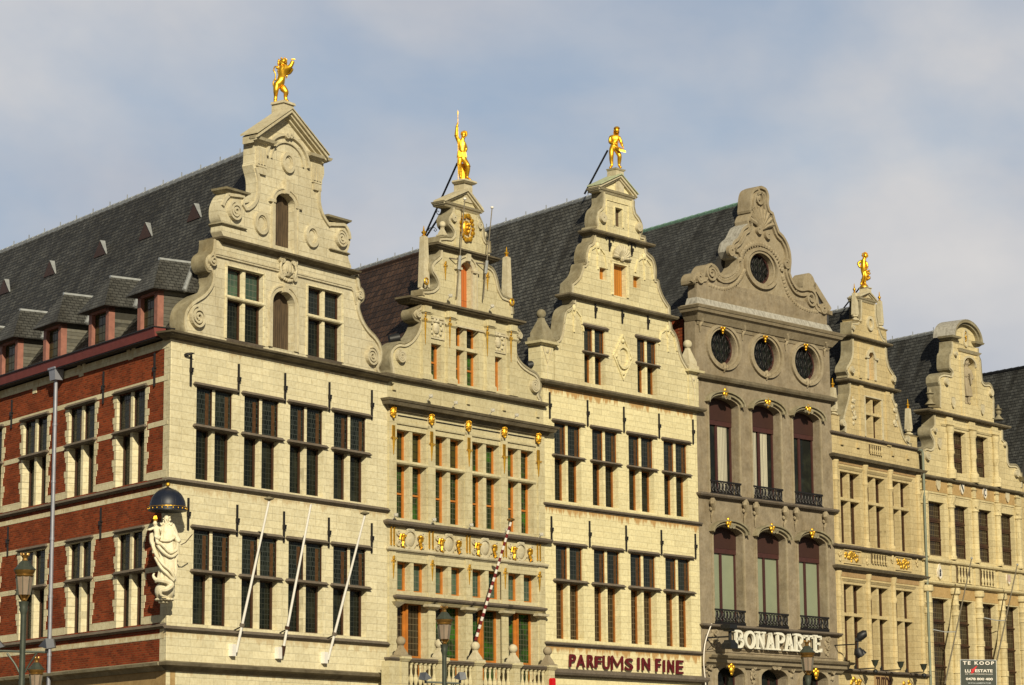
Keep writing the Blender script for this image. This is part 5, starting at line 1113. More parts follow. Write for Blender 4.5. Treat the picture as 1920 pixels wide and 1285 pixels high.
            for k in range(9):
                x = a+(b-a)*(k+.5)/9; q.tube([(x+.055*math.cos(t*PI/4), d, z0+.28+.16*math.sin(t*PI/4)) for t in range(9)], .02, 5); q.tube([(x-.06, d, z0+.08), (x+.06, d, zt2-.04)], .018, 4); q.tube([(x+.06, d, z0+.08), (x-.06, d, zt2-.04)], .018, 4); q.tube([(x+.03*math.cos(t_*PI/3), d+.01, z0+.16+.05*math.sin(t_*PI/3)) for t_ in range(7)], .02, 4)
            q.obj('balconette', 'iron', win)
    for i, (a, b) in enumerate(uC):
        w_ = MB().plate(archpoly(a, b, .4, zCs, .35), -.5, -.44).obj('shop_door', 'pglass', h); m = MB(); m.box(a, b, -.44, -.38, zCs-.5, zCs-.4)
        for k in range(4): m.box(a+(b-a)*k/3-.03, a+(b-a)*k/3+.03, -.44, -.38, .4, zCs)
        m.obj('door_frame', 'mframe', w_)
        m = MB(); m.band([(b, zCs-1), (b, zCs)] + arc((a+b)/2, zCs, (b-a)/2, .35, 0, 180, 12) + [(a, zCs), (a, zCs-1)], -.16, 0, 0, .10)
        if i == 1:
            c = ((a+b)/2, zCs+.42); 
            for sx in (-1, 1): m.spiral((c[0]+sx*.13, c[1]+.05), .16, 1.6, .05, .22, .035, 0 if sx < 0 else PI, sx, .2); m.tube([(c[0], .15, c[1]+.3), (c[0]+sx*.3, .15, c[1]+.34), (c[0]+sx*.42, .1, c[1]+.22)], .045, 6)
        m.obj('door_surround', 'h4t', w_)
    for zn, x, y in (('l', 470, 1155), ('l', 1138, 1190)):
        c = P(*zpt(zn, x, y), .2); q = MB()
        for k, (x_, z, r) in enumerate(((-.12, .06, .07), (.0, .14, .08), (.12, .06, .07), (0, -.04, .12), (0, -.17, .07))): q.ball((x_, .04, z), r, 8, 1, .8, 1.2)
        shift(q, c[0], .16, c[1]).obj('gilded_crest', 'gold', h, smooth=True)
    # consoles and keystone carvings
    for zn, L_ in (('k', ((240, 822, 960), (437, 828, 980), (502, 845, 990), (678, 872, 1020), (745, 880, 1012), (920, 905, 1028))), ('j', ((247, 862, 985), (517, 925, 1040), (790, 985, 1105), (1035, 1042, 1140)))):
        for x, y0, y1 in L_:
            a, b = P(*zpt(zn, x, y0), .08), P(*zpt(zn, x, y1), .08); hh = a[1]-b[1]; m = MB()
            m.tube([(-.03, .14, 0), (-.09, .16, -hh*.2), (.02, .13, -hh*.35), (.07, .09, -hh*.5), (.0, .06, -hh*.7), (.03, .03, -hh)], [.09, .10, .08, .065, .05, .02], 7); m.spiral((.0, -hh*.14), .13, 1.5, .08, .20, .03, PI/2, 1, .25); m.ball((-.02, .06, -hh*.42), .09, 7, 1, .7, 1); m.ball((.05, .05, -hh*.6), .06, 6)
            shift(m, a[0], .0, a[1]).obj('carved_console', 'h4t', h)
    for zn, x, y in (('l', 345, 890), ('l', 345, 950), ('l', 1235, 945), ('l', 1235, 1010), ('l', 300, 1160), ('l', 655, 1160), ('l', 955, 1185), ('l', 1275, 1200), ('l', 650, 1230)):
        c = P(*zpt(zn, x, y), .1); m = relief(int(x), .30, .42, 9, .07, .08); m.spiral((0, .08), .12, 1.3, .02, .14, .03, 0, 1, .2); shift(m, c[0], .0, c[1]).obj('carved_scrollwork', 'h4t', h)
    ledge(h, 0, W, zm, .2, .22, 'capd', 'string_course', l=False); ledge(h, .1, W-.12, zsil, .22, .16, 'sill', 'sill_course'); ledge(h, .12, W-.08, zl, .20, .12, 'sill')
    MB().slabs(.0, W, .001, 0, [(zl2-.35, .1, zl2-.2, .22), (zl2-.2, .28, zl2-.04, .34), (zl2-.04, .42, zl2+.05, .50), (zl2+.05, .50, zl2+.12, .1)], False, True).obj('shop_cornice', 'h4t', h)
    MB().box(.15, W-.12, 0, .03, zl2+.2, zl-.12).obj('sign_panel', 'h4', h)
    # cornice
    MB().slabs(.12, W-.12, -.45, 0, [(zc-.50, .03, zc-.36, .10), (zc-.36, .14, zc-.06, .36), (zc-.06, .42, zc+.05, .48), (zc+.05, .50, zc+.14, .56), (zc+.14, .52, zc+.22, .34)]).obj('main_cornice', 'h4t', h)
    # lead flashed attic with the carved gable
    zt = zc+.22; u0, u1 = .12, W-.12
    MB().box(u0, u1, -.40, .02, zt-.1, zt+1.05).obj('attic_plinth', 'h4', h)
    MB().slabs(u0+.0, u1-.0, -.40, .0, [(zt-.02, .20, zt+.30, .06)]).obj('lead_flashing', M['leadw'], h)
    zb = zt+1.0
    left = outline(fr, ('j', [(205, 690), (200, 655), (215, 625), (242, 618), (262, 630), (268, 600), (290, 572), (320, 568), (345, 590), (362, 622), (392, 638), (430, 628), (462, 600), (478, 560), (478, 515)], 1), ('j', [(455, 505)], 0), ('j', [(440, 470), (452, 425), (480, 400), (497, 370), (515, 335), (545, 315)], 1), ('j', [(540, 285), (552, 255), (575, 238)], 1), ('j', [(556, 225), (560, 190), (562, 140), (575, 95), (610, 75)], 1))
    right = outline(fr, ('j', [(625, 72), (655, 88), (670, 130), (668, 180), (680, 225)], 1), ('j', [(700, 240), (712, 285), (728, 330), (738, 358)], 1), ('j', [(765, 385), (790, 430), (806, 480), (812, 540), (808, 590)], 1), ('j', [(806, 620), (825, 670), (850, 708), (885, 722), (925, 718), (955, 732), (978, 770), (990, 820), (1020, 830), (1045, 848), (1050, 885)], 1))
    left[0] = (left[0][0], zb-.1); right[-1] = (right[-1][0], zb-.1)
    c = P(*zpt('j', 632, 588)); ru, rz = (U(*zpt('j', 737, 588))-U(*zpt('j', 527, 588)))/2, (Z(*zpt('j', 632, 462))-Z(*zpt('j', 632, 714)))/2
    T = .5; full = clip(left, zb-.1)+clip(right, zb-.1)
    MB().plate(full, -T, -.02, [arc(c[0], c[1], ru*.70, rz*.76, 0, 360, 36)[:-1]]).obj('gable_wall', 'h4t', h)
    oculus(fr, h, c[0], c[1], ru, rz, inner=(ru*.70, rz*.76))
    # raised scroll mouldings, shell and swags
    for s in (left, right):
        q = [p for p in s]
        m = MB(); m.band(q, -.26, -.18, -.02, .08); m.obj('gable_moulding', 'h4t', h); m = MB(); m.band(q, -.06, .05, -T-.04, .07); m.obj('coping', M['leadw'] if False else 'h4t', h)
    MB().band([p for p in left if p[1] > P(*zpt('j', 400, 500))[1] and p[1] < P(*zpt('j', 500, 300))[1]], .05, .08, -T-.06, .06).obj('lead_capping', M['leadw'], h)
    for (x, y, n, r, a0) in ((628, 330, 9, .75, 90), (600, 400, 0, 0, 0)):
        if n:
            cc = P(*zpt('j', x, y)); m = MB()
            for i in range(n):
                a = math.radians(18+144*i/(n-1)); m.tube([(cc[0], .0, cc[1]-.1), (cc[0]+.5*r*math.cos(a), .08, cc[1]+.5*r*math.sin(a)), (cc[0]+r*math.cos(a), .04, cc[1]+r*math.sin(a))], [.04, .07, .10], 6)
            m.obj('shell_relief', 'h4t', h)
    m = MB(); e = arc(c[0], c[1]-.05, ru*1.28, rz*1.28, 12, 168, 22)
    for i, (x, z) in enumerate(e): m.ball((x, .03, z), .10, 6, 1, .8, 1.1)
    for i, (x, z) in enumerate(arc(c[0], c[1]-.05, ru*1.12, rz*1.12, 12, 168, 18)): m.tube([(x, .0, z), (x+.18*(x-c[0])/ru*.8, .05, z+.2)], .035, 5)
    m.obj('leaf_wreath', 'h4t', h)
    for x, y, r, cw in ((310, 618, .34, 1), (235, 650, .2, -1), (940, 780, .34, -1), (1020, 848, .2, 1), (610, 345, .16, -1), (668, 378, .16, 1), (435, 480, .2, 1), (785, 560, .2, -1)):
        cc = P(*zpt('j', x, y)); m = MB(); m.spiral(cc, r, 1.8, -.02, .12, .04, PI/2, cw, .18); m.obj('volute', 'h4t', h)
    for pts in ([(300, 690), (380, 715), (450, 700), (500, 650), (525, 600)], [(770, 640), (800, 740), (850, 810), (920, 850), (985, 862)], [(480, 720), (560, 745), (620, 755)], [(660, 760), (740, 790), (800, 810)], [(340, 610), (390, 660), (450, 640), (495, 590)], [(830, 690), (880, 750), (940, 770)]):
        q = S(fr, 'j', pts); m = MB()
        for i, p_ in enumerate(q): m.ball((p_[0], .0, p_[1]), .085 if len(pts) > 3 else .035, 6, 1, .9, 1)
        m.obj('carved_garland', 'h4t', h)
    cc = P(*zpt('j', 618, 140)); m = MB(); m.band(arc(cc[0], cc[1], .2, .24, 0, 360, 16)[:-1], -.04, .04, -.02, .08, True); m.ball((cc[0], .02, cc[1]), .1, 8, 1, .6, 1.2); shift(relief(4, .5, .3, 10, .07, .06), cc[0], 0, cc[1]-.5)
    m.obj('crest_cartouche', 'h4t', h); shift(relief(9, .8, .35, 14, .09, .08), cc[0], -.02, cc[1]-.55).obj('carved_scrollwork', 'h4t', h)
    # chimney-like end block with sloping coping behind the right scroll
    a = P(*zpt('j', 897, 700), -.9); b = P(*zpt('j', 980, 690), -.9); c2 = P(*zpt('j', 1072, 852), -.9)
    m = MB(); m.plate([(a[0], a[1]-.25), (a[0], a[1])] + arc((a[0]+b[0])/2, a[1]-.02, (b[0]-a[0])/2, .62, 180, 0, 10) + [(b[0], b[1]), (b[0], b[1]-.3)], -1.5, -.9)
    m.band([(b[0]-.1, b[1]), (c2[0], c2[1])], -.13, .13, -1.5, -.9); m.obj('end_block', 'h4t', h)
    MB().plate([(a[0]-.6, zb-.3), (a[0], a[1]-.2), (b[0], b[1]-.2), (c2[0], c2[1]-.1), (c2[0], zb-.3)], -1.45, -1.0).obj('attic_flank', 'slateb2', h)
    side_walls(h, fr, W, zc-.2); um = P(*zpt('j', 618, 140))[0]
    zr = ridge_z(fr, um, 1392, 380); ro = roof(h, fr, .0, W-.05, zc-.1, zc-.1, um, zr, 'slateb', front=-.55, length=24, ridgemat='copper', flare=.3)
    return h
lw_m, lw_t, lw_b = mat_new('streaked white lead')
_v, _o = xz(lw_t); _n = noisen(lw_t, _o, 4, 4, .7, (2.5, 2.5, .5)); lw_t.links.new(mixc(lw_t, (.40, .385, .34), (.20, .185, .155), ramp(lw_t, _n, .42, .7)), lw_b.inputs['Base Color']); lw_b.inputs['Roughness'].default_value = .6
M['leadw'] = lw_m; M['slateb2'] = plain('dark slate flank', (.05, .05, .055), .7, 0, .3, 3, .3)
H4 = build_house4()

# ================================================================== HOUSE 5: tall thin gable house with obelisks
def build_house5():
    fr = FR[4]; W = WID[4]; P, U, Z = fr.P, fr.U, fr.Z
    h = thing('guild_house', 'narrow ochre stone house with gilt tipped obelisks on its tall stepped gable', 'house', fr)
    zl = zav(fr, zpt('m', 120, 1072), zpt('m', 600, 1172), d=.12); zc = zav(fr, zpt('m', 120, 1195), zpt('n', 622, 85), d=.25)
    zs = zav(fr, zpt('n', 145, 495), zpt('n', 620, 562), d=.15); zs2 = zav(fr, zpt('n', 145, 612), zpt('n', 636, 680), d=.25); zk = zav(fr, zpt('n', 165, 1205), zpt('n', 650, 1232), d=.15)
    uA = [(U(*zpt('n', a, 250)), U(*zpt('n', b, 270))) for a, b in ((170, 282), (320, 424), (462, 563))]
    uB = [(U(*zpt('n', a, 900)), U(*zpt('n', b, 920))) for a, b in ((192, 302), (340, 444), (484, 584))]
    zA1 = zav(fr, zpt('n', 170, 68), zpt('n', 320, 98), zpt('n', 462, 130)); zA0 = zav(fr, zpt('n', 180, 478), zpt('n', 328, 497), zpt('n', 472, 520)); zAt = zav(fr, zpt('n', 175, 222), zpt('n', 465, 278))
    zB1 = zav(fr, zpt('n', 190, 705), zpt('n', 340, 727), zpt('n', 484, 748)); zB0 = zk+.12; zBt = zav(fr, zpt('n', 195, 880), zpt('n', 488, 912))
    hs = [rect(a, b, zA0, zA1) for a, b in uA] + [rect(a, b, zB0, zB1) for a, b in uB] + [rect(a, b, .3, zk-1.4) for a, b in uB]
    MB().plate([(0, 0), (W-.01, 0), (W-.01, zl), (0, zl)], -.5, 0, hs).obj('front_wall', 'h5', h)
    for a, b in uA: window(fr, h, a, b, zA0, zA1, [zAt], frame='bframe', glass='glassb', mull=.15, rec=.30, fw=.07, stonemat='h5', trh=.12, mulld=-.06, trmat='h5')
    for a, b in uB: window(fr, h, a, b, zB0, zB1, [zBt], frame='bframe', glass='glassb', mull=.15, rec=.30, fw=.08, stonemat='h5', trh=.12, mulld=-.06, trmat='h5')
    for a, b in uB: window(fr, h, a, b, .3, zk-1.4, [], cols=1, frame='bframe', glass='pglass')
    ps = [0.03] + [(uA[i][1]+uA[i+1][0])/2-.02 for i in (0, 1)] + [W-.35]
    for i, u in enumerate(ps):
        for z0, z1 in ((zs+.1, zc-.1), (zk+.1, zs2-.1)):
            m = MB(); m.lathe((u+.14, .02, z0), [(.16, 0), (.16, .18), (.10, .26), (.11, .5), (.09, (z1-z0)*.72), (.15, (z1-z0)*.76), (.10, (z1-z0)*.80), (.10, z1-z0-.25), (.15, z1-z0-.1), (.15, z1-z0)], 10); m.obj('engaged_column', 'h5', h, smooth=True)
    for a, b in uA+uB:
        z1 = zA1 if (a, b) in uA else zB1; MB().slabs(a-.05, b+.1, 0, 0, [(z1+.10, .02, z1+.2, .08)]).obj('window_moulding', 'h5', h)
    for zz, zt in ((zA1+.3, zc-.12), (zB1+.28, zs2-.12)):
        for i in range(3): MB().box(ps[i]+.34, ps[i+1]-.03, 0, .02, zz, zt).obj('frieze_panel', 'h5p', h)
    ledge(h, 0, W, zl, .13, .12, 'sill', r=True); ledge(h, 0, W-.05, zs, .18, .14, 'sill'); ledge(h, 0, W, zk, .2, .12, 'sill')
    MB().slabs(.05, W-.05, 0, 0, [(zc-.12, .04, zc, .12), (zc, .22, zc+.1, .28), (zc+.1, .28, zc+.18, .03)]).obj('main_cornice', 'capd', h)
    MB().slabs(.05, W-.05, 0, 0, [(zs2-.10, .04, zs2, .12), (zs2, .20, zs2+.09, .26), (zs2+.09, .24, zs2+.16, .03)]).obj('cornice', 'capd', h)
    for k, (a, b, y0, y1) in enumerate(((190, 275, 525, 580), (483, 560, 565, 620))):
        u0, u1 = U(*zpt('n', a, y0)), U(*zpt('n', b, y0)); z1, z0 = Z(*zpt('n', a, y0)), Z(*zpt('n', a, y1)); m = relief(20+k, u1-u0, z1-z0, 34, .07, .03, .5); shift(m, (u0+u1)/2, 0, (z0+z1)/2).obj('gilded_panel', 'goldd', h)
        m = MB(); m.band(rect(u0-.08, u1+.08, z0-.06, z1+.06), -.03, .02, 0, .05, True); m.obj('panel_frame', 'h5', h)
    for k, (a, b, y0, y1) in enumerate(((214, 300, 1238, 1300), (505, 577, 1245, 1300))):
        u0, u1 = U(*zpt('n', a, y0)), U(*zpt('n', b, y0)); z1 = zk-.2; m = relief(30+k, u1-u0, 1.0, 40, .09, .03, .5); shift(m, (u0+u1)/2, 0, z1-.5).obj('gilded_panel', 'goldd', h)
    for (a, b, y0, y1, zn) in ((340, 430, 530, 605, 'n'), (332, 405, 1130, 1205, 'm')):
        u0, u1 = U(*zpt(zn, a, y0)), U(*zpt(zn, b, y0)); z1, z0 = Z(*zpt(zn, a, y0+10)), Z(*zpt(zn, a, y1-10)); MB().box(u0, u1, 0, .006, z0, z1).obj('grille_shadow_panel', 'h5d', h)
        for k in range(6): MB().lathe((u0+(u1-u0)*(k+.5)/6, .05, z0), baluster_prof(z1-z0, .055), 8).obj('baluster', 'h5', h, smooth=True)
    for zn, x, y in (('n', 325, 570), ('n', 465, 580), ('n', 605, 590), ('n', 170, 545)):
        c = P(*zpt(zn, x, y), .05); shift(relief(int(x), .14, .42, 7, .07, .06), c[0], 0, c[1]).obj('carved_console', 'h5', h)
    for x, y in ((176, 1132), (268, 1150), (468, 1195), (555, 1215)):
        c = P(*zpt('m', x, y)); MB().box(c[0]-.09, c[0]+.09, 0, .08, c[1]-.1, c[1]+.1).obj('stone_block', 'h5', h)
    T = .42; z0 = zl+.1
    def stage(zn, L_, R_, z0, z1, holes=()):
        left = clip(outline(fr, *[(zn, p, s) for p, s in L_]), z0, z1); right = clip(outline(fr, *[(zn, p, s) for p, s in R_]), z0, z1)
        left[-1] = (left[-1][0], z1); right[0] = (right[0][0], z1)
        MB().plate([(left[0][0], z0)]+left+right+[(right[-1][0], z0)], -T, 0, holes).obj('gable_wall', 'h5', h); gable_trim(h, left, right, T, z0, z1, w=.03)
        return left, right
    zG1 = zav(fr, zpt('m', 200, 772), zpt('m', 490, 838), d=.15); zG2 = zav(fr, zpt('m', 225, 522), zpt('m', 445, 572), d=.15); zP = zav(fr, zpt('m', 290, 312), zpt('m', 385, 335), d=.12)
    wc = (U(*zpt('m', 313, 980)), U(*zpt('m', 404, 990))); z1_ = Z(*zpt('m', 313, 872)); z0_ = Z(*zpt('m', 318, 1098)); zt_ = Z(*zpt('m', 316, 962))
    stage('m', [([(190, 1070), (192, 1030)], 0), ([(178, 1000), (188, 950), (202, 900), (212, 858)], 1), ([(215, 850), (215, 775)], 0)], [([(470, 835), (470, 880)], 0), ([(488, 925), (500, 970), (515, 1040), (532, 1095), (560, 1138)], 1), ([(575, 1140), (575, 1170)], 0)], z0, zG1, [rect(*wc, z0_, z1_)])
    window(fr, h, *wc, z0_, z1_, [zt_], frame='bframe', glass='glassb', mull=.15, rec=.30, stonemat='h5', trmat='h5', fw=.06)
    m = MB(); m.band([(wc[0], z0_), (wc[0], z1_), (wc[1], z1_), (wc[1], z0_)], .03, .11, 0, .05); m.obj('window_surround', 'trim', h)
    ul, ur = U(*zpt('m', 212, 775)), U(*zpt('m', 482, 832)); ledge(h, ul, ur, zG1, .2, .14, 'capd', 'gable_cornice', back=T+.03)
    ud = (U(*zpt('m', 329, 700)), U(*zpt('m', 362, 705))); zd0 = Z(*zpt('m', 330, 768)); zds = Z(*zpt('m', 330, 640))
    stage('m', [([(205, 772), (208, 745)], 0), ([(196, 722), (200, 695), (216, 668), (228, 640), (232, 600)], 1), ([(232, 540)], 0)], [([(430, 570), (432, 610)], 0), ([(436, 650), (448, 700), (470, 735), (482, 765), (480, 800)], 1)], zG1+.13, zG2, [archpoly(*ud, max(zd0, zG1+.15), zds, .2)])
    MB().plate(archpoly(*ud, max(zd0, zG1+.14), zds, .2), -.26, -.2).obj('hoist_door', 'amber', h)
    m = MB(); m.band([(ud[1], zd0), (ud[1], zds)] + arc(sum(ud)/2, zds, (ud[1]-ud[0])/2, .2, 0, 180) + [(ud[0], zds), (ud[0], zd0)], -.13, 0, 0, .06); m.box(ud[1], ud[1]+.28, 0, .1, zds-.08, zds); m.box(ud[0]-.26, ud[0], 0, .1, zds-.08, zds); m.box(sum(ud)/2-.06, sum(ud)/2+.06, 0, .12, zds+.18, zds+.42); m.obj('door_surround', 'trim', h)
    ul, ur = U(*zpt('m', 228, 530)), U(*zpt('m', 435, 568)); ledge(h, ul, ur, zG2, .2, .13, 'capd', 'gable_cornice', back=T+.03)
    L_, R_ = stage('m', [([(228, 530), (228, 440), (262, 440)], 0), ([(278, 420), (280, 380)], 1), ([(280, 325)], 0)], [([(372, 335), (374, 410)], 0), ([(382, 450), (396, 500), (412, 535)], 1), ([(425, 540), (426, 565)], 0)], zG2+.12, zP)
    c = P(*zpt('m', 336, 450)); m = MB(); m.band(arc(c[0], c[1], .2, .24, 0, 360, 18)[:-1], -.06, .05, 0, .08, True); m.obj('ring_ornament', 'trim', h)
    uL, uR = U(*zpt('m', 283, 312), .15), U(*zpt('m', 384, 332), .15); ap = P(*zpt('m', 338, 262), .15); pediment(h, fr, uL, uR, zP+.1, ap[0], ap[1]-.05, T, p=.16, th=.05)
    MB().plate([(uL+.12, zP), (uR-.12, zP), (uR-.12, zP+.1), (ap[0], ap[1]-.1), (uL+.12, zP+.1)], -T+.06, .02).obj('tympanum', 'h5', h)
    c = P(*zpt('m', 308, 245), -.15); MB().slabs(c[0]-.14, c[0]+.2, -.3, .05, [(c[1]-.45, 0, c[1]-.03, 0), (c[1]-.03, .03, c[1], .03)]).obj('statue_plinth', 'trim', h)
    for x, y, yt, w in ((256, 432, 272, .22), (400, 482, 318, .22), (131, 975, 815, .26), (563, 1088, 935, .24)):
        b = P(*zpt('m', x, y), -.1); t = P(*zpt('m', x, yt), -.1); obelisk(fr, h, b[0], -.1, b[1], t[1]-b[1], w, 'trim', fin=.38)
    for x0, x1, yt in ((230, 282, 432), (382, 430, 480), (120, 160, 970), (545, 605, 1090)):
        u0, u1 = U(*zpt('m', x0, yt)), U(*zpt('m', x1, yt)); zt = Z(*zpt('m', (x0+x1)/2, yt), 0); zb = (zG2 if yt < 500 else zl)+.1; m = MB(); m.box(u0, u1, -.38, .03, zb, zt); m.slabs(u0, u1, -.38, .03, [(zt-.06, .0, zt, .06)]); m.obj('pedestal', 'h5', h)
    for x, y, r, cw in ((232, 718, 22, 1), (466, 770, 20, -1), (178, 1022, 20, 1), (545, 1115, 20, -1), (235, 475, 14, 1)): vol(h, fr, 'm', x, y, r, cw, turns=1.6, w=.03, sc_=50)
    for x, y in ((243, 945), (485, 1005)):
        c = P(*zpt('m', x, y)); m = relief(int(x), .28, 1.3, 16, .08, .04, .6); shift(m, c[0], 0, c[1]).obj('carved_garland', 'trim', h)
    for x0, x1, y0, y1 in ((275, 295, 800, 1110), (425, 447, 840, 1150), (270, 285, 560, 760)):
        u0, u1 = U(*zpt('m', x0, y0)), U(*zpt('m', x1, y0)); MB().box(u0, u1, 0, .06, Z(*zpt('m', x0, y1)), Z(*zpt('m', x0, y0))).obj('pilaster', 'h5', h)
    side_walls(h, fr, W, zl-.1); um = (L_[-1][0]+R_[0][0])/2; zr = ridge_z(fr, um, zpt('m', 215, 362)[0], zpt('m', 215, 362)[1]); roof(h, fr, .0, W-.05, zl+.0, zl+.0, um, zr, 'slateb', front=-.45, length=24, flare=.3)
    a = Z(*zpt('m', 608, 1170), .2); u = W-.02
    m = MB(); m.tube([(u-.2, .12, a+.02), (u+.02, .14, a), (u+.08, .16, a-.12), (u+.08, .16, 0)], .055, 10); m.obj('drainpipe', 'greenpipe', h, smooth=True)
    return h
M['h5p'] = stone('tan sandstone panel', (.37, .25, .125), joints=False, var=.1, patina=.3)
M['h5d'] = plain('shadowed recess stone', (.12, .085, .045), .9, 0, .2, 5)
H5 = build_house5()

# ================================================================== HOUSE 6: right hand house with the niche figure
def build_house6():
    fr = FR[5]; W = WID[5]; P, U, Z = fr.P, fr.U, fr.Z
    h = thing('guild_house', 'yellow stone house with round topped gable and stone figure in its niche', 'house', fr)
    zc = zav(fr, zpt('p', 155, 45), zpt('p', 745, 140), d=.18); zs = zav(fr, zpt('p', 165, 545), zpt('p', 755, 612), d=.15); zs2 = zav(fr, zpt('p', 170, 672), zpt('p', 755, 745), d=.2)
    uA = [(U(*zpt('p', a, 350)), U(*zpt('p', b, 360))) for a, b in ((198, 290), (342, 434), (482, 572), (614, 704))]
    uB = [(U(*zpt('p', a, 950)), U(*zpt('p', b, 960))) for a, b in ((222, 318), (366, 460), (506, 598), (640, 730))]
    zA1 = zav(fr, zpt('p', 198, 190), zpt('p', 342, 213), zpt('p', 482, 236), zpt('p', 614, 256)); zA0 = zav(fr, zpt('p', 210, 512), zpt('p', 352, 530), zpt('p', 492, 548), zpt('p', 628, 566))
    zB1 = zav(fr, zpt('p', 218, 768), zpt('p', 362, 783), zpt('p', 502, 796), zpt('p', 636, 808)); zB0 = Z(*zpt('p', 230, 1290))-.1
    hs = [rect(a, b, zA0, zA1) for a, b in uA] + [rect(a, b, zB0, zB1) for a, b in uB] + [rect(a, b, .3, zB0-1.2) for a, b in uB]
    MB().plate([(0, 0), (W, 0), (W, zc), (0, zc)], -.5, 0, hs).obj('front_wall', 'h6', h)
    for a, b in uA: window(fr, h, a, b, zA0, zA1, [zA1-(zA1-zA0)*.33, zA1-(zA1-zA0)*.68], cols=1, frame='bframe', glass='glassb', rec=.20, fw=.05, trh=.05, mulld=-.2, trmat='bframe')
    for a, b in uB: window(fr, h, a, b, zB0, zB1, [zB1-(zB1-zB0)*.25, zB1-(zB1-zB0)*.5, zB1-(zB1-zB0)*.75], cols=1, frame='bframe', glass='glassb', rec=.24, fw=.05, trh=.05, mulld=-.2, trmat='bframe')
    for a, b in uB: window(fr, h, a, b, .3, zB0-1.2, [], cols=1, frame='bframe', glass='pglass')
    ledge(h, .02, W, zc, .18, .14, 'capd', 'main_cornice'); ledge(h, .02, W, zs, .15, .18, 'h6', 'sill_course'); ledge(h, .02, W, zs2, .2, .16, 'h6', 'cornice')
    pu = [0.06] + [(uA[i][1]+uA[i+1][0])/2-.02 for i in range(3)] + [uA[3][1]+.12]
    for u in pu:
        m = MB(); z0, z1 = zs+.18, zA1+.35; H_ = z1-z0
        m.lathe((u+.14, .05, z0), [(.19, 0), (.19, .12), (.15, .18), (.145, .6), (.14, H_-.55), (.19, H_-.5), (.16, H_-.42), (.21, H_-.2), (.23, H_-.05), (.23, H_)], 12); m.obj('engaged_column', 'h6', h, smooth=True)
        q = relief(int(u*50), .30, .3, 9, .06, .08, .8); shift(q, u+.14, .12, z1-.28).obj('carved_capital', 'h6', h)
        m = MB(); m.slabs(u, u+.28, 0, .05, [(z1+.0, .02, z1+.06, .08), (z1+.35, .0, z1+.42, .07)]); m.box(u+.02, u+.26, 0, .08, z1+.06, zc-.08); m.obj('entablature_block', 'h6', h)
        MB().box(u-.02, u+.30, 0, .07, zs2+.16, zs-.06).obj('pedestal', 'h6', h)
        m = MB(); z0, z1 = zB0-.2, zs2-.08; H_ = z1-z0
        m.lathe((u+.14, .07, z0), [(.17, 0), (.165, H_-.75), (.2, H_-.7), (.165, H_-.62), (.165, H_-.30), (.25, H_-.24), (.27, H_-.12), (.24, H_-.1), (.24, H_)], 12)
        for k in range(3): m.lathe((u+.14, .07, z0+H_*(.2+.27*k)), [(.2, 0), (.2, .22)], 12)
        m.obj('engaged_column', 'h6', h, smooth=True)
    for i in range(4):
        MB().box(pu[i]+.3, pu[i+1]-.02, 0, .012, zB1+.05, zs2-.06).obj('frieze_panel', 'h6w', h)
        MB().box(pu[i]+.3, pu[i+1]-.02, 0, .012, zA1+.42, zc-.06).obj('frieze_panel', 'h6w', h); MB().box(pu[i]+.3, pu[i+1]-.02, 0, .03, zA1+.33, zA1+.40).obj('frieze_moulding', 'h6', h)
    # painted shields
    for zn, x, y, mat in (('p', 245, 92, 'trim'), ('p', 387, 117, 'rwhite'), ('p', 523, 143, 'rwhite'), ('p', 657, 165, 'trim'), ('p', 255, 612, 'rwhite'), ('p', 665, 655, 'rwhite'), ('o', 378, 1025, 'trim'), ('o', 475, 735, 'trim'), ('o', 682, 785, 'trim')):
        c = P(*zpt(zn, x, y)); sh = [(c[0]-.15, c[1]+.2), (c[0]+.15, c[1]+.2), (c[0]+.15, c[1]-.05), (c[0]+.08, c[1]-.18), (c[0], c[1]-.24), (c[0]-.08, c[1]-.18), (c[0]-.15, c[1]-.05)]
        if x == 255: sh = [(c[0], c[1]+.34), (c[0]+.19, c[1]), (c[0]+.15, c[1]-.2), (c[0], c[1]-.3), (c[0]-.15, c[1]-.2), (c[0]-.19, c[1])]
        o = MB().plate(sh, 0, .06).obj('carved_shield', mat, h); MB().band(sh, -.012, .012, .055, .075, True).obj('rim', 'trim', o)
        if x == 387: MB().plate([(c[0]-.14, c[1]+.19), (c[0]-.02, c[1]+.19), (c[0]+.14, c[1]-.1), (c[0]+.08, c[1]-.17)], .06, .068).obj('diagonal_band', 'lampmet', o)
        if x == 523: m = MB(); m.band(arc(c[0], c[1]+.02, .08, .13, 40, 320, 12), -.025, .025, .06, .07); m.obj('painted_ring', 'slatebox', o)
        if x == 665:
            for k in (-1, 0, 1): MB().box(c[0]+k*.09-.02, c[0]+k*.09+.02, .06, .068, c[1]-.12, c[1]+.17).obj('red_stripe', 'pink', o)
        if x == 255: shift(relief(3, .16, .3, 6, .05, .04), c[0], .05, c[1]-.03).obj('painted_device', 'slatebox', o)
    for a, b in ((357, 445), (497, 583)):
        u0, u1 = U(*zpt('p', a, 620)), U(*zpt('p', b, 630)); z0, z1 = zs2+.17, zs-.06; MB().box(u0, u1, 0, .006, z0, z1).obj('balustrade_shade_panel', 'h5d', h)  # flat panel behind the balusters, recess shade put into its dark colour
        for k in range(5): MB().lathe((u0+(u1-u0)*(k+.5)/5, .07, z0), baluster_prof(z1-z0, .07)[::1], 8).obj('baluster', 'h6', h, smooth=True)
    # ---- gable A
    T = .5; z0 = zc+.12; zG = zav(fr, zpt('o', 275, 800), zpt('o', 860, 905), d=.2)
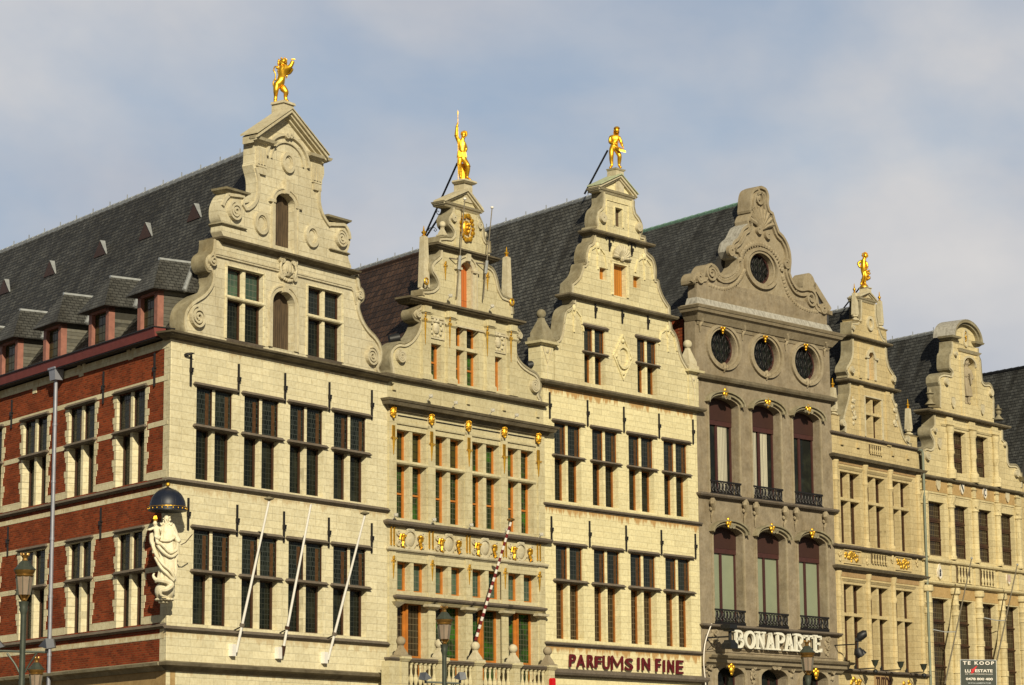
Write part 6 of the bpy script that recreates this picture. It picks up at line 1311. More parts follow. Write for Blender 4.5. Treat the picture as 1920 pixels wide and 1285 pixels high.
    def stage(L_, R_, z0, z1, holes=()):
        left = clip(outline(fr, *[(zn, p, s) for zn, p, s in L_]), z0, z1); right = clip(outline(fr, *[(zn, p, s) for zn, p, s in R_]), z0, z1)
        left[-1] = (left[-1][0], z1); right[0] = (right[0][0], z1)
        MB().plate([(left[0][0], z0)]+left+right+[(right[-1][0], z0)], -T, 0, holes).obj('gable_wall', 'h6', h); gable_trim(h, left, right, T, z0, z1, w=.03); return left, right
    wl = (U(*zpt('o', 460, 1080)), U(*zpt('o', 572, 1090))); wr = (U(*zpt('o', 626, 1120)), U(*zpt('o', 730, 1130))); za1 = zav(fr, zpt('o', 460, 930), zpt('o', 626, 968)); za0 = zav(fr, zpt('o', 478, 1225), zpt('p', 472, 45))
    stage([('o', [(258, 1235), (258, 1100)], 0), ('o', [(262, 1065), (285, 1052), (318, 1058), (336, 1040), (330, 1000), (312, 960), (312, 920), (330, 905)], 1), ('o', [(338, 895), (338, 820)], 0)],
          [('o', [(826, 905), (828, 1000)], 0), ('o', [(850, 1020), (862, 1060), (862, 1120), (872, 1170), (895, 1175), (925, 1180), (948, 1215), (955, 1260)], 1), ('p', [(745, 20), (748, 110)], 0)], z0, zG, [rect(*wl, za0, za1), rect(*wr, za0, za1)])
    for w_ in (wl, wr): window(fr, h, *w_, za0, za1, [za1-(za1-za0)*.33, za1-(za1-za0)*.67], cols=1, frame='bframe', glass='glassb', rec=.22, fw=.05, trh=.05, mulld=-.22, trmat='bframe')
    for x, y in ((448, 1000), (608, 1050), (770, 1090)):
        u = U(*zpt('o', x, y)); m = MB(); H_ = zG-z0-.45; m.lathe((u, .08, z0), [(.22, 0), (.22, .35), (.17, .4), (.13, .5), (.12, H_*.45), (.17, H_*.5), (.15, H_*.56), (.13, H_*.85), (.18, H_*.9), (.19, H_)], 12); m.obj('engaged_column', 'h6', h, smooth=True)
        MB().slabs(u-.2, u+.2, 0, .05, [(zG-.46, .0, zG-.38, .1), (zG-.38, .05, zG-.04, .05)]).obj('entablature_block', 'h6', h)
    MB().slabs(wl[0]-.7, wr[1]+.7, 0, 0, [(zG-.46, .03, zG-.38, .07)]).obj('frieze_moulding', 'h6', h)
    ul, ur = U(*zpt('o', 300, 800)), U(*zpt('o', 840, 900)); ledge(h, ul, ur, zG, .24, .15, 'capd', 'gable_cornice', back=T+.03)
    for x, y, r, cw in ((292, 1120, 34, 1), (920, 1240, 32, -1), (346, 935, 16, 1), (838, 1035, 14, -1), (426, 590, 30, 1), (740, 670, 28, -1), (490, 395, 16, 1)): vol(h, fr, 'o', x, y, r, cw, turns=2.0, w=.03, sc_=52)
    # ---- gable B with the niche
    z1 = zG+.14; zP = zav(fr, zpt('o', 480, 300), zpt('o', 665, 345), d=.15)
    nu = (U(*zpt('o', 552, 560)), U(*zpt('o', 636, 570))); nz0 = Z(*zpt('o', 575, 765)); nzs = Z(*zpt('o', 555, 470)); 
    L_, R_ = stage([('o', [(378, 770), (378, 620)], 0), ('o', [(368, 590), (372, 552), (400, 530), (440, 532), (462, 540)], 1), ('o', [(470, 520), (446, 490), (446, 400), (458, 378)], 1), ('o', [(462, 350), (462, 300)], 0)],
          [('o', [(654, 340), (656, 400)], 0), ('o', [(672, 440), (678, 520), (684, 580), (700, 600), (735, 602), (756, 640), (760, 690)], 1), ('o', [(766, 720), (768, 850)], 0)], z1, zP, [archpoly(*nu, max(nz0, z1+.01), nzs, .35)])
    m = MB(); m.plate(archpoly(*nu, max(nz0, z1+.01), nzs, .35), -T-.05, -.40); m.obj('niche_back', 'h6', h)
    for u in (nu[0]-.16, nu[1]+.16):
        MB().box(u-.12, u+.12, 0, .07, z1, nzs+.5).obj('pilaster', 'h6', h)
    m = MB(); m.slabs(nu[0]-.3, nu[1]+.3, 0, 0, [(nzs+.55, .05, nzs+.66, .14)]); m.band(arc(sum(nu)/2, nzs, (nu[1]-nu[0])/2+.02, .37, 0, 180, 12), -.07, .02, 0, .08); m.obj('niche_surround', 'trim', h)
    for x0, x1, yt in ((392, 430, 640), (655, 700, 745)):
        pass
    MB().slabs(nu[0]-.05, nu[1]+.1, 0, .02, [(z1, .1, z1+.55, .04)]).obj('niche_plinth', 'h6', h)
    # segmental pediment
    a = P(*zpt('o', 492, 262), .2); b = P(*zpt('o', 680, 318), .2); t = P(*zpt('o', 568, 160), .2); uc = (a[0]+b[0])/2; ze = (a[1]+b[1])/2; rx = (b[0]-a[0])/2; rz = t[1]-ze
    e = arc(uc, ze, rx*.92, rz*.86, 180, 0, 18); MB().plate([(uc-rx*.8, zP-.05)] + [(x, z) for x, z in e] + [(uc+rx*.8, zP-.05)], -T, 0).obj('tympanum', 'h6', h)
    m = MB(); E_ = arc(uc, ze, rx, rz, 180, 0, 18); m.band(E_, -.14, -.05, -T, .14); m.band(E_, -.05, .06, -T, .24); m.obj('arched_pediment', 'cap', h); MB().band(E_, .06, .085, -T-.3, .25).obj('lead_capping', M['leadw'], h)
    for x0 in (uc-rx, uc+rx-.30): MB().slabs(x0, x0+.30, -T, 0, [(ze-.16, .05, ze-.06, .16), (ze-.06, .2, ze+.02, .24)]).obj('pediment_block', 'cap', h)
    c = P(*zpt('o', 563, 282)); m = MB(); m.band(arc(c[0], c[1], .17, .36, 0, 360, 18)[:-1], -.03, .03, 0, .07, True); sh_ = m.obj('carved_shield', 'trim', h); shift(relief(8, .2, .5, 12, .05, .04), c[0], .01, c[1]).obj('gilded_device', 'goldd', sh_)
    for x, y, yt in ((318, 752, 635), (802, 860, 752)):
        b_ = P(*zpt('o', x, y), -.2); t_ = P(*zpt('o', x, yt), -.2); H_ = t_[1]-b_[1]; MB().lathe((b_[0], -.2, b_[1]), [(.24, 0), (.15, H_*.12), (.07, H_*.28), (.07, H_*.32), (.13, H_*.42), (.14, H_*.55), (.08, H_*.60), (.18, H_*.66), (.18, H_*.69), (.08, H_*.74), (.06, H_*.88), (.015, H_)], 12).obj('urn_finial', 'cap', h, smooth=True)
    side_walls(h, fr, W, zc+.0); um = uc; zr = ridge_z(fr, um, *zpt('o', 410, 222)); roof(h, fr, .0, W-.05, zc+.1, zc+.1, um, zr, 'slateb', front=-.5, length=24, flare=.3)
    return h, dict(nu=nu, z1=z1)
H6, I6 = build_house6()

# ------------------------------------------------------------------ the next house, its front wholly outside the picture: only roof and flank show
def build_house7():
    a = yaws[5]; g = Vector((GEND.x, GEND.y, 0)); fr = Frame((g.x, g.y), math.sin(a), math.cos(a))
    h = thing('neighbour_house', 'dark slate roofed house mostly hidden behind the rightmost yellow gable', 'house', fr)
    q = hit_vert(1905, 691, g+fr.e*3.2, BACK.x, BACK.y); zr = q.z; ze = fr.Z(1921, 900)
    MB().box(.02, 7, -8, -.02, 0, ze+.0).obj('walls', 'h5', h)
    roof(h, fr, 0.0, 7.0, ze, ze, 3.2, zr, 'slateb', front=-.1, length=26, ridgemat='black')
    MB().slabs(.0, 7.0, -.3, 0, [(ze-.1, .1, ze+.05, .3)]).obj('eaves_cornice', 'trim', h)
    return h
H7 = build_house7()

# ================================================================== statues, poles, lamps and signs (each a thing of its own)
def at(x, y, Z): return CAM + ray(x, y)*Z
def depth_of(w): return (w-CAM).dot(FWD)
class Fig:
    """figure space: x right, d towards the viewer, z up, metres, from the base point; survey in crop pixels"""
    def __init__(s, base_world, ox, oy, k, bx, by):
        s.w = base_world; s.m = depth_of(base_world)/FPX/k; s.b = (bx, by)
    def c(s, x, y, d=0.0): return ((x-s.b[0])*s.m, d, (s.b[1]-y)*s.m)
    def r(s, px): return px*s.m
def skin_mesh(name, F_, joints, chains, sub=2, fat=1.18):
    names = list(joints); idx = {n: i for i, n in enumerate(names)}; edges = set()
    for ch in chains:
        ns = ch.split()
        for a, b in zip(ns, ns[1:]): edges.add((idx[a], idx[b]))
    me = bpy.data.meshes.new(name); vs = []
    for n in names: x, d, z = F_.c(joints[n][0], joints[n][1], joints[n][2]); vs.append((x, -d, z))
    me.from_pydata(vs, list(edges), []); o = bpy.data.objects.new(name, me); COL.objects.link(o)
    m = o.modifiers.new('skin', 'SKIN'); m.use_smooth_shade = True; m.branch_smoothing = .3
    if not me.skin_vertices: me.skin_vertices.new(name='skin') if hasattr(me.skin_vertices, 'new') else None
    sv = me.skin_vertices[0].data
    for i, n in enumerate(names):
        r = F_.r(joints[n][3]); rz = F_.r(joints[n][4]) if len(joints[n]) > 4 else r; sv[i].radius = (r*fat, rz*fat); sv[i].use_root = (i == 0)
    pass
    s_ = o.modifiers.new('subsurf', 'SUBSURF'); s_.levels = sub; s_.render_levels = sub
    dg = bpy.context.evaluated_depsgraph_get(); out = bpy.data.meshes.new_from_object(o.evaluated_get(dg)); bpy.data.objects.remove(o); return out
def append_mesh(mb, me):
    o = len(mb.v); mb.v += [tuple(v.co) for v in me.vertices]; mb.f += [tuple(i+o for i in p.vertices) for p in me.polygons]; return mb
def hand(m, F_, x, y, d, dx, dy, s=9.0, curl=0.4):
    """palm and five fingers; (dx,dy) the pointing direction in crop pixels, s the palm length"""
    L_ = math.hypot(dx, dy); dx, dy = dx/L_, dy/L_; px, py = -dy, dx
    m.tube([F_.c(x, y, d), F_.c(x+dx*s*.5, y+dy*s*.5, d), F_.c(x+dx*s, y+dy*s, d)], [F_.r(s*.34), F_.r(s*.44), F_.r(s*.40)], 8)
    for i, ln in enumerate((.75, .9, .85, .65)):
        o = (i-1.5)*.24*s; a = (x+dx*s+px*o, y+dy*s+py*o)
        m.tube([F_.c(a[0], a[1], d), F_.c(a[0]+dx*ln*s*.5, a[1]+dy*ln*s*.5, d+F_.r(s*.12*curl)), F_.c(a[0]+dx*ln*s*.9, a[1]+dy*ln*s*.9, d+F_.r(s*.6*curl))], [F_.r(s*.13), F_.r(s*.12), F_.r(s*.08)], 6)
    m.tube([F_.c(x+dx*s*.3-px*.35*s, y+dy*s*.3-py*.35*s, d), F_.c(x+dx*s*.7-px*.62*s, y+dy*s*.7-py*.62*s, d+F_.r(s*.15)), F_.c(x+dx*s*1.05-px*.55*s, y+dy*s*1.05-py*.55*s, d+F_.r(s*.25))], [F_.r(s*.16), F_.r(s*.14), F_.r(s*.09)], 6)
def face(m, F_, x, y, r, d, tx=0.0, ty=0.0):
    """skull, brow, nose, mouth, chin, ears; turned by tx (px) to the side"""
    m.ball(F_.c(x, y, d), F_.r(r), 16, .86, 1.0, 1.12)
    m.ball(F_.c(x+tx*.5, y+r*.62, d+F_.r(r*.30)), F_.r(r*.52), 12)
    fx, fd = x+tx, d+F_.r(r*.86)
    m.tube([F_.c(fx, y-r*.05, fd), F_.c(fx+tx*.15, y+r*.34, fd+F_.r(r*.24)), F_.c(fx, y+r*.40, fd)], [F_.r(r*.09), F_.r(r*.16), F_.r(r*.09)], 6)
    for sx in (-1, 1):
        m.tube([F_.c(fx+sx*r*.14, y-r*.12, fd+F_.r(r*.04)), F_.c(fx+sx*r*.5, y-r*.14, fd-F_.r(r*.16))], F_.r(r*.10), 6); m.ball(F_.c(fx+sx*r*.30, y+r*.05, fd-F_.r(r*.06)), F_.r(r*.12), 7)
        m.ball(F_.c(x+sx*r*.84, y+r*.12, d), F_.r(r*.18), 7, .5, .9, 1.3)
    m.tube([F_.c(fx-r*.22, y+r*.60, fd-F_.r(r*.06)), F_.c(fx, y+r*.58, fd+F_.r(r*.08)), F_.c(fx+r*.22, y+r*.60, fd-F_.r(r*.06))], F_.r(r*.07), 6)
    m.ball(F_.c(fx, y+r*.90, fd-F_.r(r*.2)), F_.r(r*.22), 8)
def hair(m, F_, x, y, r, d, n=26, seed=1, low=.2, back=.25, size=.28):
    rnd = random.Random(seed)
    for i in range(n):
        a = rnd.uniform(0, 2*PI); h_ = rnd.uniform(-low, 1); q = math.sqrt(max(0, 1-h_*h_)); sx, sd = math.cos(a)*q, math.sin(a)*q
        if sd > .35 and h_ < .45: continue
        m.ball(F_.c(x+sx*r*.95, y-h_*r*1.1, d+F_.r(sd*r*.95-r*back*.3)), F_.r(r*size*rnd.uniform(.8, 1.25)), 7)
def statue(name, label, cat, base, F_, mb, mat, part='body', smooth=True):
    t = thing(name, label, cat); t.location = base; o = mb.obj(part, mat, t, smooth=smooth); return t
M['statue'] = gold('statue gilding', (.95, .55, .045), .34)

# ---- golden lion on house 1
b = FR[0].g + FR[0].e*FR[0].U(527.3, 192, -.3) + FR[0].inw*.3; base = Vector((b.x, b.y, I1['pz']))
F_ = Fig(base, 490, 90, 10.711, 400, 1095)
J = {'pelvis': (345, 700, 0, 62), 'waist': (410, 590, 0, 62), 'chest': (440, 440, .02, 88), 'neck': (430, 320, .02, 80), 'head': (440, 225, .05, 62), 'muzzle': (490, 240, .16, 34),
     'rhip': (310, 740, .08, 62), 'rknee': (300, 860, .16, 42), 'rhock': (290, 950, .02, 28), 'rank': (282, 1060, .04, 27), 'rpaw': (295, 1085, .16, 26),
     'lhip': (410, 770, .0, 60), 'lknee': (505, 880, .05, 44), 'lhock': (480, 960, -.04, 28), 'lank': (498, 1050, -.02, 28), 'lpaw': (545, 1085, .06, 26),
     'rsh': (470, 400, .14, 50), 'relb': (575, 400, .18, 36), 'rwr': (625, 300, .18, 30), 'rpw': (640, 245, .18, 33),
     'lsh': (480, 450, -.02, 46), 'lelb': (560, 480, .0, 34), 'lwr': (600, 420, .04, 27), 'lpw': (628, 380, .06, 26)}
me = skin_mesh('lion', F_, J, ['pelvis waist chest neck head muzzle', 'pelvis rhip rknee rhock rank rpaw', 'pelvis lhip lknee lhock lank lpaw', 'chest rsh relb rwr rpw', 'chest lsh lelb lwr lpw'], fat=1.42)
m = append_mesh(MB(), me)
for i in range(5):
    m.ball(F_.c(610+i*16, 225-4*(i % 2), .18+.02*(i % 2)), F_.r(12), 7, 1, 1, 1.3)
for i in range(4): m.ball(F_.c(510+i*18, 1095, .04+.02*i), F_.r(13), 7); m.ball(F_.c(270+i*16, 1095, .16), F_.r(12), 7)
for sx in (-1, 1): m.ball(F_.c(430+sx*34, 170, .04), F_.r(20), 8); m.ball(F_.c(462+sx*24, 205, .17), F_.r(8), 6); m.ball(F_.c(490+sx*14, 250, .22), F_.r(15), 7)
m.ball(F_.c(497, 232, .24), F_.r(10), 7); m.tube([F_.c(470, 278, .18), F_.c(500, 285, .19)], F_.r(10), 6)
body = m
t = statue('lion_statue', 'golden lion rearing up on the plinth of the tallest gable', 'statue', base, F_, body, 'statue')
m = MB(); rnd = random.Random(5)
for i in range(120):
    a = rnd.uniform(0, 2*PI); y = rnd.uniform(165, 540); w = 78+(y-165)*.06 if y < 420 else 95-(y-420)*.25; cx = 418+(y-165)*.05
    d = math.sin(a)*w; x = cx+math.cos(a)*w
    if math.sin(a) > .3 and y < 290: continue
    m.tube([F_.c(x, y, F_.r(d)), F_.c(x+math.cos(a)*8-4, y+22, F_.r(d*1.1)), F_.c(x+rnd.uniform(-10, 10), y+44, F_.r(d*1.02))], [F_.r(14), F_.r(16), F_.r(4)], 6)
m.obj('mane', 'statue', t, smooth=True)
q = catmull([F_.c(300, 720, -.05), F_.c(240, 730, -.1), F_.c(225, 650, -.12), F_.c(265, 560, -.12), F_.c(272, 480, -.12), F_.c(240, 390, -.12), F_.c(255, 325, -.1), F_.c(300, 320, -.08), F_.c(310, 350, -.08)], 5)
m = MB(); m.tube(q, F_.r(13), 8); m.ball(F_.c(268, 585, -.12), F_.r(26), 8); m.ball(F_.c(305, 345, -.08), F_.r(28), 8); m.ball(F_.c(236, 395, -.12), F_.r(20), 8); m.obj('tail', 'statue', t, smooth=True)

# ---- golden warrior on house 2
fr = FR[1]; c = fr.P(*zpt('d', 605, 495), -.15); base = fr.g + fr.e*c[0] + fr.inw*.15; base = Vector((base.x, base.y, fr.Z(*zpt('d', 600, 500), -.15)))
F_ = Fig(base, 830, 200, 8.5625, 330, 1190)
J = {'pelvis': (300, 760, 0, 62, 48), 'waist': (305, 680, 0, 58, 44), 'chest': (295, 580, .02, 68, 50), 'neck': (310, 500, .02, 26), 'skull': (330, 445, .04, 34),
     'rsh': (250, 520, 0, 32), 'relb': (212, 440, .05, 27), 'rwr': (222, 300, .08, 18), 'rhd': (236, 255, .08, 18),
     'lsh': (345, 560, .02, 30), 'lelb': (375, 650, -.06, 22), 'lwr': (350, 720, .04, 17),
     'rhip': (272, 800, .02, 46), 'rknee': (262, 920, .04, 32), 'rcalf': (264, 980, .0, 31), 'rank': (278, 1120, -.02, 19), 'rtoe': (292, 1165, .08, 18),
     'lhip': (330, 830, .03, 46), 'lknee': (405, 950, .14, 34), 'lcalf': (398, 1020, .08, 32), 'lank': (382, 1130, .02, 20), 'ltoe': (445, 1190, .14, 18)}
me = skin_mesh('warrior', F_, J, ['pelvis waist chest neck skull', 'chest rsh relb rwr rhd', 'chest lsh lelb lwr', 'pelvis rhip rknee rcalf rank rtoe', 'pelvis lhip lknee lcalf lank ltoe'])
m = append_mesh(MB(), me); face(m, F_, 330, 448, 40, .05, 10); hand(m, F_, 230, 265, .08, 12, -40, 24, .8); hand(m, F_, 350, 720, .05, -20, 26, 22, .6)
for k, (a, b_, r) in enumerate((((212, 440), (.05), 34), ((262, 925), .04, 40), ((403, 955), .13, 42), ((222, 300), .08, 24))): m.ball(F_.c(a[0], a[1], b_), F_.r(r*.9), 10, 1.1, 1.1, .5)
t = statue('warrior_statue', 'golden warrior with plumed helmet holding a tall thin spear upright', 'statue', base, F_, m, 'statue')
m = MB(); m.ball(F_.c(332, 420, .04), F_.r(46), 14, 1, 1.05, .85)
m.tube([F_.c(x, y, .05) for x, y in ((285, 420), (300, 385), (340, 368), (375, 380), (382, 420), (370, 455))], [F_.r(q) for q in (8, 14, 18, 20, 16, 8)], 8); m.obj('helmet', 'statue', t, smooth=True)
m = MB(); m.tube([F_.c(240, 20, .09), F_.c(240, 90, .09), F_.c(241, 1180, .09)], [F_.r(2), F_.r(5), F_.r(5)], 6); m.ball(F_.c(240, 70, .09), F_.r(9), 8, 1, .5, 4); m.obj('spear', 'statue', t)
m = MB(); 
for k in range(9): a = -1.2+k*.3; m.tube([F_.c(300+60*math.sin(a), 690, F_.r(48*math.cos(a))), F_.c(302+72*math.sin(a), 800, F_.r(58*math.cos(a)))], [F_.r(12), F_.r(17)], 6)
m.tube([F_.c(240, 690, .02), F_.c(305, 705, .15), F_.c(370, 700, .03)], F_.r(12), 6); m.obj('tunic', 'statue', t, smooth=True)
m = MB(); 
for k in range(6): m.tube([F_.c(300+k*10, 880, -.12), F_.c(290+k*13, 1000, -.14), F_.c(300+k*12, 1160, -.12)], [F_.r(14), F_.r(18), F_.r(14)], 6)
m.obj('cloak_fold', 'statue', t, smooth=True)
def rod(t, base, p0, p1, r, name='support_rod'):
    m = MB(); m.tube([tuple((p-base)*Vector((1, -1, 1)) for p in ())], r) if False else None
    a, b_ = p0-base, p1-base; m.tube([(a.x, -a.y, a.z), (b_.x, -b_.y, b_.z)], r, 8); return m.obj(name, 'black', t)
def backpt(fr, x, y, zn=None, dist=2.5):
    """a point on the roof ridge line behind the gable seen at (x,y)"""
    q = fr.g + BACK*dist; return hit_vert(x, y, q, fr.e.x, fr.e.y)
rod(t, base, base+Vector(F_.c(225, 880, -.1))*Vector((1, -1, 1)), backpt(fr, 794.5, 446, dist=3.2), .035)
rod(t, base, hit_vert(833, 392, fr.g-fr.inw*-.4, fr.e.x, fr.e.y), backpt(fr, 796.5, 448, dist=3.2), .035)
def curl(t, base, w, s=1):
    m = MB(); a = w-base; c0 = (a.x, -a.y, a.z); m.tube([(c0[0]+x*.12, c0[1], c0[2]+z*.12*s) for x, z in ((0, 0), (.8, .3), (1.2, .9), (.8, 1.3), (.4, 1.0), (.6, .7))], .014, 5); m.tube([(c0[0]-x*.12, c0[1], c0[2]+z*.12*s) for x, z in ((0, 0), (.8, .3), (1.2, .9), (.8, 1.3), (.4, 1.0))], .014, 5); m.obj('iron_curl', 'black', t)
curl(t, base, backpt(fr, 826, 404, dist=1.2)); curl(t, base, backpt(fr, 811, 426, dist=2), -1)

# ---- golden box bearer on house 3
fr = FR[2]; c = fr.P(*zpt('g', 620, 350), -.15); base = fr.g + fr.e*c[0] + fr.inw*.15; base = Vector((base.x, base.y, fr.Z(*zpt('g', 618, 352), -.15)))
F_ = Fig(base, 1120, 225, 12.857, 440, 1190)
J = {'pelvis': (420, 610, 0, 95, 70), 'waist': (440, 520, .0, 92, 66), 'chest': (450, 410, .02, 112, 76), 'neck': (462, 320, .04, 40), 'skull': (485, 230, .07, 50),
     'rsh': (335, 380, 0, 50), 'relb': (315, 520, .04, 40), 'rwr': (430, 575, .16, 28), 'lsh': (545, 390, .02, 48), 'lelb': (590, 520, .04, 36), 'lwr': (620, 640, .14, 27),
     'rhip': (350, 680, .02, 68), 'rknee': (350, 860, .06, 48), 'rcalf': (345, 940, .0, 47), 'rank': (360, 1090, .0, 30), 'rtoe': (300, 1165, .10, 27),
     'lhip': (470, 690, .02, 66), 'lknee': (550, 870, .12, 50), 'lcalf': (540, 950, .05, 47), 'lank': (530, 1090, .02, 30), 'ltoe': (580, 1165, .12, 27)}
me = skin_mesh('bearer', F_, J, ['pelvis waist chest neck skull', 'chest rsh relb rwr', 'chest lsh lelb lwr', 'pelvis rhip rknee rcalf rank rtoe', 'pelvis lhip lknee lcalf lank ltoe'])
m = append_mesh(MB(), me); face(m, F_, 485, 228, 60, .08, 18); hand(m, F_, 430, 575, .18, 40, 20, 34, .7); hand(m, F_, 620, 640, .16, 14, 40, 34, .7)
t = statue('man_statue', 'golden man in a flat cap holding a tilted box before him', 'statue', base, F_, m, 'statue')
m = MB(); hair(m, F_, 480, 225, 62, .05, 40, 3, .6, .4, .24); m.obj('hair', 'statue', t, smooth=True)
m = MB(); m.ball(F_.c(488, 168, .06), F_.r(78), 14, 1, 1, .45); m.ball(F_.c(490, 150, .05), F_.r(60), 12, 1, 1, .5); m.obj('cap', 'statue', t, smooth=True)
m = MB(); A_ = [(400, 610), (530, 720), (690, 760), (560, 640)]; n0 = len(m.v)
pts = [F_.c(x, y, d) for (x, y), d in zip(A_, (.08, .30, .26, .06))]; lo_ = [(p[0]-.0, p[1], p[2]-F_.r(48)) for p in pts]
m.add(pts+lo_, [(0, 1, 2, 3), (7, 6, 5, 4), (0, 4, 5, 1), (1, 5, 6, 2), (2, 6, 7, 3), (3, 7, 4, 0)]); m.obj('box', 'statue', t)
m = MB()
for k in range(3): m.tube([F_.c(360, 440+k*40, .08), F_.c(450, 455+k*40, .17), F_.c(545, 440+k*40, .09)], F_.r(9), 6)
m.tube([F_.c(330, 620, .02), F_.c(420, 640, .15), F_.c(520, 640, .05)], F_.r(16), 6)
m.obj('jacket_folds', 'statue', t, smooth=True)
rod(t, base, base+Vector(F_.c(265, 690, -.08))*Vector((1, -1, 1)), hit_vert(1096, 364, fr.g+BACK*1.6, fr.e.x, fr.e.y), .035)

# ---- golden child on house 5
fr = FR[4]; c = fr.P(*zpt('m', 305, 243), -.15); base = fr.g + fr.e*c[0] + fr.inw*.15; base = Vector((base.x, base.y, fr.Z(*zpt('m', 305, 243), -.15)))
F_ = Fig(base, 1590, 465, 14.28, 430, 1075)
J = {'pelvis': (430, 580, 0, 80, 66), 'belly': (455, 490, .03, 88, 72), 'chest': (430, 380, .0, 82, 62), 'neck': (450, 310, .02, 36), 'skull': (490, 220, .04, 50),
     'rsh': (380, 350, -.02, 38), 'relb': (290, 410, -.02, 32), 'rwr': (350, 540, .0, 26), 'lsh': (490, 370, .04, 36), 'lelb': (530, 450, .08, 30), 'lwr': (540, 540, .10, 24),
     'rhip': (420, 650, .0, 56), 'rknee': (440, 760, .05, 40), 'rank': (370, 960, -.06, 28), 'rtoe': (350, 1000, .0, 24), 'lhip': (460, 660, .03, 54), 'lknee': (490, 780, .08, 40), 'lcalf': (465, 860, .03, 38), 'lank': (458, 970, .02, 28), 'ltoe': (490, 1010, .10, 24)}
me = skin_mesh('child', F_, J, ['pelvis belly chest neck skull', 'chest rsh relb rwr', 'chest lsh lelb lwr', 'pelvis rhip rknee rank rtoe', 'pelvis lhip lknee lcalf lank ltoe'])
m = append_mesh(MB(), me); face(m, F_, 492, 215, 66, .05, 26); hand(m, F_, 350, 535, .02, 16, 30, 26, .6); hand(m, F_, 540, 540, .11, 6, 34, 26, .6)
t = statue('child_statue', 'golden curly haired child with a hand on its hip, smallest of the gable statues', 'statue', base, F_, m, 'statue')
m = MB(); hair(m, F_, 485, 205, 78, .03, 60, 8, .45, .3, .24); m.obj('hair', 'statue', t, smooth=True)
m = MB(); rnd = random.Random(2)
for k in range(16): m.ball(F_.c(555+rnd.uniform(-40, 30), 620+k*16, .02+rnd.uniform(-.05, .05)), F_.r(rnd.uniform(26, 42)), 8)
for k in range(8): m.ball(F_.c(400+rnd.uniform(-40, 40), 850+k*18, -.08), F_.r(34), 8)
m.obj('drapery', 'goldd', t, smooth=True)
m = MB(); m.lathe(F_.c(440, 1085, 0), [(F_.r(120), 0), (F_.r(115), F_.r(40)), (F_.r(90), F_.r(75)), (F_.r(60), F_.r(85))], 14); m.obj('mound', 'goldd', t, smooth=True)
rod(t, base, base+Vector(F_.c(330, 1060, -.1))*Vector((1, -1, 1)), hit_vert(1582, 578, fr.g+BACK*1.2, fr.e.x, fr.e.y), .03)

# ---- robed figures
def robe(F_, secs, folds=9, amp=.10, seg=40, tw=.6):
    """draped surface through elliptical sections (x, y, d, rx, rd) in crop pixels"""
    m = MB(); vs = []; fs = []; n = len(secs)
    for i, (x, y, d, rx, rd) in enumerate(secs):
        f = i/(n-1); cx, cd, cz = F_.c(x, y, d)
        for j in range(seg):
            a = 2*PI*j/seg; k = 1+amp*(.35+f)*math.sin(folds*a+tw*6*f+1.3*math.sin(3*a)) ; vs.append((cx+F_.r(rx)*k*math.cos(a), cd+F_.r(rd)*k*math.sin(a), cz))
    for i in range(n-1):
        for j in range(seg): a = i*seg+j; b_ = i*seg+(j+1) % seg; fs.append((a, b_, b_+seg, a+seg))
    fs += [tuple(range(seg)), tuple((n-1)*seg+j for j in range(seg-1, -1, -1))]
    return m.add(vs, fs)
# ---- madonna on the corner
out = (-(FR[0].inw)-(FL.inw)).normalized()
corner = FR[0].g.copy(); base = Vector((corner.x, corner.y, FR[0].Z(312, 1133))) + out*.50
F_ = Fig(base, 270, 900, 5.14, 230, 1195)
t = thing('madonna_statue', 'cream painted crowned lady holding a child, standing on a globe at the brick corner', 'statue'); t.location = base
J = {'pelvis': (240, 680, 0, 52, 44), 'chest': (240, 500, .04, 60, 46), 'neck': (242, 430, .05, 22), 'skull': (240, 385, .07, 28),
     'rsh': (200, 470, .04, 34), 'relb': (150, 560, .10, 28), 'rwr': (180, 600, .22, 20), 'lsh': (295, 480, .04, 34), 'lelb': (335, 570, .08, 30), 'lwr': (375, 620, .14, 20)}
me = skin_mesh('lady', F_, J, ['pelvis chest neck skull', 'chest rsh relb rwr', 'chest lsh lelb lwr']); m = append_mesh(MB(), me); face(m, F_, 240, 385, 32, .08, 3); hand(m, F_, 376, 624, .15, 22, 20, 18, .8); hand(m, F_, 180, 600, .24, 20, -4, 18, .6)
m.obj('body', 'marble', t, smooth=True)
m = MB(); hair(m, F_, 240, 385, 34, .06, 40, 4, .7, .3, .28); m.obj('hair', 'marble', t, smooth=True)
m = robe(F_, [(240, 430, .05, 36, 30), (240, 460, .04, 66, 44), (242, 520, .05, 70, 52), (240, 580, .06, 76, 58), (236, 640, .06, 88, 64), (240, 720, .07, 92, 68), (250, 800, .08, 78, 66), (252, 880, .06, 76, 62), (248, 940, .04, 84, 62), (245, 985, .02, 92, 66)], 8, .09); m.obj('robe', 'marble', t, smooth=True)
m = MB()
for k, pts in enumerate(([(330, 560, .16), (280, 600, .26), (210, 600, .28), (140, 560, .2)], [(340, 690, .14), (290, 720, .28), (220, 650, .32), (150, 610, .22)], [(345, 720, .10), (300, 760, .28), (230, 720, .36), (160, 640, .24)], [(120, 560, .12), (110, 640, .12), (150, 740, .18), (180, 780, .2)],
                         [(150, 740, .15), (220, 830, .30), (300, 900, .26), (330, 970, .14)], [(140, 760, .15), (200, 860, .28), (270, 930, .28), (320, 985, .16)], [(100, 520, .10), (100, 600, .08), (125, 660, .10), (130, 720, .12)], [(300, 440, .08), (335, 520, .12), (350, 600, .12), (345, 690, .1)], [(345, 700, .05), (335, 800, .05), (335, 900, .06), (325, 990, .06)])):
    m.tube(catmull([F_.c(*p) for p in pts], 4), F_.r(15 if k != 6 else 24), 7)
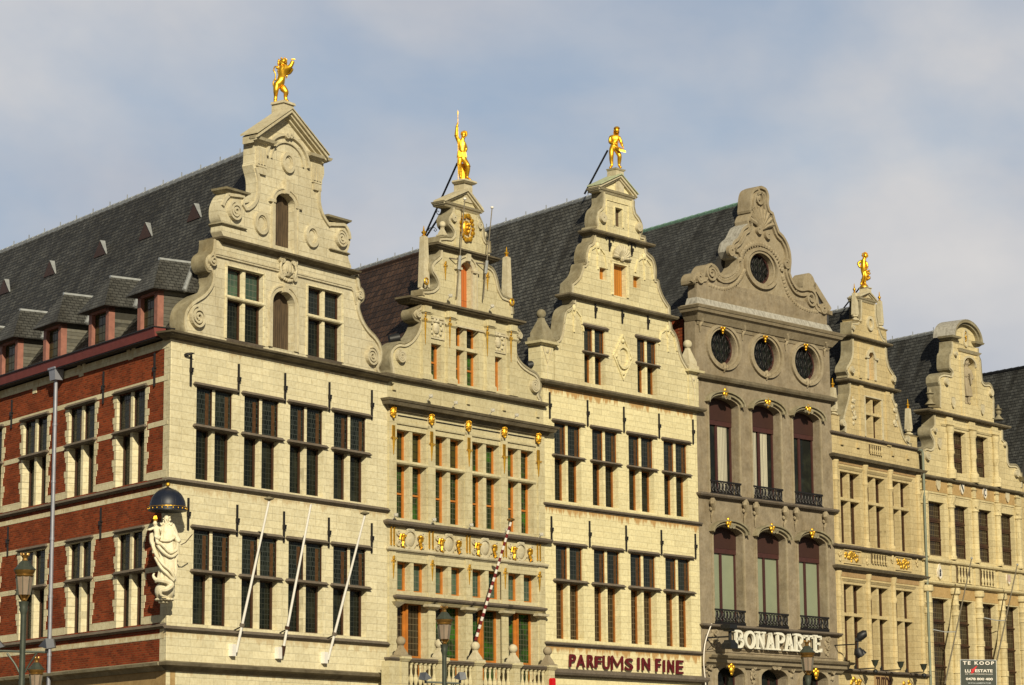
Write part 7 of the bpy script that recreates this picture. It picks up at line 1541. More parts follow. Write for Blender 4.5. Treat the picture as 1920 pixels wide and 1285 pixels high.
for k in range(14): m.ball(F_.c(188+k*8, 435+10*math.sin(k*1.7), .14), F_.r(11), 6)
m.obj('mantle', 'marble', t, smooth=True)
m = MB(); m.tube([F_.c(390, 640, .17), F_.c(430, 620, .17), F_.c(495, 540, .17)], F_.r(5), 6); m.obj('sceptre', 'bframe', t)
J = {'pelvis': (160, 550, .26, 26), 'chest': (150, 490, .26, 28), 'neck': (140, 460, .26, 14), 'skull': (138, 440, .27, 22), 'rsh': (125, 480, .27, 14), 'relb': (95, 495, .28, 12), 'rwr': (70, 498, .30, 9), 'lsh': (175, 480, .27, 14), 'lelb': (195, 490, .28, 12), 'lwr': (195, 515, .3, 9),
     'rhip': (150, 570, .28, 20), 'rknee': (175, 590, .36, 16), 'rank': (195, 560, .36, 11), 'lhip': (170, 570, .26, 20), 'lknee': (160, 620, .34, 15), 'lank': (180, 640, .30, 11)}
me = skin_mesh('infant', F_, J, ['pelvis chest neck skull', 'chest rsh relb rwr', 'chest lsh lelb lwr', 'pelvis rhip rknee rank', 'pelvis lhip lknee lank']); m = append_mesh(MB(), me); face(m, F_, 138, 438, 24, .28, -2); hand(m, F_, 70, 498, .30, -14, 2, 9, .3); hand(m, F_, 195, 515, .30, 4, 12, 9, .3); m.obj('infant', 'marble', t, smooth=True)
m = MB(); m.lathe(F_.c(138, 412, .27), [(F_.r(18), 0), (F_.r(20), F_.r(14)), (F_.r(14), F_.r(20))], 10)
for k in range(6): a = k*PI/3; c0 = F_.c(138, 395, .27); m.tube([(c0[0]+F_.r(18)*math.cos(a), c0[1]+F_.r(18)*math.sin(a), c0[2]), (c0[0]+F_.r(12)*math.cos(a), c0[1]+F_.r(12)*math.sin(a), c0[2]+F_.r(28)), (c0[0], c0[1], c0[2]+F_.r(36))], F_.r(4), 5)
m.obj('gilded_crown', 'gold', t)
m = MB(); m.ball(F_.c(230, 1085, .02), F_.r(97), 24, 1, 1, 1.0); m.obj('globe', 'marble', t, smooth=True)
m = MB(); m.tube(catmull([F_.c(150, 1000, .2), F_.c(190, 990, .32), F_.c(260, 1000, .36), F_.c(305, 1030, .3), F_.c(270, 1075, .42), F_.c(215, 1090, .44), F_.c(215, 1130, .42), F_.c(265, 1145, .38)], 5), [F_.r(6+24*math.sin(PI*min(1, .08+i/36))) for i in range(36)], 8); m.tube(catmull([F_.c(205, 990, .2), F_.c(150, 975, .22), F_.c(125, 940, .2), F_.c(135, 915, .18)], 5), [F_.r(24-i*1.2) for i in range(16)], 8); m.obj('serpent', 'marble', t, smooth=True)
m = MB()
for k in range(14): a = 2*PI*k/14; c0 = F_.c(230, 1165, .02); m.ball((c0[0]+F_.r(70)*math.cos(a), c0[1]+F_.r(70)*math.sin(a), c0[2]), F_.r(26), 8, 1, 1, .6)
for k in range(8): a = 2*PI*k/8; c0 = F_.c(225, 1190, .02); m.ball((c0[0]+F_.r(34)*math.cos(a), c0[1]+F_.r(34)*math.sin(a), c0[2]), F_.r(24), 8, 1, 1, .6)
m.lathe(F_.c(240, 1010, .0), [(F_.r(60), 0), (F_.r(95), F_.r(20)), (F_.r(80), F_.r(40))], 16); m.obj('cloud_base', 'marble', t, smooth=True)
# canopy above her
bc = base.copy(); m = MB(); c0 = F_.c(238, 270, -.10); R_ = F_.r(180); Hd = F_.r(195)
prof = [(R_*1.0, -F_.r(36)), (R_*1.04, -F_.r(34)), (R_*1.03, 0), (R_*.99, F_.r(6))] + [(R_*.98*math.cos(a*PI/20), F_.r(8)+Hd*.93*math.sin(a*PI/20)) for a in range(0, 10)] + [(.02, F_.r(8)+Hd*.93)]
m.lathe(c0, prof, 48); ct = thing('canopy', 'dark blue domed canopy with gilded rim above the cream corner statue', 'canopy'); ct.location = base; m.obj('dome', 'navy', ct, smooth=True)
m = MB(); m.tube([(c0[0]+R_*1.05*math.cos(a*PI/18), c0[1]+R_*1.05*math.sin(a*PI/18), c0[2]+F_.r(2)) for a in range(37)], F_.r(2.5), 5); m.obj('gilded_band', 'gold', ct)
for k in range(22):
    a = 2*PI*k/22; MB().lathe((c0[0]+R_*1.05*math.cos(a), c0[1]+R_*1.05*math.sin(a), c0[2]-F_.r(26)), [(.003, 0), (F_.r(6.5), F_.r(8)), (F_.r(5), F_.r(14)), (.006, F_.r(17))], 6).obj('gilded_drop', 'gold', ct)
MB().ball((c0[0], c0[1], c0[2]+Hd+F_.r(30)), F_.r(22), 14).obj('gilded_ball', 'gold', ct, smooth=True); MB().lathe((c0[0], c0[1], c0[2]+Hd-F_.r(6)), [(F_.r(34), 0), (F_.r(10), F_.r(12)), (F_.r(8), F_.r(30))], 10).obj('collar', 'navy', ct)
for k in range(8):
    a = 2*PI*k/8+.2; m = MB(); m.tube([(c0[0]+R_*1.0*math.cos(q*PI/20)*math.cos(a), c0[1]+R_*1.0*math.cos(q*PI/20)*math.sin(a), c0[2]+F_.r(8)+Hd*.95*math.sin(q*PI/20)) for q in range(0, 10)], F_.r(1.2), 4); m.obj('rib', 'navy', ct)
# ---- stone figure in the niche of house 6
fr = FR[5]; nu = I6['nu']; uc = sum(nu)/2; zb = I6['z1']+.55; b = fr.g+fr.e*uc+fr.inw*.16; base = Vector((b.x, b.y, zb))
F_ = Fig(base, 0, 0, 3.7794, 592, 765); F_.m = (fr.Z(*zpt('o', 600, 440))-zb)/325
J = {'pelvis': (592, 610, .05, 26, 22), 'chest': (592, 520, .06, 32, 24), 'neck': (594, 490, .06, 13), 'skull': (598, 462, .08, 17), 'rsh': (568, 515, .06, 17), 'relb': (565, 560, .1, 15), 'rwr': (600, 555, .22, 10), 'lsh': (622, 520, .06, 16), 'lelb': (632, 575, .1, 13), 'lwr': (612, 580, .22, 10),
     'rhip': (580, 640, .05, 18), 'rknee': (582, 690, .08, 13), 'rank': (582, 740, .06, 9), 'rtoe': (588, 758, .16, 9), 'lhip': (605, 640, .05, 18), 'lknee': (608, 690, .08, 13), 'lank': (602, 742, .06, 9), 'ltoe': (612, 758, .16, 9)}
me = skin_mesh('figure', F_, J, ['pelvis chest neck skull', 'chest rsh relb rwr', 'chest lsh lelb lwr', 'pelvis rhip rknee rank rtoe', 'pelvis lhip lknee lank ltoe']); m = append_mesh(MB(), me); face(m, F_, 598, 462, 19, .08, 3); hand(m, F_, 600, 556, .22, 10, 3, 9, .8); hand(m, F_, 612, 580, .22, -6, -8, 9, .8)
t = statue('niche_statue', 'grey stone figure in a knee length tunic standing in the gable niche', 'statue', base, F_, m, 'h4t')
hair_m = MB(); hair(hair_m, F_, 598, 458, 21, .07, 40, 6, .7, .3, .28); hair_m.obj('hair', 'h4t', t, smooth=True)
robe(F_, [(592, 495, .06, 24, 18), (592, 520, .06, 36, 26), (590, 570, .06, 34, 27), (590, 610, .06, 32, 27), (592, 660, .06, 36, 28), (594, 700, .06, 38, 30)], 7, .10).obj('tunic', 'h4t', t, smooth=True)
m = MB(); m.tube([F_.c(618, 540, .25), F_.c(622, 620, .24)], [F_.r(12), F_.r(7)], 8); m.obj('bundle', 'h4t', t)

# ================================================================== flag poles
def pole(label, fr, x0, y0, x1, y1, dbase, r=.045, mat='white', cap='disc', group=None, name='flagpole', bracket=True, bands=False, dtip=None, rt=None):
    u0, z0 = fr.P(x0, y0, dbase)
    # the pole leans straight out from the wall: find the tip on the vertical plane through its foot
    w0 = fr.g+fr.e*u0-fr.inw*dbase; tip = hit_vert(x1, y1, w0, fr.inw.x, fr.inw.y)
    if dtip is not None: ut, zt = fr.P(x1, y1, dtip); dt = dtip
    else: lt = fr.local(tip); ut, dt, zt = u0, -lt.y, lt.z
    t = thing(name, label, 'flagpole', fr, u0, dbase, z0, group); du, dd, dz = ut-u0, dt-dbase, zt-z0
    if not bands: MB().tube([(0, 0, 0), (du, dd, dz)], r, 10, r1=rt or r*.75).obj('pole', mat, t, smooth=True)
    return t, (du, dd, dz)
for lab, q in (('leftmost of the three white flagpoles, foot below the first window pair', (443, 1223, 504.5, 940)), ('middle of the three white flagpoles, bare tipped with a rusty foot', (529, 1228, 583, 946)), ('rightmost of the three white flagpoles, nearest the gilded house', (615, 1237, 684, 967))):
    t, (du, dd, dz) = pole(lab, FR[0], *q, .10, .042, group='white flagpoles on the corner house')
    mid = 'middle' in lab
    if not mid: MB().lathe((du, dd, dz), [(.03, 0), (.05, .02), (.13, .05), (.15, .08), (.03, .13)], 12).obj('disc_cap', 'cap', t)
    MB().box(-.22, -.06, -.10, .05, -.12, .22).obj('bracket_box', 'white', t); f = .17; MB().tube([(du*f, dd*f, dz*f), (du*(f+.02), dd*(f+.02), dz*(f+.02))], .075, 10).obj('clamp', 'bframe' if mid else 'sill', t); MB().tube([(du*f, dd*f, dz*f), (du*f, -.1, dz*f-.1)], .02, 6).obj('strut', 'iron', t)
    if mid: MB().tube([(0, 0, -.03), (du*.06, dd*.06, dz*.06)], .065, 8).obj('rusty_socket', 'bframe', t)
# striped pole on the balcony
fr = FR[1]; t, (du, dd, dz) = pole('red and white striped pole leaning out above the stone balcony', fr, *zpt('f', 550, 1130), *zpt('f', 780, 360), .35, .05, bands=True)
n = 30; MB().tube([(0, 0, 0), (du*.13, dd*.13, dz*.13)], .07, 10).obj('black_socket', 'black', t)
for k in range(n):
    a, b_ = .13+.87*k/n, .13+.87*(k+1)/n; sh = .02; m = MB(); m.tube([(du*a, dd*a, dz*a), (du*b_, dd*b_, dz*b_)], .052-.012*a, 12, caps=False)
    # helical stripe: alternate bands cut on the slant
    m.obj('stripe', 'rred' if k % 2 == 0 else 'rwhite', t, smooth=True)
MB().lathe((du, dd, dz), [(.03, 0), (.05, .02), (.12, .05), (.13, .09), (.03, .13)], 12).obj('gilded_cap', 'lampgold', t)
# thin poles on the gable of house 2
for lab, zn0, p0, p1 in (('left thin grey mast rising beside the orange hoist door', 'd', (558, 1275), (612, 618)), ('right thin grey mast rising beside the orange hoist door', 'd', (735, 1290), (795, 676))):
    t, (du, dd, dz) = pole(lab, fr, *zpt(zn0, *p0), *zpt('d', *p1), .12, .022, 'mast', group='thin masts on the gilded gable'); MB().ball((du, dd, dz), .06, 10, 1, 1, .8).obj('white_cap', 'white', t, smooth=True)
    f = .38; MB().tube([(du*f-.25, -.12, dz*f+.05), (du*f+.02, dd*f, dz*f), (du*f+.18, -.12, dz*f+.12)], .022, 6).obj('bracket', 'sill', t); MB().tube([(du*.28, dd*.28, dz*.28), (du*.42, dd*.42, dz*.42)], .05, 8).obj('sleeve', 'lead', t)
fr = FR[5]
for lab, p0, p1 in (('long grey flagpole crossing the left windows above the for sale board', (290, 1285), (450, 530)), ('long grey flagpole at the right edge beyond the for sale board', (600, 1140), (722, 568))):
    t, (du, dd, dz) = pole(lab, fr, *zpt('p', *p0), *zpt('p', *p1), .20, .032, 'mast', group='grey flagpoles on the right hand house'); MB().ball((du, dd, dz), .05, 8).obj('tip', 'lead', t)
    f = .42; MB().tube([(du*f-.6, -.2, dz*f+.12), (du*f-.25, dd*f*.4, dz*f+.0), (du*f, dd*f, dz*f)], .02, 6).obj('stay_rod', 'lead', t)

# ================================================================== street lamps
def lantern_parts(t, s, z, x=0, d=0):
    """classic lantern; s metres per survey pixel, z the underside of the glass"""
    MB().lathe((x, d, z), [(s*30, 0), (s*42, s*90), (s*40, s*91)], 8).obj('lantern_glass', 'lampglass', t)
    m = MB()
    for k in range(8): a = 2*PI*k/8; m.tube([(x+s*31*math.cos(a), d+s*31*math.sin(a), z), (x+s*43*math.cos(a), d+s*43*math.sin(a), z+s*90)], s*2, 4)
    m.obj('glazing_bars', 'lampmet', t)
    MB().lathe((x, d, z+s*88), [(s*42, 0), (s*46, s*6), (s*42, s*12), (s*50, s*24), (s*52, s*32), (s*46, s*34)], 16).obj('gilded_band', 'lampgold', t, smooth=True)
    MB().lathe((x, d, z+s*120), [(s*54, 0), (s*55, s*4), (s*44, s*14), (s*22, s*42), (s*17, s*46)], 8).obj('lantern_roof', 'lampmet', t)
    c_ = MB(); c_.lathe((x, d, z+s*164), [(s*18, 0), (s*14, s*6), (s*12, s*14), (s*17, s*26), (s*20, s*30)], 8)
    for k in range(6): a = 2*PI*k/6; c_.tube([(x+s*17*math.cos(a), d+s*17*math.sin(a), z+s*190), (x+s*21*math.cos(a), d+s*21*math.sin(a), z+s*204)], s*4, 5)
    c_.obj('crown', 'lampgold', t)
    m = MB(); m.lathe((x, d, z-s*30), [(s*8, 0), (s*14, s*6), (s*10, s*14), (s*24, s*26), (s*31, s*31)], 8)
    for k in range(4): a = 2*PI*k/4+.4; m.tube([(x+s*10*math.cos(a), d+s*10*math.sin(a), z-s*28), (x+s*24*math.cos(a), d+s*24*math.sin(a), z-s*10), (x+s*30*math.cos(a), d+s*30*math.sin(a), z)], s*4, 5)
    m.obj('lantern_bracket', 'lampgold', t)
def floodbox(t, s, x, z, d=0, flip=1):
    m = MB(); w, hh, dd = s*42*flip, s*48, s*46; m.add([(x-w*.9, d+dd*.3, z+hh*.02), (x+w*.1, d+dd*.5, z-hh*.25), (x+w, d+dd*.4, z-hh*.1), (x+w*.8, d+dd*.3, z+hh*.75), (x-w*.1, d+dd*.4, z+hh*.8), (x-w*.9, d-dd*.5, z+hh*.05), (x+w*.1, d-dd*.5, z-hh*.25), (x+w, d-dd*.5, z-hh*.1), (x+w*.8, d-dd*.5, z+hh*.75), (x-w*.1, d-dd*.5, z+hh*.8)],
          [(0, 1, 4), (1, 2, 3, 4), (5, 9, 6), (6, 9, 8, 7), (0, 5, 6, 1), (1, 6, 7, 2), (2, 7, 8, 3), (3, 8, 9, 4), (4, 9, 5, 0)]); o = m.obj('floodlight', 'slatebox', t); MB().tube([(x, d, z-hh*.25), (x, d, z-hh*.6)], s*8, 8).obj('pivot', 'black', o); return o
def lamp(label, x, ytop_glass, ybot_glass, wpx, Z, cross=None, floods=(), post=True, low=None):
    w = at(x, ybot_glass, Z); base = Vector((w.x, w.y, 0)); s = wpx*Z/FPX/88; zg = w.z; zc = s*30
    t = thing('street_lamp', label, 'street lamp', group='lantern street lamps'); t.location = base
    lantern_parts(t, s, zg); z0 = zg-zc
    m = MB(); m.lathe((0, 0, 0), [(s*40, 0), (s*40, s*40), (s*26, s*70), (s*22, s*300), (s*26, s*310), (s*16, s*330), (s*14, z0-s*70), (s*15, z0-s*60), (s*22, z0-s*40), (s*20, z0-s*30), (s*24, z0-s*8), (s*26, z0-s*2), (s*12, z0)], 14); m.obj('post', 'lampmet', t, smooth=True)
    if cross:
        yb, xl, xr = cross; zb = at(x, yb, Z).z; mpp = Z/FPX; m = MB(); m.tube([((xl-x)*mpp, 0, zb+.02), ((xr-x)*mpp, 0, zb-.02)], s*6, 6)
        for sx, xe in ((-1, xl), (1, xr)): m.tube(catmull([(sx*s*14, 0, zb-s*100), (sx*s*35, 0, zb-s*60), ((xe-x)*mpp*.6, 0, zb-s*8)], 4), s*5, 6)
        m.obj('crossarm', 'lampmet', t)
        for (xf, yf, flip) in floods: floodbox(t, s*1.0, (xf-x)*mpp, at(x, yf, Z).z, 0, flip)
    return t
lamp('tall lantern street lamp at the left edge before the brick wall', 45, 1084, 1116, 34, 60, (1223, -3, 90), ((90, 1214, 1), (-3, 1214, -1)))
lamp('low lantern at the bottom left corner, right of the tall lamp post', 67, 1262, 1292, 26, 70)
lamp('lantern street lamp standing before the stone balcony', 833, 1172, 1199, 27, 66, (1281, 800, 862), ((862, 1273, 1), (798, 1273, -1)))
lamp('lantern street lamp standing before the BONAPARTE sign', 1514.5, 1231, 1258, 24.5, 72)

# ================================================================== shop signs
def text_mesh(txt, size, depth, bold=0.0, spacing=1.0):
    cu = bpy.data.curves.new('txt', 'FONT'); cu.body = txt; cu.size = size; cu.extrude = depth/2; cu.offset = bold; cu.space_character = spacing; cu.resolution_u = 4
    o = bpy.data.objects.new('txt', cu); COL.objects.link(o); dg = bpy.context.evaluated_depsgraph_get(); me = bpy.data.meshes.new_from_object(o.evaluated_get(dg)); bpy.data.objects.remove(o)
    m = MB(); m.v = [(v.co.x, -v.co.z-depth/2, v.co.y) for v in me.vertices]; m.f = [tuple(p.vertices) for p in me.polygons]; return m
def fit(m, u0, u1, z0, z1, d=0.0, shear=0.0):
    xs = [v[0] for v in m.v]; zs = [v[2] for v in m.v]; a, b_, c_, e = min(xs), max(xs), min(zs), max(zs)
    m.v = [(u0+(v[0]-a)/(b_-a)*(u1-u0)+shear*(v[2]-c_), v[1]-d, z0+(v[2]-c_)/(e-c_)*(z1-z0)) for v in m.v]; return m
fr = FR[2]; u0 = fr.U(*zpt('i', 278, 1150), .1); z_ = fr.Z(*zpt('i', 278, 1170), .1)
t = thing('shop_sign', 'maroon raised letters reading PARFUMS IN FINE on the cream wall', 'sign', fr, u0, .06, z_)
LX = dict(zip(range(13), ((278, 322), (322, 378), (385, 432), (432, 478), (478, 524), (530, 604), (610, 662), (684, 701), (712, 764), (792, 828), (836, 852), (864, 906), (914, 960))))
rnd = random.Random(11)
for i, ch in enumerate('PARFUMSINFINE'):
    a, b_ = LX[i]; ym = 1112+(a-278)*.058; ua, ub = fr.U(*zpt('i', a, 1150), .1)-u0, fr.U(*zpt('i', b_, 1150), .1)-u0
    zt = fr.Z(*zpt('i', a, ym-12+rnd.uniform(-4, 4)), .1)-z_; zb = fr.Z(*zpt('i', a, ym+62+rnd.uniform(-4, 6)), .1)-z_
    if ch == 'M':
        w_, h_ = ub-ua-.05, zt-zb; m = MB()
        for x0_, z0_, x1_, z1_ in ((.05, 0, .05, 1), (.95, 0, .95, 1)): m.band([(ua+w_*x0_, zb+h_*z0_), (ua+w_*x1_, zb+h_*z1_)], -.035, .035, 0, .05)
        for sx in (.05, .95): m.band([(ua+w_*sx, zb+h_), (ua+w_*.5, zb+h_*.30)], -.03, .03, 0, .052 if sx < .5 else .054)
        m.obj('letter', 'maroon', t); continue
    fit(text_mesh(ch, 1, .05, .016), ua+.01, ub-.05, zb, zt, 0, rnd.uniform(-.01, .04)).obj('letter', 'maroon', t)
# serif letters drawn stroke by stroke
def serif(ch, w, h, d, t1=.11, t2=.045):
    m = MB()
    def bar(x0, z0, x1, z1, t): m.band([(x0, z0), (x1, z1)], -t/2, t/2, 0, d)
    def srf(x, z, k=.15): m.box(x-k, x+k, 0, d*1.02, z-.03, z+.03)
    if ch == 'B': bar(.12, 0, .12, h, t1); srf(.12, 0, .14); srf(.12, h, .14); m.band([(.1, h)]+arc(w*.5, h*.76, w*.34, h*.24, 90, -90, 10)+[(.1, h*.52)], -t1*.4, t1*.35, 0, d); m.band([(.1, h*.50)]+arc(w*.52, h*.26, w*.40, h*.25, 90, -90, 10)+[(.1, .01)], -t1*.45, t1*.4, 0, d)
    elif ch == 'O': m.band(arc(w/2, h/2, w*.42, h*.48, 0, 360, 28)[:-1], -t1*.5, t1*.45, 0, d, True)
    elif ch == 'N': bar(.10, 0, .10, h, t2*1.4); bar(w-.10, 0, w-.10, h, t2*1.4); bar(.10, h, w-.10, 0, t1*1.2); srf(.10, 0, .12); srf(.10, h, .12); srf(w-.10, h, .12)
    elif ch == 'A': bar(.10, 0, w/2, h, t2*1.4); bar(w-.12, 0, w/2, h, t1*1.3); bar(w*.27, h*.33, w*.72, h*.33, t2*1.3); srf(.10, 0, .12); srf(w-.12, 0, .13)
    elif ch in 'PR':
        bar(.12, 0, .12, h, t1); srf(.12, 0, .14); srf(.12, h, .14); m.band([(.1, h)]+arc(w*.5, h*.73, w*.38, h*.26, 90, -90, 10)+[(.1, h*.47)], -t1*.45, t1*.4, 0, d)
        if ch == 'R': bar(w*.45, h*.45, w*.85, 0, t1*1.1); srf(w*.85, 0, .10)
    elif ch == 'T': bar(w/2, 0, w/2, h, t1); bar(.03, h-.03, w-.03, h-.03, t2*1.6); srf(w/2, 0, .14); bar(.05, h, .05, h*.8, t2*1.3); bar(w-.05, h, w-.05, h*.8, t2*1.3)
    elif ch == 'E':
        bar(.12, 0, .12, h, t1); srf(.12, 0, .12); srf(.12, h, .12); bar(.1, h-.03, w-.06, h-.03, t2*1.5); bar(.1, h*.5, w*.7, h*.5, t2*1.4); bar(.1, .03, w-.04, .03, t2*1.5); bar(w-.07, h, w-.07, h*.78, t2*1.3); bar(w-.05, 0, w-.05, h*.22, t2*1.3); bar(w*.7, h*.4, w*.7, h*.6, t2*1.2)
    return m
fr = FR[3]; zB = lambda x, y: (1320+x/8, 1140+y/8); u0 = fr.U(*zB(450, 450), .2); z_ = fr.Z(*zB(450, 590), .2)
t = thing('shop_sign', 'white serif letters reading BONAPARTE on the brown grey house', 'sign', fr, u0, .14, z_)
sp = [(455, 590), (610, 765), (778, 915), (930, 1060), (1075, 1215), (1205, 1345), (1350, 1485), (1490, 1635), (1640, 1765)]
for ch, (a, b_) in zip('BONAPARTE', sp):
    ua, ub = fr.U(*zB(a, 500), .2)-u0, fr.U(*zB(b_, 500), .2)-u0; zb = fr.Z(*zB(a, 585+(a-455)*.062), .2)-z_; zt = fr.Z(*zB(a, 345+(a-455)*.062), .2)-z_; h_ = zt-zb
    m = serif(ch, (ub-ua), h_, .10); m.v = [(x+ua, y, z+zb) for x, y, z in m.v]; o = m.obj('letter', 'neon', t)
    for k in (0, 1): MB().tube([(ua+(.12 if ch != 'O' else .2), 0, zb+h_*(.25+.5*k)), (ua+(.12 if ch != 'O' else .2), -.14, zb+h_*(.25+.5*k))], .012, 5).obj('standoff', 'iron', o)
m = MB(); m.tube([(0.0, .02, -.02), (fr.U(*zB(1765, 660), .2)-u0, .02, -.05)], .015, 5); m.tube([(0.0, .02, .72), (fr.U(*zB(1765, 560), .2)-u0, .02, .66)], .015, 5); m.obj('mounting_rail', 'iron', t)
# for sale board on house 6
fr = FR[5]; d0 = 1.0; zK = lambda x, y: (1790+x/19.77, 1220+y/19.77)
pa, pb = fr.P(*zK(205, 345), d0), fr.P(*zK(1525, 320), d0)
# the board hangs square to the street, nearly facing the viewer
w0 = at(*zK(205, 345), depth_of(fr.g+fr.e*pa[0]-fr.inw*d0)); mpp = depth_of(w0)/FPX; dirx = Vector((math.cos(-.05), math.sin(-.05), 0))
t = thing('for_sale_board', 'dark board reading TE KOOP in white, fixed before the tall right hand windows', 'sign'); t.location = w0; t.rotation_euler = (0, -.018*-1, -.05)
sK = mpp/19.77; X = lambda x: (x-205)*sK; Y = lambda y: (345-y)*sK
MB().box(0, X(1525), -.05, 0, Y(1420), 0).obj('board', 'signgy', t); m = MB(); m.band([(0, Y(1420)), (0, 0), (X(1525), 0), (X(1525), Y(1420))], -.012, .012, -.06, .01, True); m.obj('board_frame', 'lead', t)
for txt, x0, x1, y0, y1, b_, mt, sp_ in (('TE KOOP', 300, 1445, 525, 395, .03, 'rwhite', 1.35), ('LU', 370, 580, 812, 695, .03, 'rwhite', 1), ('ESTATE', 745, 1385, 800, 690, .03, 'rwhite', 1), ('DE VASTGOEDMAKELAAR', 385, 1385, 890, 845, 0, 'rwhite', 1.1), ('0478 800 400', 400, 1385, 1095, 1000, .03, 'rwhite', 1), ('WWW.LUXESTATE.BE', 470, 1310, 1230, 1170, 0, 'lead', 1)):
    fit(text_mesh(txt, 1, .02, b_, sp_), X(x0), X(x1), Y(y0), Y(y1), .005).obj('lettering', mt, t)
m = MB(); m.plate([(X(585), Y(830)), (X(640), Y(845)), (X(720), Y(740)), (X(830), Y(560)), (X(770), Y(580)), (X(680), Y(660)), (X(620), Y(720))], .004, .02); m.plate([(X(590), Y(680)), (X(640), Y(680)), (X(715), Y(810)), (X(665), Y(810))], .021, .03); m.obj('red_cross_mark', 'redb', t)
MB().tube([(X(800), -.05, Y(1000)), (X(800)-.2, -1.1, Y(1000)+.1)], .03, 6).obj('support_arm', 'iron', t)
# dark lettering under the ledge of house 5
fr = FR[4]; zR = lambda x, y: (1560+x/10.105, 1160+y/10.105); a, b_ = fr.P(*zR(820, 1180)), fr.P(*zR(1110, 1200)); zt = fr.Z(*zR(820, 1085)); 
t = thing('wall_lettering', 'dark weathered letters TUTOR painted between the two gilded panels', 'sign', fr, a[0], .03, zt-.55)
MB().box(-.08, b_[0]-a[0]+.1, -.03, 0, -.1, .62).obj('panel', 'h5p', t); fit(text_mesh('TUTOR', 1, .02, .02), 0, b_[0]-a[0], .08, .52, .01).obj('lettering', 'bframe', t)

# ================================================================== lights on brackets, cables, small fittings
fr = FR[3]
def spot_pair(label, fr, x0, y0, pts, boxes, mat='black', name='spotlight', group=None):
    u0, z0 = fr.P(x0, y0, .02); t = thing(name, label, 'spotlight', fr, u0, .02, z0, group); return t, u0, z0
# big square pair
u0, z0 = fr.P(*zB(35, 450), .02); t = thing('spotlight', 'pair of black box floodlights on a wall arm left of the BONAPARTE letters', 'spotlight', fr, u0, .02, z0)
w = fr.g+fr.e*u0-fr.inw*.02; tip = hit_vert(*zB(390, 430), w, fr.inw.x, fr.inw.y); lt = fr.local(tip); dd, dz = -lt.y-.02, lt.z-z0
MB().tube([(0, 0, 0), (0, dd, dz)], .03, 6).obj('arm', 'black', t); MB().tube([(0, 0, -.45), (0, dd*.55, dz*.55)], .012, 5).obj('brace', 'black', t); MB().box(-.05, .05, 0, .03, -.12, .12).obj('wall_plate', 'black', t)
k = .0175*1.0
for (xa, xb, ya, yb) in ((260, 440, 235, 345), (285, 450, 490, 635)):
    za, zb = ((430-ya)/8)*.0172+dz, ((430-yb)/8)*.0172+dz; xm = ((xa+xb)/2-385)/8*.0172
    m = MB(); m.lathe((xm*.7, dd, zb), [(.21, 0), (.21, (za-zb)*.55), (.15, (za-zb)*.8), (.14, za-zb)] if ya > 400 else [(.14, 0), (.15, (za-zb)*.2), (.21, (za-zb)*.4), (.21, za-zb)], sq=True); o = m.obj('lamp_housing', 'black', t)
MB().tube([(0, dd, -.45+dz), (0, dd, .3+dz)], .06, 8).obj('yoke', 'black', t)
# right pair of round black lamps
u0, z0 = fr.P(*zR(45, 510), .02); t = thing('spotlight', 'pair of round black spotlights on a long arm before the ochre house', 'spotlight', fr, u0, .02, z0)
w = fr.g+fr.e*u0-fr.inw*.02; tip = hit_vert(*zR(470, 485), w, fr.inw.x, fr.inw.y); lt = fr.local(tip); dd, dz = -lt.y-.02, lt.z-z0; q = .0178/10.105
MB().tube([(0, 0, 0), (0, dd, dz)], .025, 6).obj('arm', 'black', t)
def P3(x, y, e=0.0): s_ = depth_of(tip)/FPX/10.105; v = Vector(((x-470)*s_, 0, (485-y)*s_)); w_ = tip+v; l_ = fr.local(w_); return (l_.x-u0, -l_.y-.02+e, l_.z-z0)
m = MB(); m.tube([P3(500, 400), P3(540, 340), P3(620, 290), P3(660, 285)], [.10, .17, .15, .12], 10); m.tube([P3(440, 410), P3(560, 400)], .08, 8); m.obj('upper_lamp', 'black', t, smooth=True)
m = MB(); m.tube([P3(480, 560), P3(500, 640), P3(550, 720)], [.12, .20, .17], 10); m.tube([P3(540, 620), P3(600, 690)], [.13, .14], 10); m.obj('lower_lamp', 'black', t, smooth=True); MB().tube([P3(480, 600), P3(490, 480), P3(490, 400)], .03, 6).obj('yoke', 'black', t)
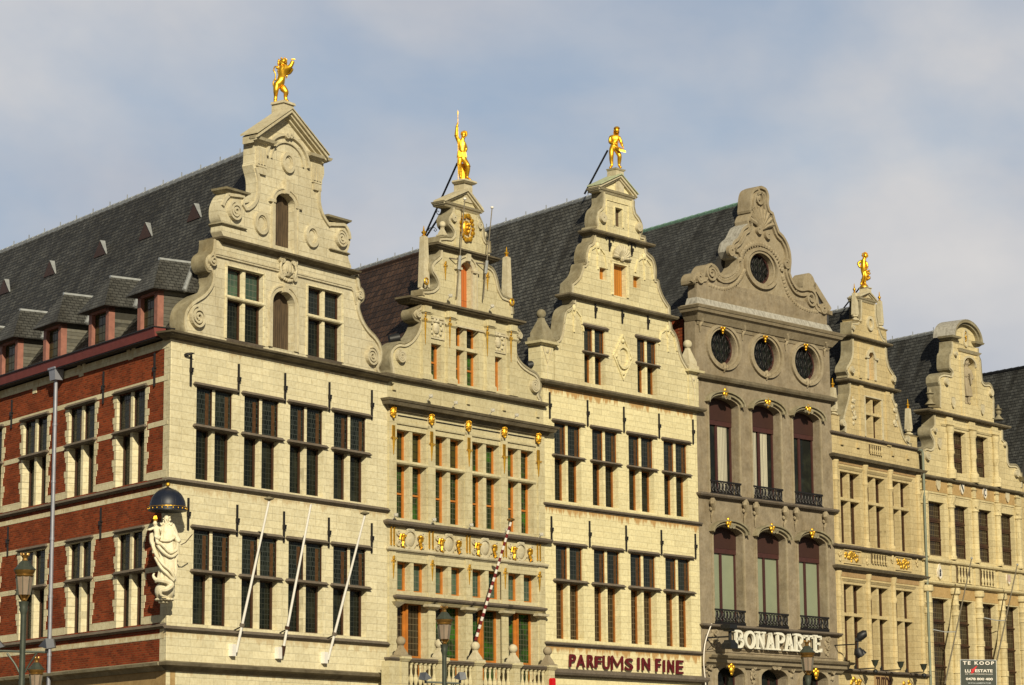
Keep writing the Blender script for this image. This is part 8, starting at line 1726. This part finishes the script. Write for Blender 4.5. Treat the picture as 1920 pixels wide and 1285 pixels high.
# cone lamps of house 5
fr = FR[4]
for lab, (xb, yb), (xt, yt), (xc, yc) in (('left of the three dark cup uplighters under the ochre windows', (445, 960), (820, 940), (815, 800)), ('middle of the three dark cup uplighters under the ochre windows', (935, 990), (1305, 970), (1305, 745)), ('right of the three dark cup uplighters, beside the green drainpipe', (1410, 1035), (1740, 1015), (1735, 870))):
    u0, z0 = fr.P(*zR(xb, yb), .02); w = fr.g+fr.e*u0-fr.inw*.02; tip = hit_vert(*zR(xt, yt), w, fr.inw.x, fr.inw.y); lt = fr.local(tip); dd, dz = -lt.y-.02, lt.z-z0; s_ = depth_of(tip)/FPX/10.105
    t = thing('uplighter', lab, 'lamp', fr, u0, .02, z0, 'cup uplighters on the ochre house'); MB().tube([(0, 0, 0), (0, dd, dz)], .022, 6).obj('arm', 'black', t); MB().box(-.04, .04, 0, .03, -.12, .18).obj('wall_plate', 'black', t)
    MB().lathe((0, dd, dz+.02), [(.02, 0), (.03, s_*20), (s_*40, s_*50), (s_*62, s_*125), (s_*78, s_*138), (s_*74, s_*142)], 12).obj('cup', 'lampmet', t, smooth=True)
    if yb != 990: MB().ball((0, dd, dz-s_*65), s_*48, 10).obj('lower_bulb', 'black', t, smooth=True)
# white cable at the brown grey house, wires on house 1
fr = FR[3]; m = MB(); u0, z0 = fr.P(1334, 1170, .1)
t = thing('hanging_cable', 'pale cable looping down left of the BONAPARTE sign', 'cable', fr, u0, .1, z0); pts = [fr.P(x, y, .15) for x, y in ((1334, 1170), (1327, 1188), (1321, 1210), (1319, 1240), (1321, 1265), (1323, 1290), (1323, 1330))]
MB().tube(catmull([(a-u0, .06, b_-z0) for a, b_ in pts], 4), .022, 6).obj('cable', 'rwhite', t, smooth=True)
fr = FR[0]; u0, z0 = fr.P(726, 1262, .1); t = thing('wall_camera', 'small white camera on the ledge at the right end of the corner house', 'camera', fr, u0-.15, .2, z0)
MB().box(-.15, .15, -.08, .12, .12, .16).obj('roof_plate', 'sill', t); MB().lathe((0, 0, -.1), [(.08, 0), (.11, .1), (.06, .22)], 10).obj('housing', 'camw', t, smooth=True); MB().tube([(-.3, 0, -.15), (-.15, 0, .14), (.1, 0, .15), (.3, 0, .05), (.34, 0, -.3)], .012, 5).obj('wire', 'iron', t)
fr = FR[1]; u0, z0 = fr.P(1033.5, 1271, .9); t = thing('red_sign', 'bright red rounded sign top at the right end of the balcony', 'sign', fr, u0, .95, z0-1.2)
m = MB(); m.plate([(-.10, 0), (.10, 0), (.10, 1.14)] + arc(0, 1.14, .10, .05, 0, 180, 8) + [(-.10, 1.14)], -.06, .06); m.obj('sign_body', 'redb', t); MB().tube([(0, 0, -.0), (0, -.3, 0)], .02, 6).obj('bracket', 'iron', t)
M['roofhook'] = M['lead']
gm = MB(); gm.add([(-900, 300, 0), (900, 300, 0), (900, -900, 0), (-900, -900, 0)], [(0, 1, 2, 3)])
go = gm.obj('plaza_ground', 'asphalt'); go['kind'] = 'structure'
